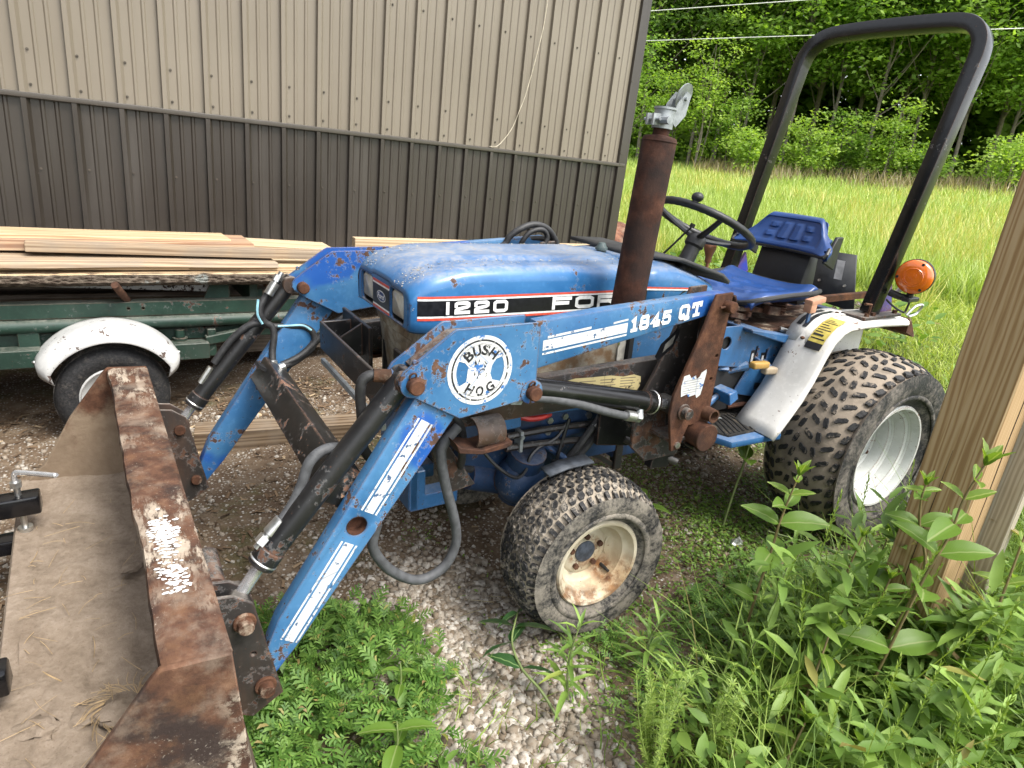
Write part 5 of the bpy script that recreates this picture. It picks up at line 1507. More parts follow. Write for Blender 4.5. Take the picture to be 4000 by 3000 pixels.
# ---------------- rear fenders
FO = [(.508, .470), (.475, .505), (.440, .545), (.395, .600), (.352, .670), (.312, .755), (.275, .812), (.232, .845), (.19, .858), (.10, .862), (-.02, .860), (-.14, .853), (-.185, .850)]
def fender(s):
    yi, yo = s * .238, s * .400
    b = MB(); m_ = len(FO)
    cols_ = [(yi, .0), (yi + (yo - yi) * .33, .006), (yi + (yo - yi) * .8, .004), (yo, .000), (yo + s * .009, -.005), (yo + s * .012, -.015), (yo + s * .009, -.022)]
    vv = []
    for i, (x, z) in enumerate(FO):
        a, c_ = FO[max(i - 1, 0)], FO[min(i + 1, m_ - 1)]
        d = Vector((c_[0] - a[0], c_[1] - a[1])).normalized(); nrm = Vector((d.y, -d.x))
        for yy_, o_ in cols_:
            vv.append((x + o_ * abs(nrm.x), yy_, z + o_ * abs(nrm.y)))
    w_ = len(cols_)
    b.add(vv, [(i * w_ + j, i * w_ + j + 1, (i + 1) * w_ + j + 1, (i + 1) * w_ + j) for i in range(m_ - 1) for j in range(w_ - 1)])
    f = b.build('rear_fender', WHITE, T, ang=50, solid=.004)
    b = MB(); side = [(x - .004, z - .006) for x, z in FO] + [(-.185, .60), (-.10, .52), (.10, .47), (.3, .45), (.45, .45)]
    b.prism(side, 'y', yi - s * .002, yi + s * .003); b.build('fender_side', WHITE, f)
    b = MB(); b.prism([(-.187, .852), (-.187, .80), (-.25, .775), (-.252, .783), (-.195, .856)], 'y', yi, yo + s * .01); b.build('fender_tail', m_rust('fender_tail_rust', (1, .95, .9), .2, .6), f)
    b = MB(); hwp = [(.30, .774), (.27, .822), (.232, .850), (.19, .865), (.12, .8685), (.06, .868)]
    vv = []
    for x, z in hwp: vv += [(x + .004, yi - s * .012, z + .002), (x + .004, yi + s * .085, z + .004)]
    b.add(vv, [(2 * i, 2 * i + 2, 2 * i + 3, 2 * i + 1) for i in range(len(hwp) - 1)])
    b.build('lever_guide', WHITE, f, solid=.003)
    if s > 0:
        def onf(t0, t1, y0_, y1_, lift, nm, mt, par):
            """decal wrapped over the fender between arc params"""
            bb_ = MB(); vv = []
            for k in range(9):
                t = t0 + (t1 - t0) * k / 8; i = min(int(t), m_ - 2); fr = t - i
                x = FO[i][0] + (FO[i + 1][0] - FO[i][0]) * fr; z = FO[i][1] + (FO[i + 1][1] - FO[i][1]) * fr
                d = Vector((FO[i + 1][0] - FO[i][0], FO[i + 1][1] - FO[i][1])).normalized()
                vv += [(x + abs(d.y) * lift, y0_, z + abs(d.x) * lift), (x + abs(d.y) * lift, y1_, z + abs(d.x) * lift)]
            bb_.add(vv, [(2 * k, 2 * k + 2, 2 * k + 3, 2 * k + 1) for k in range(8)]); return bb_.build(nm, mt, par)
        onf(5.15, 8.0, .325, .388, .0105, 'warning_decal', DYEL, f)
        onf(5.15, 5.55, .325, .388, .0112, 'warning_header', DBLACK, f)
        for k in range(9):
            onf(5.75 + k * .22, 5.82 + k * .22, .330, .383 - .012 * (k % 3), .0112, 'warning_print', DBLACK, f)
        onf(6.3, 8.6, .243, .262, .0135, 'guide_slot', DARKIN, f); onf(6.2, 8.8, .272, .290, .0138, 'guide_scale', DBLACK, f)
        b = MB()
        for x, y_, z in ((.295, .300, .793), (.12, .300, .873)): b.ball((x, y_, z), .010, 10, 6, (.8, 1, .6))
        b.build('guide_screw', RUST, f)
    return f
for s in (1, -1): fender(s)

# ---------------- roll bar, lamp, rear plate
b = MB()
rp = [(.005, .352, .878), (-.238, .362, 1.775), (-.252, .352, 1.830), (-.264, .318, 1.874), (-.274, .26, 1.898), (-.279, .15, 1.906), (-.280, 0, 1.908)]
rp = rp + [(x, -y, z) for x, y, z in reversed(rp[:-1])]
path = [Vector(p) for p in rp[:1]] + catmull(rp[1:-1], 4) + [Vector(rp[-1])]
hx, hy = .029, .026   # square tube swept with fixed sideways axis
vv = []; m_ = len(path)
for i, p in enumerate(path):
    d = (path[min(i + 1, m_ - 1)] - path[max(i - 1, 0)]).normalized()
    lean = Vector((.262, 0, -.965)).cross(Vector((0, 1, 0))).normalized()   # normal of the bar's plane
    side_ = d.cross(lean).normalized()
    for a_, c_ in ((-1, -1), (1, -1), (1, 1), (-1, 1)): vv.append(p + lean * hx * a_ + side_ * hy * c_)
b.add(vv, [(i * 4 + j, i * 4 + (j + 1) % 4, (i + 1) * 4 + (j + 1) % 4, (i + 1) * 4 + j) for i in range(m_ - 1) for j in range(4)] + [(0, 1, 2, 3), tuple(range((m_ - 1) * 4, m_ * 4))])
rops = b.build('roll_bar', BLACK_C, T, bevel=.006, seg=2, ang=28)
for s in (1, -1):
    b = MB(); b.bb(-.14, .10, s * .300, s * .398, .866, .878); b.build('roll_bar_foot', BLACK_R, rops, bevel=.002)
    b = MB(); b.prism([(-.03, .878), (-.14, .878), (-.095, .985)], 'y', s * .345, s * .357); b.build('roll_bar_gusset', m_paint('scuffed_blue_gusset', (.02, .05, .35), (.10, .04, .06), .9), rops)
    b = MB()
    for x in (.07, .03, -.11): b.hexbolt((x, s * .385, .878), (0, 0, 1), .010, .012)
    b.build('bolt', RUST, rops)
b = MB(); b.tube([(.07, .39, .878), (.07, .392, .925), (.11, .392, .930)], .005, 6); b.build('grab_hook', RUST, T)
# amber flasher
AMB = None
g = G('amber_lens')
rg = g.wave(150, 0, 0, None, 'X')
AMB = g.done(g.pbr((.62, .13, .008), .16, 0, g.bump(g.noise(220, 1), .25, .002), .6, .6))
LCn = Vector((-.06, .45, 1.035)); LD = Vector((.96, .28, .02)).normalized()
b = MB(); b.lathe([(.0005, .040), (.02, .0395), (.040, .036), (.056, .029), (.061, .022), (.061, .012)], LCn, LD, 36)
fla = b.build('flasher', AMB, T, ang=40)
b = MB()
for r_ in (.008, .014, .020, .026, .032): b.lathe([(r_ - .0016, .0385 - r_ * .05), (r_, .0405 - r_ * .05), (r_ + .0016, .0385 - r_ * .05)], LCn, LD, 28)
b.build('lens_ring', AMB, fla, ang=60)
b = MB(); b.lathe([(.061, .012), (.063, .012), (.063, -.010), (.061, -.010)], LCn, LD, 36); b.build('flasher_body', PLASTIC, fla, ang=40)
b = MB(); b.lathe([(.061, -.010), (.060, -.022), (.045, -.034), (.0005, -.038)], LCn, LD, 36); b.build('rear_lens', AMB, fla, ang=40)
b = MB()
for t in (.4, 2.5, 4.6):
    q_ = LD.orthogonal().normalized(); q2 = LD.cross(q_); pp = LCn + (q_ * math.cos(t) + q2 * math.sin(t)) * .052 + LD * .031; b.cyl(pp - LD * .003, pp + LD * .002, .005, n=8)
b.build('lens_screw', DARKIN, fla)
b = MB(); b.tube([(-.035, .385, .965), (-.05, .42, .955), (-.075, .455, .950)], .009, 8, 2, True, 1.6); b.cyl(LCn - Vector((.0, .0, .062)), LCn - Vector((.0, .0, .09)), .012, n=10); b.box((-.07, .45, .950), (.07, .03, .016)); b.build('flasher_bracket', PLASTIC, T, bevel=.003)
b = MB(); b.tube([(-.07, .45, .94), (-.10, .43, .90), (-.13, .41, .885), (-.10, .39, .90), (-.06, .37, .93)], .004, 6, 4); b.build('flasher_wire', PLASTIC, T)
b = MB(); b.tube([(-.19, .39, .865), (-.22, .40, .90), (-.25, .41, .905), (-.24, .40, .87), (-.20, .395, .86)], .005, 6, 4); b.tube([(-.17, .33, .93), (-.19, .36, .98), (-.20, .37, 1.0)], .011, 8, 2); b.build('linch_pin', STEEL, T)
# grey steel panel and hitch behind the seat
b = MB(); b.add([(-.40, .055, .775), (-.40, -.33, .80), (-.43, -.29, 1.01), (-.43, -.015, 1.02)], [(0, 1, 2, 3)]); pn = b.build('rear_panel', m_plain('dull_grey_steel', (.035, .037, .04), .55, .3, .35, 12), T, solid=.008)
b = MB(); b.add([(-.4205, -.055, .985), (-.421, -.095, .985), (-.409, -.085, .90), (-.409, -.045, .90)], [(0, 1, 2, 3)]); b.build('paper_tag', m_plain('grey_label', (.45, .45, .45), .6), pn)
for y in (-.02, -.15): 
    b = MB(); b.cyl((-.407, y, .88), (-.398, y, .88), .006, n=8); b.build('rivet', STEEL, pn)
b = MB(); b.tube([(-.10, -.30, .55), (-.30, -.34, .50), (-.70, -.40, .42)], .02, 8); b.tube([(-.10, .20, .55), (-.30, .24, .48), (-.75, .36, .40)], .02, 8); b.box((-.33, -.10, .76), (.05, .55, .04)); b.build('lift_arm', BLUE_D, T)
b = MB(); b.box((-.20, .12, .875), (.40, .025, .025)); b.build('drag_link', m_rust('drag_link_rust', (.9, .75, .5), .3), T)

# ---------------- hoses
def hose(pts, r, mat, nm='hose', k=5):
    b = MB(); b.tube(pts, r, 10, k); return b.build(nm, mat, T, ang=60)
def fitting(p0, p1, r, par=None):
    p0, p1 = Vector(p0), Vector(p1); d = (p1 - p0).normalized(); L_ = (p1 - p0).length
    b = MB(); b.lathe([(r * .9, 0), (r * 1.15, .002), (r * 1.15, L_ * .5), (r * .85, L_ * .53), (r * .85, L_ * .60)], p0, d, 14); b.tube([p0 + d * L_ * .6, p0 + d * L_ * .85], r * 1.12, 6); b.cyl(p0 + d * L_ * .85, p1, r * .65, n=10)
    return b.build('hose_fitting', STEEL, par or T, ang=30)
hose([(1.74, .38, .72), (1.775, .385, .69), (1.790, .388, .655), (1.775, .388, .566), (1.743, .388, .445), (1.738, .388, .375), (1.766, .388, .316), (1.813, .388, .292), (1.858, .388, .297), (1.905, .388, .330), (1.945, .39, .378), (1.972, .392, .44), (1.96, .392, .50)], .0135, HOSE_G)
hose([(2.02, .39, .70), (2.050, .40, .728), (2.090, .415, .738), (2.123, .422, .718), (2.142, .425, .670), (2.166, .432, .627), (2.192, .438, .597)], .0125, HOSE_G)
fitting((2.190, .437, .600), (2.248, .44, .545), .0145)
b = MB(); b.cyl((2.244, .441, .548), (2.228, .445, .532), .013, n=10); b.build('hose_elbow', RUST, T)
hose([(1.985, -.45, .934), (2.009, -.46, .908), (2.028, -.46, .878), (2.046, -.455, .852), (2.051, -.45, .824), (2.040, -.45, .795), (2.018, -.45, .778), (2.013, -.445, .749), (2.023, -.435, .702), (2.028, -.42, .668)], .0115, HOSE)
fitting((2.022, -.452, .885), (1.975, -.455, .955), .0135)
fitting((2.028, -.420, .672), (2.030, -.41, .640), .0135)
hose([(2.20, -.47, .665), (2.15, -.47, .73), (2.10, -.465, .775), (2.06, -.46, .79), (2.009, -.455, .776), (1.967, -.45, .774), (1.922, -.445, .773), (1.892, -.44, .754), (1.883, -.435, .724), (1.897, -.43, .695), (1.930, -.425, .672), (1.968, -.415, .655), (2.01, -.40, .650)], .0115, HOSE)
hose([(1.76, -.42, .82), (1.84, -.43, .76), (1.89, -.43, .71), (1.94, -.42, .675), (2.0, -.41, .655)], .012, HOSE)
fitting((1.992, -.405, .652), (2.035, -.40, .640), .0135)
b = MB(); b.tube([(2.046 + .009, -.446, .872), (2.061, -.442, .826), (2.048, -.440, .792)], .004, 6, 4); b.tube([(2.00, -.442, .780), (1.967, -.439, .779), (1.922, -.434, .778), (1.895, -.430, .76)], .004, 6, 4); b.build('hose_marking', m_plain('pale_blue_print', (.25, .50, .60), .5), T)
b = MB(); b.tube([(2.245, -.478, .60), (2.21, -.476, .65)], .010, 8); b.build('hose_fitting', STEEL, T)
hose([(1.945, .425, .897), (1.962, .42, .900), (1.982, .415, .900), (1.997, .412, .890), (2.002, .41, .868), (2.000, .405, .827), (1.994, .40, .75), (1.99, .39, .71), (1.96, .37, .66)], .012, HOSE)
b = MB(); b.cyl((1.975, .418, .901), (1.925, .43, .896), .0155, n=12); b.build('hose_fitting', m_rust('corroded_fitting', (.9, .9, .8), .3, .5), T)
b = MB(); b.hexbolt((1.937, .428, .899), (-.9, .2, 0), .016, .016); b.build('hose_nut', BLUE, T)
hose([(1.61, .462, .812), (1.541, .466, .800), (1.482, .468, .784), (1.420, .47, .764), (1.338, .472, .733), (1.287, .472, .715), (1.262, .472, .709)], .0115, HOSE_G)
fitting((1.268, .472, .711), (1.208, .472, .694), .0135)
b = MB(); b.cyl((1.213, .472, .695), (1.205, .455, .722), .010, n=10); b.build('hose_elbow', GREY_M, T)
b = MB(); b.prism([(1.645, .800), (1.615, .795), (1.605, .812), (1.63, .825)], 'y', .44, .47); b.build('hose_nut', GREY_M, T)
hose([(1.22, -.44, 1.00), (1.159, -.435, 1.030), (1.141, -.43, 1.060), (1.107, -.42, 1.088), (1.051, -.42, 1.106), (.998, -.42, 1.099), (.958, -.42, 1.072), (.925, -.42, 1.02), (.915, -.42, .95)], .0125, HOSE, k=6)
hose([(1.10, -.42, 1.02), (1.088, -.41, 1.055), (1.068, -.405, 1.078), (1.033, -.40, 1.090), (1.004, -.40, 1.084), (.990, -.40, 1.057), (1.012, -.40, 1.02), (1.06, -.41, 1.0)], .010, HOSE, k=6)
hose([(1.10, -.46, 1.035), (1.04, -.45, 1.048), (.98, -.44, 1.050), (.93, -.43, 1.035)], .010, HOSE)
b = MB(); b.bb(.93, 1.03, -.47, -.40, 1.000, 1.030); b.build('valve_body', BLACK, T, bevel=.004)
hose([(1.80, .34, .80), (1.76, .36, .76), (1.72, .36, .70), (1.70, .33, .60), (1.66, .25, .52), (1.60, .2, .48)], .011, HOSE)

# ================================================================== CLAMP-ON FORKS on the bucket edge
def fork_clamp(yc, label, dx=0.0, turn=0.0):
    """black clamp on the bucket's cutting edge, fork running forward out of view"""
    E_ = empty('fork_clamp'); tag(E_, label, 'clamp', 'clamp-on forks on the bucket')
    t = (.69 - yc) / 1.38
    cx, cz = 2.775 + .02 * t, .158 + .088 * t
    E_.matrix_world = tractor.matrix_world @ Matrix.Translation((cx + dx, yc, cz)) @ Matrix.Rotation(turn, 4, 'Z')
    b = MB(); b.box((.02, 0, .092), (.20, .062, .058)); b.build('upper_jaw', BLKGLOSS, E_, bevel=.007, seg=2)
    b = MB(); b.box((.10, 0, -.032), (.30, .062, .045)); b.box((.14, 0, .030), (.045, .05, .10)); b.build('lower_jaw', BLKGLOSS, E_, bevel=.005, seg=2)
    b = MB(); b.box((.80, 0, -.036), (1.2, .075, .028)); b.build('fork_blade', BLKGLOSS, E_, bevel=.004)
    b = MB(); b.cyl((-.03, 0, .010), (-.03, 0, .165), .0085, n=14); b.build('screw', STEEL, E_)
    b = MB(); b.hexbolt((-.03, 0, .148), (0, 0, 1), .0155, .017); b.build('lock_nut', STEEL, E_)
    b = MB(); b.cyl((-.03, 0, .0), (-.03, 0, .016), .019, n=18); b.build('swivel_foot', STEEL, E_)
    b = MB(); hd = 1 if dx == 0 else -1
    b.tube([(-.03, 0, .16), (-.03, 0, .182), (-.034 if hd > 0 else -.026, .003 * hd, .192), (-.03 - .016 * hd, .010 * hd, .197), (-.03 - .095 * hd, .068 * hd, .200), (-.03 - .105 * hd, .075 * hd, .200)], .0075, 12, 4); b.build('handle', CHROME, E_, ang=60)
    return E_
BLKGLOSS = m_plain('gloss_black_enamel', (.006, .006, .007), .18, 0, .2, 30)
fork_clamp(-.40, 'black clamp with bent chrome handle on the far bucket edge')
fork_clamp(.29, 'black clamp on the near bucket edge beside the clods', .035)
# clods of dried mud lying in the bucket
def clod(x, y, z, sx, sy, sz, seed, label):
    bb_ = MB(); bb_.ball((0, 0, 0), 1.0, 18, 12)
    bb_.v = [tuple(Vector(p) * (1 + .45 * mnoise.noise(Vector(p) * 2.3 + Vector((seed, 0, 0))) + .16 * mnoise.noise(Vector(p) * 7 + Vector((0, seed, 0))))) for p in bb_.v]
    bb_.v = [(p[0] * sx, p[1] * sy, max(p[2], -.4) * sz) for p in bb_.v]
    o = bb_.build('mud_clod', MUD, None, ang=60)
    o.matrix_world = tractor.matrix_world @ Matrix.Translation((x, y, z)) @ Matrix.Rotation(seed, 4, 'Z')
    tag(o, label, 'clod', 'dried mud clods in the bucket')
clod(2.545, .395, .178, .034, .052, .014, 1.3, 'larger flat mud clod with roots in the bucket')
clod(2.61, .36, .172, .030, .040, .012, 2.6, 'flat mud clod beside the larger one in the bucket')
clod(2.70, .36, .176, .030, .045, .014, 4.1, 'mud clod by the near clamp at the bucket edge')
clod(2.50, -.10, .215, .020, .03, .010, 5.2, 'small mud lump in the middle of the bucket under the lip')
clod(2.64, .62, .160, .022, .03, .010, 6.4, 'small mud lump at the near end of the bucket')
STRAW = m_plain('dry_straw', (.30, .21, .11), .8, 0, .35, 20)
b = MB()
Mt = tractor.matrix_world
def strw(p, a, L_, r=.0011, lift=.004, curl=.3):
    a2 = a + random.uniform(-curl, curl)
    q0 = Vector(p); q1 = q0 + Vector((math.cos(a), math.sin(a), 0)) * L_ * .5 + Vector((0, 0, lift)); q2 = q1 + Vector((math.cos(a2), math.sin(a2), 0)) * L_ * .5 - Vector((0, 0, lift * .6))
    b.tube([Mt @ q0, Mt @ q1, Mt @ q2], r, 4, 3)
for i in range(70):
    y = random.uniform(-.5, .62); x = random.choice((random.uniform(2.66, 2.75), random.uniform(2.48, 2.75))); t = (.69 - y) / 1.38
    strw((x, y, .158 + .088 * t + .008), random.uniform(0, 6.28), random.uniform(.02, .09), random.uniform(.0004, .0009))
for i in range(60):
    a = random.uniform(0, 6.28); strw((2.545 + .04 * math.cos(a), .39 + .05 * math.sin(a), .186), a + 1.2, random.uniform(.04, .08), .0007, .006, 1.0)
for p, a, L_ in (((2.60, .50, .175), 1.0, .16), ((2.64, .56, .17), 1.5, .12), ((2.66, .24, .18), -.9, .13), ((2.54, .58, .17), 2.2, .22)): strw(p, a, L_, .0018)
straw = b.build('bucket_straw', STRAW, None, kind='stuff'); tag(straw, 'dry roots and straw scattered over the mud in the bucket', 'straw', kind='stuff')

# ================================================================== GREEN SAWMILL TRAILER
trailer = empty('trailer', (0, 0, 0))
tag(trailer, 'green steel trailer frame with white wheel fender beside the barn wall', 'trailer')
R_ = trailer
def tb(nm, x0, x1, y0, y1, z0, z1, m=GREEN, bv=.003): 
    b = MB(); b.bb(x0, x1, y0, y1, z0, z1); return b.build(nm, m, R_, bevel=bv)
b = MB(); b.plate([(-4, .435), (1.15, .435), (1.15, .502), (-4, .502)], [circ(.29, .472, .007, 10), circ(.35, .472, .007, 10)], 'y', -1.23, -1.222); b.bb(-4, 1.15, -1.222, -1.16, .495, .502)
b.build('angle_beam', GREEN, R_, bevel=.001)
b = MB(); b.cyl((-4, -1.225, .402), (1.22, -1.225, .402), .030, n=20); b.build('rail_tube', GREEN, R_, ang=50)
b = MB(); b.bb(-4, 1.05, -1.20, -1.13, .30, .36); b.build('lower_beam', GREEN, R_, bevel=.004)
tb('upright', -.14, -.06, -1.24, -1.18, .26, .38); tb('axle_bracket', .62, .66, -1.25, -1.15, .22, .36)
b = MB(); b.cyl((.50, -1.22, .36), (.50, -1.22, .31), .022, n=12); b.cyl((.50, -1.22, .318), (.50, -1.22, .305), .034, n=14); b.build('jack_screw', GREEN, R_)
tb('axle_beam', .36, .62, -1.30, -1.22, .225, .305); tb('axle_beam', -.30, -.06, -1.30, -1.22, .235, .315)
b = MB(); b.box((.74, -1.24, .325), (.26, .045, .045), Matrix.Rotation(rad(-10), 3, 'Y')); b.build('brace_arm', GREEN, R_, bevel=.004)
tb('rear_beam', -4, 2.2, -.42, -.36, .40, .50); 
for x in (-.8, .70, .86, 1.6): tb('crossmember', x, x + .05, -1.16, -.42, .44, .54)
b = MB(); b.prism([(.62, .502), (.74, .502), (.74, .60), (.66, .60)], 'y', -1.19, -1.18); b.build('web_plate', GREEN, R_)
tb('bunk', .84, .88, -1.18, -.45, .50, .60); tb('bunk', -.55, -.50, -1.18, -.45, .50, .60)
b = MB(); b.cyl((.24, -1.30, .60), (.29, -1.20, .505), .017, n=14); b.build('rusty_stub_pipe', RUST, R_)
b = MB(); b.cyl((.93, -1.12, .555), (1.10, -1.0, .50), .012, n=10); b.build('tie_rod', RUST, R_)
b = MB(); b.tube([(1.0, -1.20, .33), (1.1, -1.18, .29), (1.3, -1.16, .30), (1.5, -1.14, .33)], .008, 8, 3); b.build('rebar', GREEN, R_)
b = MB(); b.bb(-.8, -.25, -1.35, -1.30, -.04, .16); b.build('wheel_chock', m_plain('blue_grey_board', (.10, .12, .16), .8), R_)
# wheel
WC = Vector((.195, -1.355, .108))
b = MB(); R0, w0 = .228, .125
b.lathe([(.135, -w0 * .40), (.15, -w0 * .50), (.19, -w0 * .54), (.213, -w0 * .44), (.226, -w0 * .33), (.228, 0), (.226, w0 * .33), (.213, w0 * .44), (.19, w0 * .54), (.15, w0 * .50), (.135, w0 * .40)], WC, (0, 1, 0), 48)
wh_ = b.build('wheel', m_tyre('trailer_tyre_rubber', .35, (.14, .12, .10), .5, .7), R_, ang=50)
b = MB()
for k in range(4): b.lathe([(.2285, -.034 + k * .02), (.2310, -.033 + k * .02), (.2310, -.022 + k * .02), (.2285, -.021 + k * .02)], WC, (0, 1, 0), 48)
b.build('tread', T_SIDE_R, wh_, ang=50)
b = MB(); b.lathe([(.137, -w0 * .42), (.128, -w0 * .46), (.120, -w0 * .30), (.09, -.02), (.05, -.02), (.0005, -.022)], WC, (0, 1, 0), 36); b.build('rim', WHITE_T, wh_, ang=40)
# fender: curved strip with a rolled near edge
b = MB(); FR = .325; FC = Vector((.195, -1.36, .115))
def fen(u, v):
    a = rad(158 - 136 * u)
    yo = (-.105 + .21 * v)
    roll = .060 * max(0, (.5 - v) / .5) ** 2.2
    end = .03 * max(0, abs(u - .5) - .44) / .06
    r_ = FR - roll - end
    return (FC.x + r_ * math.cos(a), FC.y + yo, FC.z + r_ * math.sin(a))
b.grid(fen, 32, 10)
fe = b.build('fender', WHITE_T, R_, solid=.003, ang=60)
b = MB()
for u in (.06, .93):
    p = Vector(fen(u, .55)); b.ball(p, .010, 10, 6, (1, 1, .7))
b.build('fender_rivet', STEEL, fe)

# ---- boards stacked on the trailer
def m_board(nm, c1, c2, c3, grey=0.0, sc=1.0): return m_wood(nm, c1, c2, c3, sc, 'X', .8, grey, .5)
PINE = m_board('fresh_sawn_pine', (.30, .195, .105), (.42, .30, .18), (.50, .38, .24))
PINE2 = m_board('pale_sawn_wood', (.34, .245, .145), (.46, .35, .225), (.53, .425, .29))
GREYB = m_board('weathered_board', (.20, .14, .09), (.30, .22, .145), (.38, .295, .205), .5)
RED = m_board('reddish_cant', (.21, .115, .07), (.33, .20, .12), (.44, .31, .20), .25)
g = G('tree_bark')
v_ = g.scale((.6, 1, 1.6)); vo = g.voro(55, v_); n_ = g.noise(40, 6, .75)
c = g.ramp(g.math('ADD', g.math('MULTIPLY', vo, .7), g.math('MULTIPLY', n_, .4)), [(.15, (.025, .018, .013)), (.45, (.075, .056, .042)), (.8, (.16, .13, .10))])
li = g.math('MULTIPLY', g.step(g.noise(7, 4), .58, .66), g.step(n_, .42, .58)); c = g.mix(g.math('MULTIPLY', li, .7), c, (.30, .33, .31))
BARK = g.done(g.pbr(c, .95, 0, g.bump(g.math('SUBTRACT', n_, vo), 1.0, .02), .1))
def board(x0, x1, y0, y1, z0, z1, mat, label, rz=0.0, ry=0.0, wav=0.0, grp='sawn boards stacked on the trailer', nm='board', skew=0.0):
    """plank; wav makes live edges"""
    L_ = x1 - x0; bb_ = MB(); n_ = 26 if wav else 6
    vv = []
    for i in range(n_ + 1):
        x = -L_ / 2 + L_ * i / n_
        w1 = wav * mnoise.noise(Vector((x * 3.1, y0 * 7, 1))) + wav * .5 * mnoise.noise(Vector((x * 9, y0 * 5, 4)))
        w2 = wav * mnoise.noise(Vector((x * 2.7, y1 * 9, 8)))
        sk = skew * (1 if i == n_ else 0)
        h_ = (z1 - z0) / 2; d_ = (y1 - y0) / 2
        dz = .004 * mnoise.noise(Vector((x * 1.3, z0 * 20, 2)))
        vv += [(x - sk, -d_ + w1 - (wav * .5 if wav else 0), -h_ + dz), (x + sk, d_ + w2, -h_ + dz), (x + sk, d_ + w2, h_ + dz), (x - sk, -d_ + w1, h_ + dz)]
    bb_.add(vv, [(i * 4 + j, i * 4 + (j + 1) % 4, (i + 1) * 4 + (j + 1) % 4, (i + 1) * 4 + j) for i in range(n_) for j in range(4)] + [(0, 1, 2, 3), tuple(range(n_ * 4, n_ * 4 + 4))])
    o = bb_.build(nm, mat, None, bevel=.002)
    o.location = ((x0 + x1) / 2, (y0 + y1) / 2, (z0 + z1) / 2); o.rotation_euler = (0, ry, rz)
    tag(o, label, 'board' if nm == 'board' else nm, grp)
    return o
o = board(-3.0, 1.10, -1.26, -.62, .606, .640, PINE, 'wide live-edge slab with bark along its front, lowest of the stack', wav=.015, nm='slab')
b = MB(); b.prism([(-1.275, .598), (-1.262, .640), (-1.245, .642), (-1.24, .598)], 'x', -3.0, 1.08)
bm_ = MB(); NBK = 150
for i in range(NBK + 1):
    x = -3.0 + 4.08 * i / NBK
    w1 = .012 * mnoise.noise(Vector((x * 9, 2, 1))) + .008 * mnoise.noise(Vector((x * 31, 5, 1)))
    for (y, z) in ((-1.232, .580), (-1.268, .588), (-1.286, .606), (-1.278, .634), (-1.240, .641)):
        bm_.v.append((x, y + w1 * (1 if y < -1.25 else .2), z + .004 * mnoise.noise(Vector((x * 23, z * 60, 3)))))
bm_.f = [(i * 5 + j, (i + 1) * 5 + j, (i + 1) * 5 + j + 1, i * 5 + j + 1) for i in range(NBK) for j in range(4)]
bk_ = bm_.build('bark', BARK, None); bk_.parent = o; bk_.matrix_parent_inverse = Matrix.Translation(o.location).inverted()
board(-3.0, .56, -1.225, -.80, .643, .668, PINE2, 'pale plank end-butted on the slab at left of the stack', .012, -.004, .012)
board(.565, 1.30, -1.19, -.80, .643, .666, PINE2, 'short pale plank continuing the row on the slab', -.01)
board(-2.6, .98, -1.235, -.98, .670, .694, GREYB, 'live-edge board with peeling bark under the two-by-four', .018, .006, .03)
board(-.075, 1.30, -1.13, -1.04, .700, .742, GREYB, 'weathered two-by-four lying on top at the front of the stack', -.022, .014)
board(-3.0, .90, -1.02, -.72, .697, .745, RED, 'thick reddish cant with a dark split end at the back', -.012, -.004, .01)
board(-3.0, .80, -1.00, -.78, .747, .772, PINE, 'topmost long pale board against the barn side of the stack', .022, .006, .012)
board(.60, 1.36, -.98, -.72, .690, .735, PINE2, 'pale plank end showing past the dark split cant', -.03, .03)
board(1.62, 4.05, -.62, -.56, .640, .735, PINE2, 'long pale plank set on edge behind the tractor hood', -.02, .0, 0, 'loose planks by the barn', )
board(.46, 2.3, -1.93, -1.80, -.06, .035, m_board('old_timber', (.10, .065, .04), (.17, .12, .075), (.24, .18, .12), .4), 'old weathered timber lying on the gravel behind the loader', -.22, -.02, 0, 'loose planks by the barn', 'timber')
board(1.30, 2.6, -.9, -.62, .46, .50, GREYB, 'grey board lying low behind the loader arms', .05, 0, 0, 'loose planks by the barn')
DKB = m_board('dark_board', (.035, .026, .019), (.06, .046, .034), (.09, .07, .053), .3)  # dark version of the weathered board tones, to darken the space under the lumber
for i_, (x0, x1, y0, y1, z0, z1, lab_) in enumerate(((-3.0, 1.35, -.62, -.30, .14, .22, 'lowest dark plank stacked behind the trailer frame'), (-3.0, 1.10, -.58, -.30, .225, .30, 'second dark plank up behind the trailer frame'), (-2.8, 1.45, -.60, -.32, .305, .38, 'third dark plank up behind the trailer frame'), (-3.0, 1.20, -.56, -.34, .51, .56, 'dark plank just under the bright lumber'), (-3.0, 1.5, -.70, -.34, .05, .135, 'dark plank on the ground behind the trailer frame'))):
    board(x0, x1, y0, y1, z0, z1, DKB, lab_, random.uniform(-.01, .01), 0, 0, 'dark planks behind the trailer')
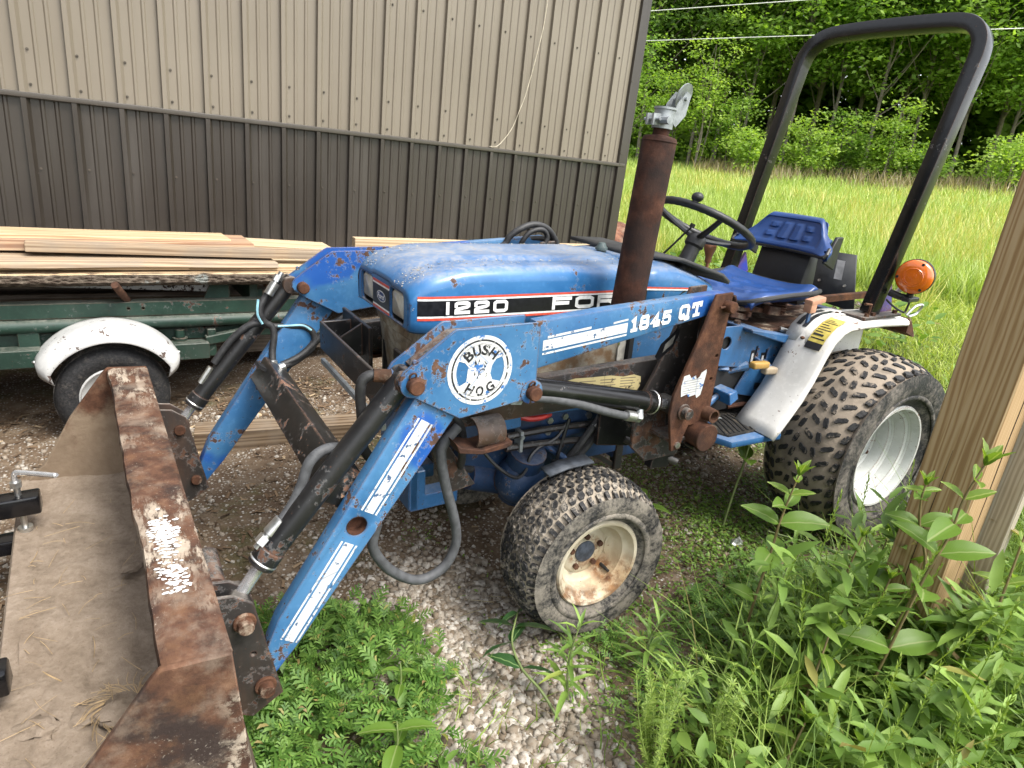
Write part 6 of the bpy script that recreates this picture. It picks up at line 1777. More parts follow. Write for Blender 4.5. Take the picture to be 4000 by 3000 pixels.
# white painted bar lying across the trailer bed
b = MB(); b.box((0, 0, 0), (.92, .05, .045)); b.box((0, .02, .03), (.92, .006, .05)); o = b.build('bar', m_paint('chipped_white_bar', (.42, .42, .42), (.55, .55, .54), .95, rustmul=(.5, .5, .6)), None, bevel=.003); o.location = (.28, -1.02, .545); o.rotation_euler = (0, .045, -.02); tag(o, 'chipped white steel bar lying under the lumber', 'bar')
b = MB(); b.box((0, 0, 0), (.30, .05, .05)); o = b.build('wood_offcut', PINE, None, bevel=.002); o.location = (.72, -.72, .565); o.rotation_euler = (0, .05, .2); tag(o, 'pale wood offcut lying under the lumber', 'offcut')
for i, (x, y, l_, a) in enumerate(((.62, -1.55, .16, .5), (.78, -1.35, .20, 2.0), (.45, -1.75, .12, .9), (.30, -1.80, .10, 2.6))):
    b = MB(); b.box((0, 0, 0), (l_, .045, .008)); o = b.build('wood_chip', PINE2, None, bevel=.001); o.location = (x, y, gz(x, y) + .008); o.rotation_euler = (.1, -.06, a)
    tag(o, ('pale wood splinter on the ground right of the trailer tyre', 'longest pale wood splinter, nearest the trailer beam', 'pale wood splinter close to the far loader arm', 'short pale wood splinter behind the far bucket bracket')[i], 'wood chip', 'wood splinters on the ground')

# ================================================================== THINGS OUT IN THE FIELD
def put(o, x, y, dz=0.0, rz=0.0): o.location = (x, y, gz(x, y) + dz); o.rotation_euler = (0, 0, rz); return o
b = MB(); b.tube([(-.45, 0, .07), (-.1, .01, .075), (.2, 0, .07), (.36, 0, .07)], [.085, .08, .078, .075], 16, 2); lg = b.build('log', BARK, None); put(lg, 6.2, -1.35, .0, -.35); tag(lg, 'cut log lying in the short grass behind the tractor', 'log')
b = MB(); b.disc((.3605, 0, .07), (1, 0, 0), .073, 20); b.build('cut_end', PINE2, lg)
b = MB(); b.lathe([(.0005, 0), (.20, .004), (.28, .03), (.30, .06), (.30, .78), (.28, .81), (.20, .83), (.0005, .835)], (-.42, 0, .26), (1, 0, 0), 32)
for h in (.27, .55): b.lathe([(.30, h), (.309, h + .012), (.309, h + .022), (.30, h + .034)], (-.42, 0, .26), (1, 0, 0), 32)
dr = b.build('drum', m_rust('faded_drum_rust', (1.9, 1.7, 1.7), .1, .5, .5), None, ang=40); put(dr, 5.35, 1.20, -.02, .5); tag(dr, 'faded rusty steel drum lying in the grass past the barn corner', 'drum')
for i, (dy, dz) in enumerate(((0, 0), (.10, 0), (.05, .085), (.2, .0))):
    b = MB(); b.tube([(-.9, 0, .05), (.9, 0, .05)], .045, 14); o = b.build('pipe', m_plain('white_pipe', (.62, .62, .60), .5), None); put(o, 8.4 - dy * .4, 4.75 + dy, dz, -.55)
    tag(o, ('first white pipe of the bottom row in the pile past the barn corner', 'second white pipe of the bottom row in the pile past the barn corner', 'white pipe lying on top of the pile past the barn corner', 'white pipe lying loose behind the pile past the barn corner')[i], 'pipe', 'white pipes piled in the grass')
b = MB(); b.ball((0, 0, .02), .03, 10, 6, (1, .7, .6)); b.v = [tuple(Vector(p) * (1 + .5 * mnoise.noise(Vector(p) * 60))) for p in b.v]
o = b.build('litter', m_plain('crumpled_foil', (.5, .5, .52), .3, .7, .5, 80), None, ang=10); put(o, 2.11, -3.41); tag(o, 'crumpled scrap of foil on the green ground cover', 'litter')

# ================================================================== STONES
def m_stone(nm='limestone_gravel', stops=None):
    g = G(nm)
    r = g.island()
    c = g.ramp(r, stops or [(0.0, (.12, .085, .055)), (.25, (.18, .142, .104)), (.5, (.255, .215, .17)), (.75, (.335, .30, .255)), (1.0, (.44, .41, .36))])
    n = g.noise(90, 4, .6)
    c = g.mix(g.math('MULTIPLY', g.step(n, .45, .65), .5), c, (.15, .105, .065))
    return g.done(g.pbr(c, .92, 0, g.bump(n, .3, .003), .2))
ico = bmesh.new(); bmesh.ops.create_icosphere(ico, subdivisions=1, radius=1.0)
ico.free()
iv = np.array([(-1, -1, -1), (1, -1, -1), (1, 1, -1), (-1, 1, -1), (-.7, -.7, 1), (.7, -.7, 1), (.7, .7, 1), (-.7, .7, 1)], float) * .8
ifc = [(0, 2, 1), (0, 3, 2), (4, 5, 6), (4, 6, 7), (0, 1, 5), (0, 5, 4), (1, 2, 6), (1, 6, 5), (2, 3, 7), (2, 7, 6), (3, 0, 4), (3, 4, 7)]
def stones(n, fn, smin, smax, name, lab, pw=2.8):
    P = fn(n); N = len(P)
    S = smin + (smax - smin) * RNG.random(N) ** pw
    V = iv[None] * (1 + .30 * RNG.standard_normal((N, len(iv), 3)).clip(-1.6, 1.6))
    sc = np.stack([S, S * RNG.uniform(.6, .95, N), S * RNG.uniform(.38, .7, N)], 1)
    V = V * sc[:, None, :]
    a = RNG.uniform(0, 6.283, N); t = RNG.normal(0, .35, N)
    ca, sa, ct, st = np.cos(a), np.sin(a), np.cos(t), np.sin(t)
    x = V[..., 0] * ct[:, None] + V[..., 2] * st[:, None]; z = -V[..., 0] * st[:, None] + V[..., 2] * ct[:, None]; y = V[..., 1]
    W = np.stack([x * ca[:, None] - y * sa[:, None], x * sa[:, None] + y * ca[:, None], z], -1)
    W += np.stack([P[:, 0], P[:, 1], ground_z(P[:, 0], P[:, 1]) + sc[:, 2] * .25], -1)[:, None, :]
    o = bake(name, W.reshape(-1, 3), ifc, len(iv), N, STONE_P if 'pale' in name else STONE, None, 'stuff', False)
    return tag(o, lab, 'gravel', kind='stuff')
STONE = m_stone(); STONE_P = m_stone('pale_limestone_chips', [(0.0, (.16, .125, .09)), (.2, (.21, .175, .135)), (.5, (.30, .265, .22)), (1.0, (.45, .42, .375))])
def gen(n, x0, x1, y0, y1, dens):
    out = []
    while sum(map(len, out)) < n:
        p = np.stack([RNG.uniform(x0, x1, 4 * n), RNG.uniform(y0, y1, 4 * n)], 1)
        out.append(p[RNG.random(len(p)) < dens(p[:, 0], p[:, 1])])
    return np.concatenate(out)[:n]
def patch(x, y): return np.exp(-(((x - .93 - .12 * (y + 3.4)) / .26) ** 2 + ((y + 3.42) / .48) ** 2) * 1.1)
stones(10000, lambda n: gen(n, .40, 1.5, -4.05, -2.7, lambda x, y: np.clip(patch(x, y) * 1.2 - .12, 0, 1)), .0028, .021, 'pale_gravel', 'pale limestone gravel patch beside the front wheel')
stones(17000, lambda n: gen(n, -.4, 3.4, -3.9, -1.3, lambda x, y: .25 + .75 * sstep(.45, .7, vnoise(x, y, 1.6, 5))), .003, .015, 'gravel', 'brown and grey gravel scattered on the earth under the tractor')

g = G('wood_chip_litter'); CHIPS = g.done(g.pbr(g.ramp(g.island(), [(0, (.05, .032, .02)), (.5, (.13, .085, .052)), (.85, (.24, .17, .105)), (1, (.40, .31, .20))]), .9, 0, None, .15))
P = gen(2600, -.5, 2.2, -2.9, -1.0, lambda x, y: .15 + .85 * sstep(.4, .65, vnoise(x, y, 1.8, 17)))
a = RNG.uniform(0, 6.283, len(P))
o = scatter('wood_chips', [(-.5, -.16, 0), (.5, -.10, .03), (.55, .1, .05), (-.45, .16, .02)], [(0, 1, 2, 3)], np.stack([P[:, 0], P[:, 1], ground_z(P[:, 0], P[:, 1]) + .006], 1), np.stack([np.cos(a), np.sin(a), RNG.normal(0, .15, len(P))], 1), np.stack([RNG.normal(0, .25, len(P)), RNG.normal(0, .25, len(P)), np.ones(len(P))], 1), RNG.uniform(.008, .045, len(P)), CHIPS)
tag(o, 'brown wood chips and bark bits littering the ground by the trailer', 'wood chips', kind='stuff')

# ================================================================== LEAVES AND GRASS
def m_leaf(name, stops, trans=.35, rough=.5, mid=None, spec=.35, clump=0.0):
    g = G(name)
    r = g.island()
    if clump:
        r = g.math('ADD', g.math('MULTIPLY', r, .45), g.math('MULTIPLY', g.step(g.noise(clump, 3, .6, g.world()), .32, .68), .55))
    c = g.ramp(r, stops)
    if mid:
        y = g.math('ABSOLUTE', g.xyz()[1])
        m = g.step(y, .0026, .0010)
        vein = g.step(g.wave(85, .8, 1, g.scale((1, 1, 0), rot=(0, 0, .0)), 'X'), .93, .99)
        c = g.mix(g.math('MULTIPLY', vein, .18), c, mid)
        c = g.mix(g.math('MULTIPLY', m, .75), c, mid)
    p = g.n('ShaderNodeBsdfPrincipled')
    g.put(p.inputs['Base Color'], c); p.inputs['Roughness'].default_value = rough; p.inputs['Specular IOR Level'].default_value = spec
    t = g.n('ShaderNodeBsdfTranslucent')
    g.put(t.inputs['Color'], g.mix(1.0, c, (1.25, 1.3, .55), 'MULTIPLY'))
    mx = g.n('ShaderNodeMixShader'); mx.inputs[0].default_value = trans
    g.t.links.new(p.outputs[0], mx.inputs[1]); g.t.links.new(t.outputs[0], mx.inputs[2])
    return g.done(mx.outputs[0])
def greens(d, m, l): return [(0, d), (.45, m), (.85, l), (1, tuple(q * 1.15 for q in l))]
def mixed(d, m, l): return [(0, d), (.42, m), (.80, l), (.96, tuple(q * 1.12 for q in l)), (.978, (.26, .27, .06)), (1, (.26, .18, .08))]
LF_COVER = m_leaf('ground_cover_leaf', mixed((.075, .15, .024), (.12, .215, .034), (.18, .28, .055)))
LF_RAG = m_leaf('ragweed_leaf', mixed((.060, .135, .026), (.10, .20, .034), (.155, .265, .055)))
LF_GRASS = m_leaf('grass_blade', mixed((.10, .18, .028), (.17, .265, .044), (.26, .35, .080)))
LF_GOLD = m_leaf('goldenrod_leaf', mixed((.095, .17, .034), (.15, .25, .048), (.22, .33, .070)))
LF_BED = m_leaf('bedstraw_leaf', greens((.13, .21, .035), (.19, .28, .050), (.27, .36, .085)))
LF_FIELD = m_leaf('meadow_grass_blade', greens((.22, .32, .060), (.33, .43, .10), (.46, .53, .19)))
LF_LAWN = m_leaf('lawn_grass_blade', greens((.20, .28, .042), (.31, .39, .070), (.44, .48, .14)))
LF_DRY = m_leaf('dry_grass_blade', [(0, (.22, .17, .09)), (.5, (.33, .27, .16)), (1, (.42, .36, .24))], .3)
LF_YEL = m_leaf('yellow_bloom', [(0, (.42, .40, .10)), (1, (.60, .56, .20))], .3)
LF_BROAD = m_leaf('broad_leaf', greens((.075, .155, .020), (.115, .21, .028), (.16, .265, .040)), .48, .42, (.30, .36, .14))
LF_NEW = m_leaf('young_leaf', greens((.10, .18, .025), (.14, .23, .03), (.19, .28, .045)), .45, .42, (.34, .40, .12))
LF_DARKB = m_leaf('dark_broad_leaf', greens((.020, .058, .020), (.028, .075, .024), (.036, .092, .030)), .2, .35, (.20, .30, .12))
STEMM = m_plain('weed_stem', (.13, .17, .055), .6, 0, .25, 20)
STEMB = m_plain('brownish_stem', (.17, .13, .055), .6, 0, .25, 20)
OV = np.array([(0, 0, 0), (.30, .21, .05), (.30, -.21, .05), (.32, 0, .0), (.68, .17, .04), (.68, -.17, .04), (.70, 0, .005), (1, 0, -.05)], float)
OVF = [(0, 3, 1), (0, 2, 3), (3, 6, 4, 1), (3, 2, 5, 6), (6, 7, 4), (6, 5, 7)]
RH = np.array([(0, 0, 0), (.5, .30, .07), (1, 0, 0), (.5, -.30, .07)], float); RHF = [(0, 2, 1), (0, 3, 2)]
def lobed():
    v = [(0, .015, 0), (0, -.015, 0), (1.0, .006, -.08), (1.0, -.006, -.08)]; f = [(0, 1, 3, 2)]
    for i, (t, L_) in enumerate(((.22, .20), (.40, .30), (.58, .30), (.76, .22), (.92, .13))):
        for s in (1, -1):
            b_ = len(v); z = -.08 * t * t
            v += [(t - .05, s * .01, z), (t + .05 + L_ * .15, s * L_ * .55, z + .02), (t + L_ * .62, s * L_, z - .01), (t + .07 + L_ * .42, s * L_ * .45, z + .015), (t + .06, s * .01, z)]
            f += [(b_, b_ + 1, b_ + 3, b_ + 4), (b_ + 1, b_ + 2, b_ + 3)]
    return np.array(v, float), f
RGV, RGF = lobed()
def blade(nseg, bend):
    v = []; f = []
    for i in range(nseg + 1):
        t = i / nseg; w = .5 * (1 - t ** 2.2) * (1 if t < 1 else 0) + (.02 if t == 1 else 0)
        v += [(bend * t * t, -w, t * (1 - .25 * bend * t)), (bend * t * t, w, t * (1 - .25 * bend * t))]
    for i in range(nseg): f.append((2 * i, 2 * i + 2, 2 * i + 3, 2 * i + 1))
    return np.array(v, float), f
def blades(name, P, h, w, mat, lab, nseg=3, bend=.35, lean=.25, cat='grass', zoff=None):
    N = len(P); tv, tf = blade(nseg, bend)
    a = RNG.uniform(0, 6.283, N)
    ax = np.stack([np.cos(a), np.sin(a), np.zeros(N)], 1)
    up = np.stack([RNG.normal(0, lean, N), RNG.normal(0, lean, N), np.ones(N)], 1)
    up /= np.linalg.norm(up, axis=1, keepdims=True)
    ax = ax - up * np.sum(ax * up, 1, keepdims=True)
    pos = np.stack([P[:, 0], P[:, 1], ground_z(P[:, 0], P[:, 1]) - .005], 1)
    o = scatter(name, tv, tf, pos, ax, up, np.stack([h * RNG.uniform(.5, 1.4, N), w, h], 1), mat)
    return tag(o, lab, cat, kind='stuff')
def leaves(name, P, L_, mat, lab, tv=OV, tf=OVF, zlo=.005, zhi=.04, droop=.35, cat='plants'):
    N = len(P); a = RNG.uniform(0, 6.283, N)
    ax = np.stack([np.cos(a), np.sin(a), RNG.normal(.1, droop, N)], 1)
    up = np.stack([RNG.normal(0, .35, N), RNG.normal(0, .35, N), np.ones(N)], 1)
    pos = np.stack([P[:, 0], P[:, 1], ground_z(P[:, 0], P[:, 1]) + RNG.uniform(zlo, zhi, N)], 1)
    o = scatter(name, tv, tf, pos, ax, up, L_, mat)
    return tag(o, lab, cat, kind='stuff')

# ---- creeping ground cover round the wheels
def cover_d(x, y):
    a = sstep(1.30, 1.55, x) * sstep(-2.98, -3.20, y) * (1 - sstep(2.9, 3.4, x))
    edge = sstep(-3.42, -3.60, y) * sstep(1.05, 1.2, x)
    d = np.maximum(a, edge) * (.25 + .75 * sstep(.18, .42, vnoise(x, y, 4.0, 7)))
    bare = np.exp(-(((x - 2.45) / .35) ** 2 + ((y + 3.66) / .16) ** 2))
    return np.clip(d * (1 - .8 * bare), 0, 1)
P = gen(30000, 1.0, 3.3, -4.6, -2.9, cover_d)
leaves('ground_cover', P, RNG.uniform(.010, .024, len(P)), LF_COVER, 'low creeping ground cover with small round leaves round the front wheel', zlo=.002, zhi=.028)
P = gen(7000, 1.0, 3.3, -3.4, -2.2, lambda x, y: (.06 + .94 * sstep(.48, .68, vnoise(x, y, 3.2, 9))) * (.35 + .65 * sstep(1.3, 2.0, x)))
leaves('sparse_seedlings', P, RNG.uniform(.008, .018, len(P)), LF_COVER, 'sparse green seedlings in the gravel under the tractor', zlo=.002, zhi=.02)
# ---- ferny weeds, left clump and right clump
def rag_l(x, y):
    lim = .80 + .05 * np.sin(y * 9) - .10 * sstep(-3.15, -3.0, y) + .03 * np.sin(y * 23)
    return sstep(lim + .03, lim - .06, x) * sstep(-2.98, -3.10, y + .25 * (x - .7)) * (.4 + .6 * sstep(.25, .5, vnoise(x, y, 6, 3)))
def weeds(name, n, box, dens, L0, L1, mat, lab, tv, tf, hmax):
    P = gen(n, *box, dens); N = len(P)
    hh = hmax * (.25 + .75 * vnoise(P[:, 0], P[:, 1], 9, 4)) 
    a = RNG.uniform(0, 6.283, N)
    ax = np.stack([np.cos(a), np.sin(a), RNG.normal(.35, .4, N)], 1)
    up = np.stack([RNG.normal(0, .3, N), RNG.normal(0, .3, N), np.ones(N)], 1)
    pos = np.stack([P[:, 0], P[:, 1], ground_z(P[:, 0], P[:, 1]) + hh * RNG.random(N) ** .6], 1)
    return tag(scatter(name, tv, tf, pos, ax, up, RNG.uniform(L0, L1, N), mat), lab, 'weeds', kind='stuff')
weeds('ragweed', 1700, (.20, .95, -4.0, -2.95), rag_l, .035, .085, LF_RAG, 'patch of ferny ragweed between the bucket and the pale gravel', RGV, RGF, .12)
weeds('clover', 2200, (.20, .95, -4.0, -2.95), rag_l, .015, .055, LF_RAG, 'small oval leaves mixed through the ragweed patch', OV, OVF, .08)
def rag_r(x, y): return sstep(1.15, 1.35, x) * sstep(-3.42, -3.60, y) * (1 - sstep(2.0, 2.4, x)) * sstep(.35, .6, vnoise(x, y, 3.0, 12))
weeds('ferny_weeds', 1000, (1.1, 2.4, -4.5, -3.4), rag_r, .03, .065, LF_RAG, 'ferny weeds spreading from the front wheel towards the post', RGV, RGF, .07)
# ---- long grass at the lower right
def fg(x, y):
    lim = -3.78 - .28 * np.maximum(1.9 - x, 0)
    return sstep(lim + .12, lim - .10, y) * sstep(1.05, 1.35, x + .35 * (-3.9 - y))
P = gen(7000, 1.0, 3.6, -4.9, -3.6, fg)
blades('long_grass', P, RNG.uniform(.10, .40, len(P)), RNG.uniform(.003, .0075, len(P)), LF_GRASS, 'long green grass in front of the timber post', 6, .75, .28)
P = gen(1500, 1.9, 3.4, -4.9, -4.05, lambda x, y: sstep(1.9, 2.3, x - .4 * (y + 4.3)) * 1.0)
blades('tall_grass', P, RNG.uniform(.35, .75, len(P)), RNG.uniform(.003, .006, len(P)), LF_BED, 'tall yellow green grass beside the timber post', 7, .5, .22)
P = gen(260, .45, 1.25, -4.05, -3.45, lambda x, y: .2 + .8 * sstep(.5, .7, vnoise(x, y, 5, 2)))
blades('gravel_grass', P, RNG.uniform(.05, .14, len(P)), RNG.uniform(.0025, .005, len(P)), LF_GRASS, 'few grass blades sprouting through the pale gravel', 5, .6, .4)
P = gen(420, .55, 2.9, -4.0, -3.0, lambda x, y: .3 + .7 * sstep(.45, .65, vnoise(x, y, 2.5, 6)))
a_ = RNG.uniform(0, 6.283, len(P))
st_ = scatter('dry_stalks', *blade(2, .15), np.stack([P[:, 0], P[:, 1], ground_z(P[:, 0], P[:, 1]) + .012], 1), np.stack([-np.sin(a_), np.cos(a_), np.zeros(len(P)) + .1], 1), np.stack([np.cos(a_), np.sin(a_), RNG.normal(.02, .06, len(P))], 1), np.stack([np.full(len(P), .03), RNG.uniform(.0015, .0035, len(P)), RNG.uniform(.03, .13, len(P))], 1), LF_DRY)
tag(st_, 'dry straw stalks scattered on the gravel by the front wheel', 'straw', kind='stuff')
def postfoot(x, y): return np.exp(-(((x - 1.83) / .30) ** 2 + ((y + 4.15) / .16) ** 2))
weeds('post_weeds', 2400, (1.3, 2.5, -4.6, -3.8), postfoot, .04, .13, LF_GOLD, 'leafy weeds crowding the foot of the timber post', OV * np.array([1, .55, 1]), OVF, .58)
weeds('undergrowth', 4600, (1.05, 3.0, -4.8, -3.6), fg, .025, .075, LF_GOLD, 'mixed leafy undergrowth at the foot of the post', OV, OVF, .22)
# seed heads on thin stems
SEEDV = np.concatenate([RH * np.array([.16, .12, .1]) + np.array([.12 * math.cos(q * 2.4), .12 * math.sin(q * 2.4), .30 + q * .06]) * np.array([.35, .35, 1]) for q in range(12)])
def seeds(name, P, h, lab, mat):
    N = len(P); z0 = ground_z(P[:, 0], P[:, 1])
    up = np.stack([RNG.normal(.12, .16, N), RNG.normal(0, .16, N), np.ones(N)], 1); up /= np.linalg.norm(up, axis=1, keepdims=True)
    a = RNG.uniform(0, 6.283, N); ax = np.stack([np.cos(a), np.sin(a), np.zeros(N)], 1)
    sv = [(0, -.003, 0), (0, .003, 0), (0, .0015, .98), (0, -.0015, .98)]; sf = [(0, 1, 2, 3)]
    for q in range(34):
        b_ = len(sv); t = .74 + .26 * q / 34; s = .020 * (1 - q / 48); an = q * 2.4
        c_, s_ = math.cos(an), math.sin(an)
        sv += [(0, 0, t), (c_ * s * .6 - s_ * .004, s_ * s * .6 + c_ * .004, t + .012), (c_ * s, s_ * s, t + .026), (c_ * s * .6 + s_ * .004, s_ * s * .6 - c_ * .004, t + .012)]
        sf += [(b_, b_ + 1, b_ + 2, b_ + 3)]
    o = scatter(name, sv, sf, np.stack([P[:, 0], P[:, 1], z0], 1), ax, up, h, mat)
    return tag(o, lab, 'grass', kind='stuff')
P = gen(60, 1.2, 2.6, -4.5, -3.75, fg)
seeds('seed_grass', P, RNG.uniform(.35, .62, len(P)), 'thin grass stems with pale seed heads before the post', LF_BED)
P = gen(160, 2.1, 3.6, -4.9, -4.1, lambda x, y: np.ones_like(x))
seeds('seeding_grass', P, RNG.uniform(.5, .85, len(P)), 'tall seeding grass right of the timber post', LF_BED)

# ---- single weeds
def leafmesh(L_, W_, curl, fold, nseg=8):
    b_ = MB(); vv = []
    for i in range(nseg + 1):
        t = i / nseg; w = W_ * .5 * math.sin(math.pi * (t ** .82)) ** .75 if 0 < t < 1 else .0012
        z = -curl * L_ * t * t
        for q in (-1, -.5, 0, .5, 1): vv.append((L_ * t, w * q, z + fold * abs(w * q) + .0012 * math.sin(t * 22 + q * 2)))
    b_.add(vv, [(i * 5 + j, (i + 1) * 5 + j, (i + 1) * 5 + j + 1, i * 5 + j + 1) for i in range(nseg) for j in range(4)])
    me = bpy.data.meshes.new('leaf'); me.from_pydata(b_.v, [], b_.f); me.polygons.foreach_set('use_smooth', [True] * len(me.polygons)); return me
LM = {}
for key, (L_, W_, cu, fo, m) in {'big': (.135, .068, .28, .30, LF_BROAD), 'mid': (.110, .048, .25, .4, LF_BROAD), 'new': (.085, .032, .1, .5, LF_NEW), 'dark': (.105, .046, .22, .25, LF_DARKB), 'pale': (.115, .050, .32, .4, LF_NEW)}.items():
    LM[key] = leafmesh(L_, W_, cu, fo); LM[key].materials.append(m)
def broad_plant(base, stem, nodes, label, keyf, scale=1.0, r=.0042, stemmat=STEMB, tuft=True, name='milkweed_plant', face=0):
    """stem: list of world points; opposite leaf pairs at nodes (fractions)"""
    E_ = empty(name, base); tag(E_, label, 'plant', 'broad leaved weeds')
    pts = catmull([Vector(p) - Vector(base) for p in stem], 6); n_ = len(pts) - 1
    b = MB(); b.tube(pts, [r, r * .85, r * .5], 8, 1); b.build('stem', stemmat, E_, ang=60)
    for k, t in enumerate(nodes):
        i = min(int(t * n_), n_ - 1); p = pts[i]; d = (pts[i + 1] - pts[i]).normalized()
        a0 = ((math.pi / 2) * (k % 2) + random.uniform(-.3, .3) + .9) if not face else (-.58 + (.85 if k % 2 else -.15) + random.uniform(-.25, .25))
        for s in (0, math.pi):
            a = a0 + s
            side = Vector((math.cos(a), math.sin(a), 0)); x_ = (side * 1.0 + d * random.uniform(.05, .75)).normalized(); dd = d + (_b * .55 if face else Vector((0, 0, 0))); z_ = (dd - x_ * dd.dot(x_)).normalized(); y_ = z_.cross(x_)
            o = link_mesh('leaf', LM[keyf(t)], None, E_)
            sc_ = scale * random.uniform(.8, 1.12) * (1 - .35 * max(0, t - .75) / .25) * (.75 if t < .25 else 1)
            o.matrix_local = Matrix(((x_.x, y_.x, z_.x, p.x), (x_.y, y_.y, z_.y, p.y), (x_.z, y_.z, z_.z, p.z), (0, 0, 0, 1))) @ Matrix.Scale(sc_, 4)
    if tuft:
        p = pts[-1]; d = (pts[-1] - pts[-3]).normalized()
        for q in range(5):
            a = q * 1.256; side = Vector((math.cos(a), math.sin(a), 0)); x_ = (side * .55 + d).normalized(); z_ = (d - x_ * d.dot(x_)).normalized(); y_ = z_.cross(x_)
            o = link_mesh('leaf', LM['new'], None, E_)
            o.matrix_local = Matrix(((x_.x, y_.x, z_.x, p.x), (x_.y, y_.y, z_.y, p.y), (x_.z, y_.z, z_.z, p.z), (0, 0, 0, 1))) @ Matrix.Scale(scale * random.uniform(.45, .8), 4)
    return E_
kf = lambda t: 'new' if t > .82 else ('big' if t < .62 else 'mid')
def on_stem(b0, top, lean=(0, 0), k=5):
    b0 = Vector(b0); top = Vector(top)
    return [b0 + (top - b0) * t + Vector((lean[0] * math.sin(t * 3.14), lean[1] * math.sin(t * 3.14), 0)) for t in np.linspace(0, 1, k)]
broad_plant((1.65, -4.14, .0), [(1.65, -4.14, -.02), (1.66, -4.147, .166), (1.669, -4.154, .291), (1.687, -4.166, .503), (1.704, -4.178, .616), (1.705, -4.179, .714), (1.718, -4.189, .80)], (.36, .49, .61, .74, .86, .94), 'tall broad leaved weed climbing in front of the timber post', kf, 1.02, face=1)
broad_plant((1.74, -4.10, .0), [(1.74, -4.10, .0), (1.76, -4.115, .25), (1.785, -4.13, .459), (1.742, -4.101, .592), (1.727, -4.091, .661), (1.725, -4.09, .70)], (.60, .80, .92), 'slim weed against the left edge of the timber post', kf, .72, face=1)
broad_plant((1.80, -4.04, .0), [(1.80, -4.04, .0), (1.80, -4.04, .10), (1.807, -4.045, .249), (1.817, -4.052, .38)], (.45, .70, .9), 'short weed leaning on the foot of the timber post', lambda t: 'mid', .75, face=1)
broad_plant((1.93, -4.27, .0), [(1.93, -4.27, .0), (1.95, -4.26, .25), (1.97, -4.25, .45), (1.985, -4.24, .66)], (.35, .55, .72, .88), 'bright weed right of the post with a tuft of young leaves', lambda t: 'pale' if t < .7 else 'new', .85, face=1)
broad_plant((1.60, -3.82, .0), [(1.60, -3.82, -.01), (1.603, -3.822, .224), (1.61, -3.827, .381), (1.611, -3.828, .474), (1.617, -3.832, .55), (1.624, -3.837, .62)], (.22, .42, .60, .74, .86, .95), 'broad leaved weed standing before the rear tyre', kf, .88, face=1)
broad_plant((1.42, -4.10, .0), [(1.42, -4.10, .0), (1.46, -4.09, .12), (1.50, -4.08, .24), (1.53, -4.07, .33)], (.35, .60, .82), 'short broad leaved weed at the lower right', lambda t: 'pale', .85)
broad_plant((1.78, -3.95, .0), [(1.78, -3.95, .0), (1.785, -3.95, .18), (1.79, -3.955, .34), (1.80, -3.96, .46)], (.35, .55, .75, .92), 'leafy weed between the post and the rear tyre', kf, .72, face=1)
broad_plant((2.10, -3.90, .0), [(2.10, -3.90, .0), (2.11, -3.90, .2), (2.12, -3.90, .36)], (.4, .65, .9), 'weed half hidden behind the left edge of the post', kf, .7, face=1)
broad_plant((1.30, -4.16, .0), [(1.30, -4.16, .0), (1.33, -4.15, .10), (1.36, -4.15, .20)], (.45, .75), 'low pale weed at the bottom edge', lambda t: 'pale', .95)
broad_plant((2.16, -3.30, .0), [(2.16, -3.30, .0), (2.19, -3.29, .14), (2.22, -3.285, .28), (2.24, -3.28, .40), (2.25, -3.28, .44)], (.55, .78, .97), 'green weed stem growing up under the foot plate', lambda t: 'big', .85, .0052, STEMM, False)
broad_plant((1.87, -3.20, -.01), [(1.87, -3.20, -.01), (1.86, -3.18, .06), (1.84, -3.17, .12), (1.83, -3.16, .17)], (.4, .68, .92), 'small weed under the loader frame behind the front wheel', lambda t: 'mid', .8, .003, STEMM, False)
broad_plant((2.62, -3.86, .0), [(2.62, -3.86, .02), (2.40, -3.81, .10), (2.12, -3.74, .20), (1.86, -3.66, .29)], (.05,), 'bare green stem slanting across before the rear tyre', lambda t: 'mid', .7, .0042, STEMM, False, 'slanting_stem')
# ---- bent plant lying on the pale gravel
bp = [(1.02, -3.72, -.03), (1.0, -3.66, .02), (.985, -3.585, .04), (1.0, -3.51, .06), (1.05, -3.45, .075), (1.09, -3.41, .07)]
broad_plant(bp[0], bp, (.42, .60, .76, .90), 'dark leaved weed bent over on the pale gravel at the front wheel', lambda t: 'dark', 1.05, .0042, STEMM, False, 'bent_weed', 1)
for bx_, by_, ky_, sc0, lab_ in ((.58, -3.66, 'mid', .8, 'pale dock leaves at the bottom beside the bucket'), (.66, -3.50, 'mid', .5, 'small dock in the middle of the ragweed')):
    broad_plant((bx_, by_, gz(bx_, by_)), [(bx_, by_, gz(bx_, by_)), (bx_ + .01, by_, .05), (bx_ + .01, by_ + .01, .11)], (.5, .8), lab_, lambda t, k=ky_: k, sc0, .003, STEMM, False, 'dock_plant')
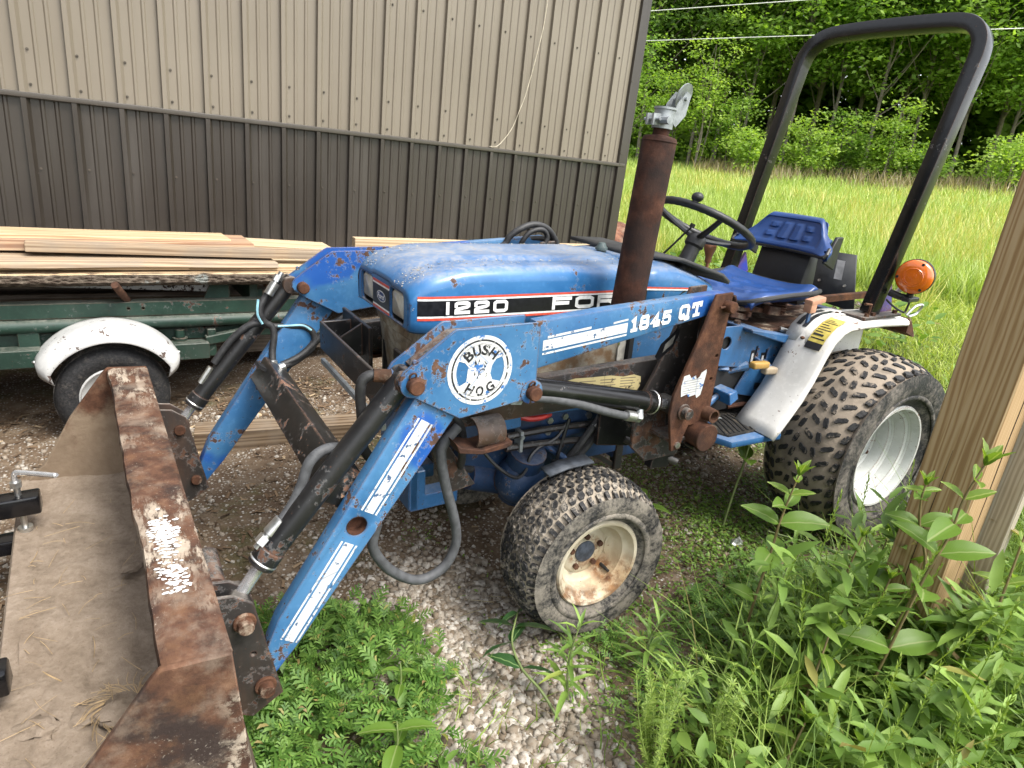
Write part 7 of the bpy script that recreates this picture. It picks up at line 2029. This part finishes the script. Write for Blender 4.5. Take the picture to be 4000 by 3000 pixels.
# ---- narrow leaved goldenrods
def spiky(base, top, n, label, L0=.12, mat=LF_GOLD, nm='goldenrod', w=.15):
    E_ = empty(nm, base); tag(E_, label, 'plant', 'narrow leaved weeds')
    st = on_stem((0, 0, 0), Vector(top) - Vector(base), (random.uniform(-.02, .02), random.uniform(-.02, .02)))
    pts = catmull(st, 5); b = MB(); b.tube(pts, [.0036, .003, .0015], 7, 1); b.build('stem', STEMM, E_)
    t = np.linspace(.12, 1.0, n); ii_ = np.minimum((t * (len(pts) - 1)).astype(int), len(pts) - 1)
    pos = np.array([pts[i][:] for i in ii_]); a = np.arange(n) * 2.4 + random.random() * 6
    lift = .25 + .9 * t ** 2
    ax = np.stack([np.cos(a), np.sin(a), lift], 1); up = np.stack([-np.cos(a) * lift, -np.sin(a) * lift, np.ones(n)], 1)
    tv = np.array([(x, y * w / .21 * .5, z - .22 * x * x) for x, y, z in OV])
    scatter('foliage', tv, OVF, pos, ax, up, L0 * (1 - .45 * t) * RNG.uniform(.8, 1.2, n), mat, E_, 'stuff')
    return E_
for i_, (b_, t_, n_, lab_) in enumerate((((1.52, -3.93, 0), (1.66, -3.86, .40), 34, 'goldenrod with narrow leaves left of the tall broad leaved weed'), ((1.62, -3.90, 0), (1.74, -3.84, .36), 32, 'goldenrod close behind the left goldenrod'), ((1.40, -3.98, 0), (1.47, -3.93, .22), 26, 'short goldenrod at the lower middle'),
                                         ((1.06, -3.70, 0), (1.10, -3.66, .20), 22, 'narrow leaved weed rising beside the bent weed on the gravel'), ((1.75, -4.20, 0), (1.83, -4.16, .34), 32, 'goldenrod low in front of the post'), ((1.92, -4.26, 0), (2.02, -4.22, .40), 34, 'goldenrod right of the post foot'),
                                         ((2.30, -4.10, 0), (2.36, -4.08, .45), 36, 'dark narrow weed standing right of the post'), ((2.55, -4.02, .02), (2.60, -4.0, .50), 38, 'tall narrow weed between post and rear wheel'), ((1.22, -3.90, 0), (1.25, -3.87, .15), 22, 'small narrow leaved weed at the bottom of the gravel'),
                                         ((3.30, -3.55, .07), (3.33, -3.54, .55), 36, 'narrow weed behind the rear tyre, nearest the post'), ((3.55, -3.40, .08), (3.57, -3.40, .62), 36, 'tall narrow weed behind the rear tyre'), ((1.35, -3.72, 0), (1.38, -3.69, .12), 20, 'low narrow weed before the front tyre'))):
    spiky(b_, t_, n_, lab_)
# ---- bedstraw sprawling in the foreground
def bedstraw(base, tops, label):
    E_ = empty('bedstraw', base); tag(E_, label, 'plant', 'bedstraw clumps')
    b = MB(); pos = []; axs = []; ups = []
    for tp_ in tops:
        st = on_stem((0, 0, 0), Vector(tp_) - Vector(base), (random.uniform(-.03, .03), random.uniform(-.03, .03)), 6); pts = catmull(st, 6); b.tube(pts, .0011, 5, 1)
        for k in range(4, len(pts), 2):
            d = (pts[k] - pts[k - 1]).normalized(); u_ = d.orthogonal().normalized(); w_ = d.cross(u_)
            for q in range(7):
                a = q * .898 + k; v_ = u_ * math.cos(a) + w_ * math.sin(a)
                pos.append(pts[k][:]); axs.append((v_ + d * .45)[:]); ups.append(d[:])
    b.build('stem', LFS, E_)
    tv = np.array([(x, y * .45, z) for x, y, z in RH]); scatter('foliage', tv, RHF, np.array(pos), np.array(axs), np.array(ups), RNG.uniform(.010, .022, len(pos)), LF_BED, E_, 'stuff')
LFS = m_plain('bedstraw_stem', (.22, .30, .07), .6)
bedstraw((1.10, -3.98, 0), [(1.12 + .10 * random.uniform(-1, 1), -3.94 + .08 * random.uniform(-1, 1), random.uniform(.16, .34)) for _ in range(12)], 'bright bedstraw clump at the bottom of the picture')
bedstraw((1.22, -4.05, 0), [(1.25 + .12 * random.uniform(-1, 1), -4.0 + .08 * random.uniform(-1, 1), random.uniform(.14, .30)) for _ in range(10)], 'second bedstraw clump right of the bright one')

# ================================================================== MEADOW
def wedge(n, r0, r1, a0=8.0, a1=60.0, pw=1.0):
    r = r0 * (r1 / r0) ** (RNG.random(n) ** pw); a = np.radians(RNG.uniform(a0, a1, n))
    p = np.stack([.07 + r * np.cos(a), -4.67 + r * np.sin(a)], 1)
    return p[~((p[:, 0] < 4.6) & (p[:, 1] > -.2))], r[~((p[:, 0] < 4.6) & (p[:, 1] > -.2))]
P, r = wedge(60000, 3.4, 9.5, -4, 62)
k_ = (P[:, 0] > 3.0 + .5 * (vnoise(P[:, 0], P[:, 1], 1.5, 3) - .5)) & ((P[:, 0] > 3.35) | (P[:, 1] < -3.5))
P, r = P[k_], r[k_]
tall = sstep(7.0, 9.5, r) + .35 * sstep(.62, .75, vnoise(P[:, 0], P[:, 1], 1.0, 8))
blades('lawn_grass', P, (.05 + .05 * RNG.random(len(P)) + .20 * tall * RNG.random(len(P))), .0028 + .0009 * r, LF_LAWN, 'short sunny grass behind the rear wheel', 3, .5, .45)
P, r = wedge(90000, 8.5, 31, 4, 58)
blades('meadow_grass', P, RNG.uniform(.22, .55, len(P)), .004 + .0011 * r, LF_FIELD, 'tall green meadow grass running up to the trees', 3, .35, .25)
P, r = wedge(30000, 8.0, 30, 4, 58)
k_ = vnoise(P[:, 0], P[:, 1], .45, 14) * .7 + vnoise(P[:, 0], P[:, 1], 1.7, 4) * .3 > .52
P, r = P[k_], r[k_]
blades('pale_grass', P, RNG.uniform(.35, .62, len(P)), .004 + .0010 * r, LF_YEL, 'drifts of pale yellow flowering grass in the meadow', 3, .3, .22)
P, r = wedge(9000, 26.0, 30.5, 4, 58, .6)
k_ = vnoise(P[:, 0], P[:, 1], .30, 21) > .42
P, r = P[k_], r[k_]
blades('dry_grass', P, RNG.uniform(.45, .95, len(P)), .004 + .0010 * r, LF_DRY, 'tan dry grass along the foot of the wood', 3, .35, .2)
# weeds in the meadow behind the seat
P, r = wedge(2600, 4.5, 8.0, 22, 50); k_ = vnoise(P[:, 0], P[:, 1], .9, 31) > .5; P = P[k_]
weeds_P = P
N = len(P); a = RNG.uniform(0, 6.283, N); hh = RNG.uniform(.05, .35, N)
o = scatter('meadow_weeds', OV, OVF, np.stack([P[:, 0], P[:, 1], ground_z(P[:, 0], P[:, 1]) + hh], 1), np.stack([np.cos(a), np.sin(a), RNG.normal(.3, .4, N)], 1), np.stack([RNG.normal(0, .3, N), RNG.normal(0, .3, N), np.ones(N)], 1), RNG.uniform(.06, .13, N), LF_COVER)
tag(o, 'broad leaved weeds growing behind the tractor seat', 'weeds', kind='stuff')

# ================================================================== TREES
CR_D = m_leaf('tree_leaf_deep', greens((.055, .12, .022), (.125, .22, .042), (.23, .33, .095)), .5, clump=.75)
CR_M = m_leaf('tree_leaf_mid', greens((.10, .20, .028), (.20, .33, .050), (.32, .46, .095)), .55, clump=.8)
CR_L = m_leaf('tree_leaf_light', greens((.16, .28, .036), (.26, .39, .060), (.38, .50, .11)), .55, clump=1.2)
TRUNK = m_plain('tree_trunk_bark', (.17, .145, .115), .9, 0, .35, 6, .4)
CLUST_T = RH * np.array([1, 1.15, 1])
def crown_pts(c, R, H, ncl, per, flat, seed, csz):
    """clusters of leaves over the crown's volume, layered like sprays"""
    rg = np.random.default_rng(seed)
    u = rg.normal(size=(ncl, 3)); u /= np.linalg.norm(u, axis=1, keepdims=True)
    rr_ = (.35 + .65 * rg.random(ncl) ** .5)[:, None]
    cc = u * rr_ * np.array([R, R, H / 2]) * (1 + .25 * rg.normal(size=(ncl, 1)))
    cc[:, 2] = np.clip(cc[:, 2], -H / 2, H)
    pos = np.repeat(cc, per, 0) + rg.normal(size=(ncl * per, 3)) * np.array([1, 1, flat]) * np.repeat(csz * rg.uniform(.6, 1.3, ncl), per)[:, None]
    return cc + np.array(c), pos + np.array(c), rg
def tree(x, y, h, R, mat, label, leaf=.17, ncl=90, per=55, flat=.38, name='tree', trunk_r=.085, base_h=.28, csz=.55, group='trees at the edge of the wood', lean=0.0):
    z0 = gz(x, y); E_ = empty(name, (x, y, z0)); tag(E_, label, 'tree' if name == 'tree' else 'shrub', group)
    seed = int(abs(x * 131 + y * 71)) + 5
    H = h * (1 - base_h)
    cc, pos, rg = crown_pts((lean * h * .5, 0, h * base_h + H / 2), R, H, ncl, per, flat, seed, csz)
    N = len(pos); a = rg.uniform(0, 6.283, N)
    ax = np.stack([np.cos(a), np.sin(a), rg.normal(-.25, .45, N)], 1); up = np.stack([rg.normal(-.35, .6, N), rg.normal(-.3, .6, N), np.ones(N)], 1)
    k_ = pos[:, 2] > .15
    scatter('crown', CLUST_T, RHF, pos[k_], ax[k_], up[k_], leaf * rg.uniform(.6, 1.3, k_.sum()), mat, E_, None)
    b = MB()
    ns = 1 if name == 'tree' else 3
    for s_ in range(ns):
        dx = random.uniform(-.2, .2) * (ns > 1)
        tpts = [(dx, 0, -.1), (dx * 1.5 + lean * h * .2 + random.uniform(-.1, .1), random.uniform(-.1, .1), h * .3), (dx * 2 + lean * h * .4, random.uniform(-.2, .2), h * .62), (lean * h * .55 + dx, 0, h * .9)]
        b.tube(tpts, [trunk_r, trunk_r * .75, trunk_r * .45, trunk_r * .12], 8, 4)
    b.build('trunk', TRUNK, E_, ang=60)
    b = MB(); pick = rg.choice(len(cc), min(16, len(cc)), False)
    for i in pick:
        e = Vector(cc[i]); t = max(.22, min(.8, e.z / h - .16)); s0 = Vector((lean * h * .6 * t, 0, h * t * .9))
        b.tube([s0, s0.lerp(e, .5) + Vector((0, 0, -.1)), e], [trunk_r * .38, trunk_r * .25, trunk_r * .08], 5, 3)
    b.build('limbs', TRUNK, E_, ang=60)
    return E_
def polar(d, az): return .07 + d * math.cos(rad(az)), -4.67 + d * math.sin(rad(az))
tree_rows = [
    (34, 50.5, 13, 2.6, 'CR_D', 'dark leafy tree beside the barn corner', .0), (33, 46.5, 12.5, 2.7, 'CR_D', 'dark spreading tree just right of the barn corner, behind the muffler', .0),
    (35, 42.5, 14, 2.7, 'CR_D', 'tall dark tree with pale sprays, behind the steering wheel', .02), (33.5, 38.8, 12.5, 2.6, 'CR_M', 'airy green tree left of the roll bar', .0),
    (32.5, 35.6, 13, 2.6, 'CR_M', 'light layered tree with thin pale trunk behind the far roll bar post', .03), (34, 32.6, 13.5, 2.5, 'CR_M', 'tree seen through the left of the roll bar', -.02),
    (32.8, 29.8, 12.5, 2.6, 'CR_M', 'leaning bushy tree seen through the middle of the roll bar', -.08), (34.2, 27.0, 14, 2.6, 'CR_M', 'tree with bare leaning stems seen through the right of the roll bar', -.10),
    (33, 24.2, 12, 2.6, 'CR_M', 'tree behind the near roll bar post', -.06), (34, 21.4, 12.5, 2.7, 'CR_M', 'tree in the gap right of the roll bar', -.05),
    (33, 18.4, 11.5, 2.6, 'CR_M', 'tree above the timber post', -.05), (33.5, 15.2, 12, 2.7, 'CR_M', 'tree at the far right of the wood', .0), (34, 54, 12, 2.6, 'CR_D', 'tree hidden mostly by the barn corner', .0)]
for d_, az_, h_, R0_, m_, lab_, ln_ in tree_rows:
    x_, y_ = polar(d_, az_)
    tree(x_, y_, h_, R0_, globals()[m_], lab_, leaf=.21, ncl=120, per=80, csz=.50, flat=.34, lean=ln_)
for d_, az_, h_, lab_ in ((38.5, 48.5, 15, 'tree of the second row behind the barn corner'), (39, 44.5, 15.5, 'tree of the second row above the steering wheel'), (38, 40.6, 15, 'second row tree left of the roll bar'), (39, 37.0, 15, 'second row tree behind the far roll bar post'), (38, 33.8, 14, 'second row tree topping the left of the roll bar'),
                          (39, 31.0, 14, 'second row tree in the middle of the roll bar'), (38.5, 28.2, 13, 'second row tree topping the right of the roll bar'), (39, 25.4, 14, 'second row tree behind the near roll bar post'), (38.5, 22.2, 13, 'second row tree right of the roll bar'), (39, 19.4, 13.5, 'second row tree above the timber post')):
    x_, y_ = polar(d_, az_)
    tree(x_, y_, h_, 3.0, CR_D if az_ > 39 else CR_M, lab_, leaf=.26, ncl=110, per=70, trunk_r=.14, csz=.6)
for d_, az_, h_, R0_, m_, lab_ in ((29.5, 47.6, 5.6, 1.0, 'CR_M', 'pale green sapling beside the barn corner at the wood edge'), (30.2, 44.4, 4.4, .9, 'CR_L', 'bright sapling behind the muffler at the wood edge'), (29.6, 41.8, 5.4, 1.0, 'CR_L', 'tall bright sapling right of the muffler cap'), (30.4, 39.4, 3.4, .9, 'CR_M', 'rounded green shrub left of the roll bar'),
                                   (28.6, 37.6, 1.9, .7, 'CR_L', 'low yellowish shrub left of the far roll bar post'), (29.2, 33.9, 2.3, .8, 'CR_L', 'yellow green shrub just inside the far roll bar post'), (30.2, 31.4, 3.2, .8, 'CR_M', 'light shrub in the lower middle of the roll bar'), (29.2, 28.2, 3.1, .6, 'CR_L', 'narrow bright shrub right of the leaning trunks'),
                                   (29.6, 26.0, 1.7, .7, 'CR_M', 'greyish shrub beside the near roll bar post'), (28.2, 20.9, 2.3, 1.0, 'CR_L', 'rounded bush right of the roll bar'), (29.4, 18.2, 1.8, .9, 'CR_M', 'bush half hidden by the timber post')):
    x_, y_ = polar(d_, az_)
    tree(x_, y_, h_, R0_, globals()[m_], lab_, leaf=.13, ncl=44, per=64, flat=.45, name='shrub', trunk_r=.035, base_h=.04, csz=.30, group='shrubs at the wood edge')
# dark mass of the wood behind
rg = np.random.default_rng(77); N = 130000
az = np.radians(rg.uniform(2, 62, N)); d = rg.uniform(40, 52, N); hz = 15 * rg.random(N) ** 1.35 * (1 - .18 * vnoise(np.degrees(az), d * 0, .5, 3))
x = .07 + d * np.cos(az); y = -4.67 + d * np.sin(az)
o = scatter('woodland', CLUST_T, RHF, np.stack([x, y, ground_z(x, y) + hz], 1), np.stack([np.cos(az * 90), np.sin(az * 90), rg.normal(-.2, .4, N)], 1), np.stack([rg.normal(-.5, .6, N), rg.normal(-.4, .6, N), np.ones(N)], 1), rg.uniform(.40, .8, N), CR_M)
tag(o, 'dark green wood closing off the view behind the nearer trees', 'woods', kind='stuff')
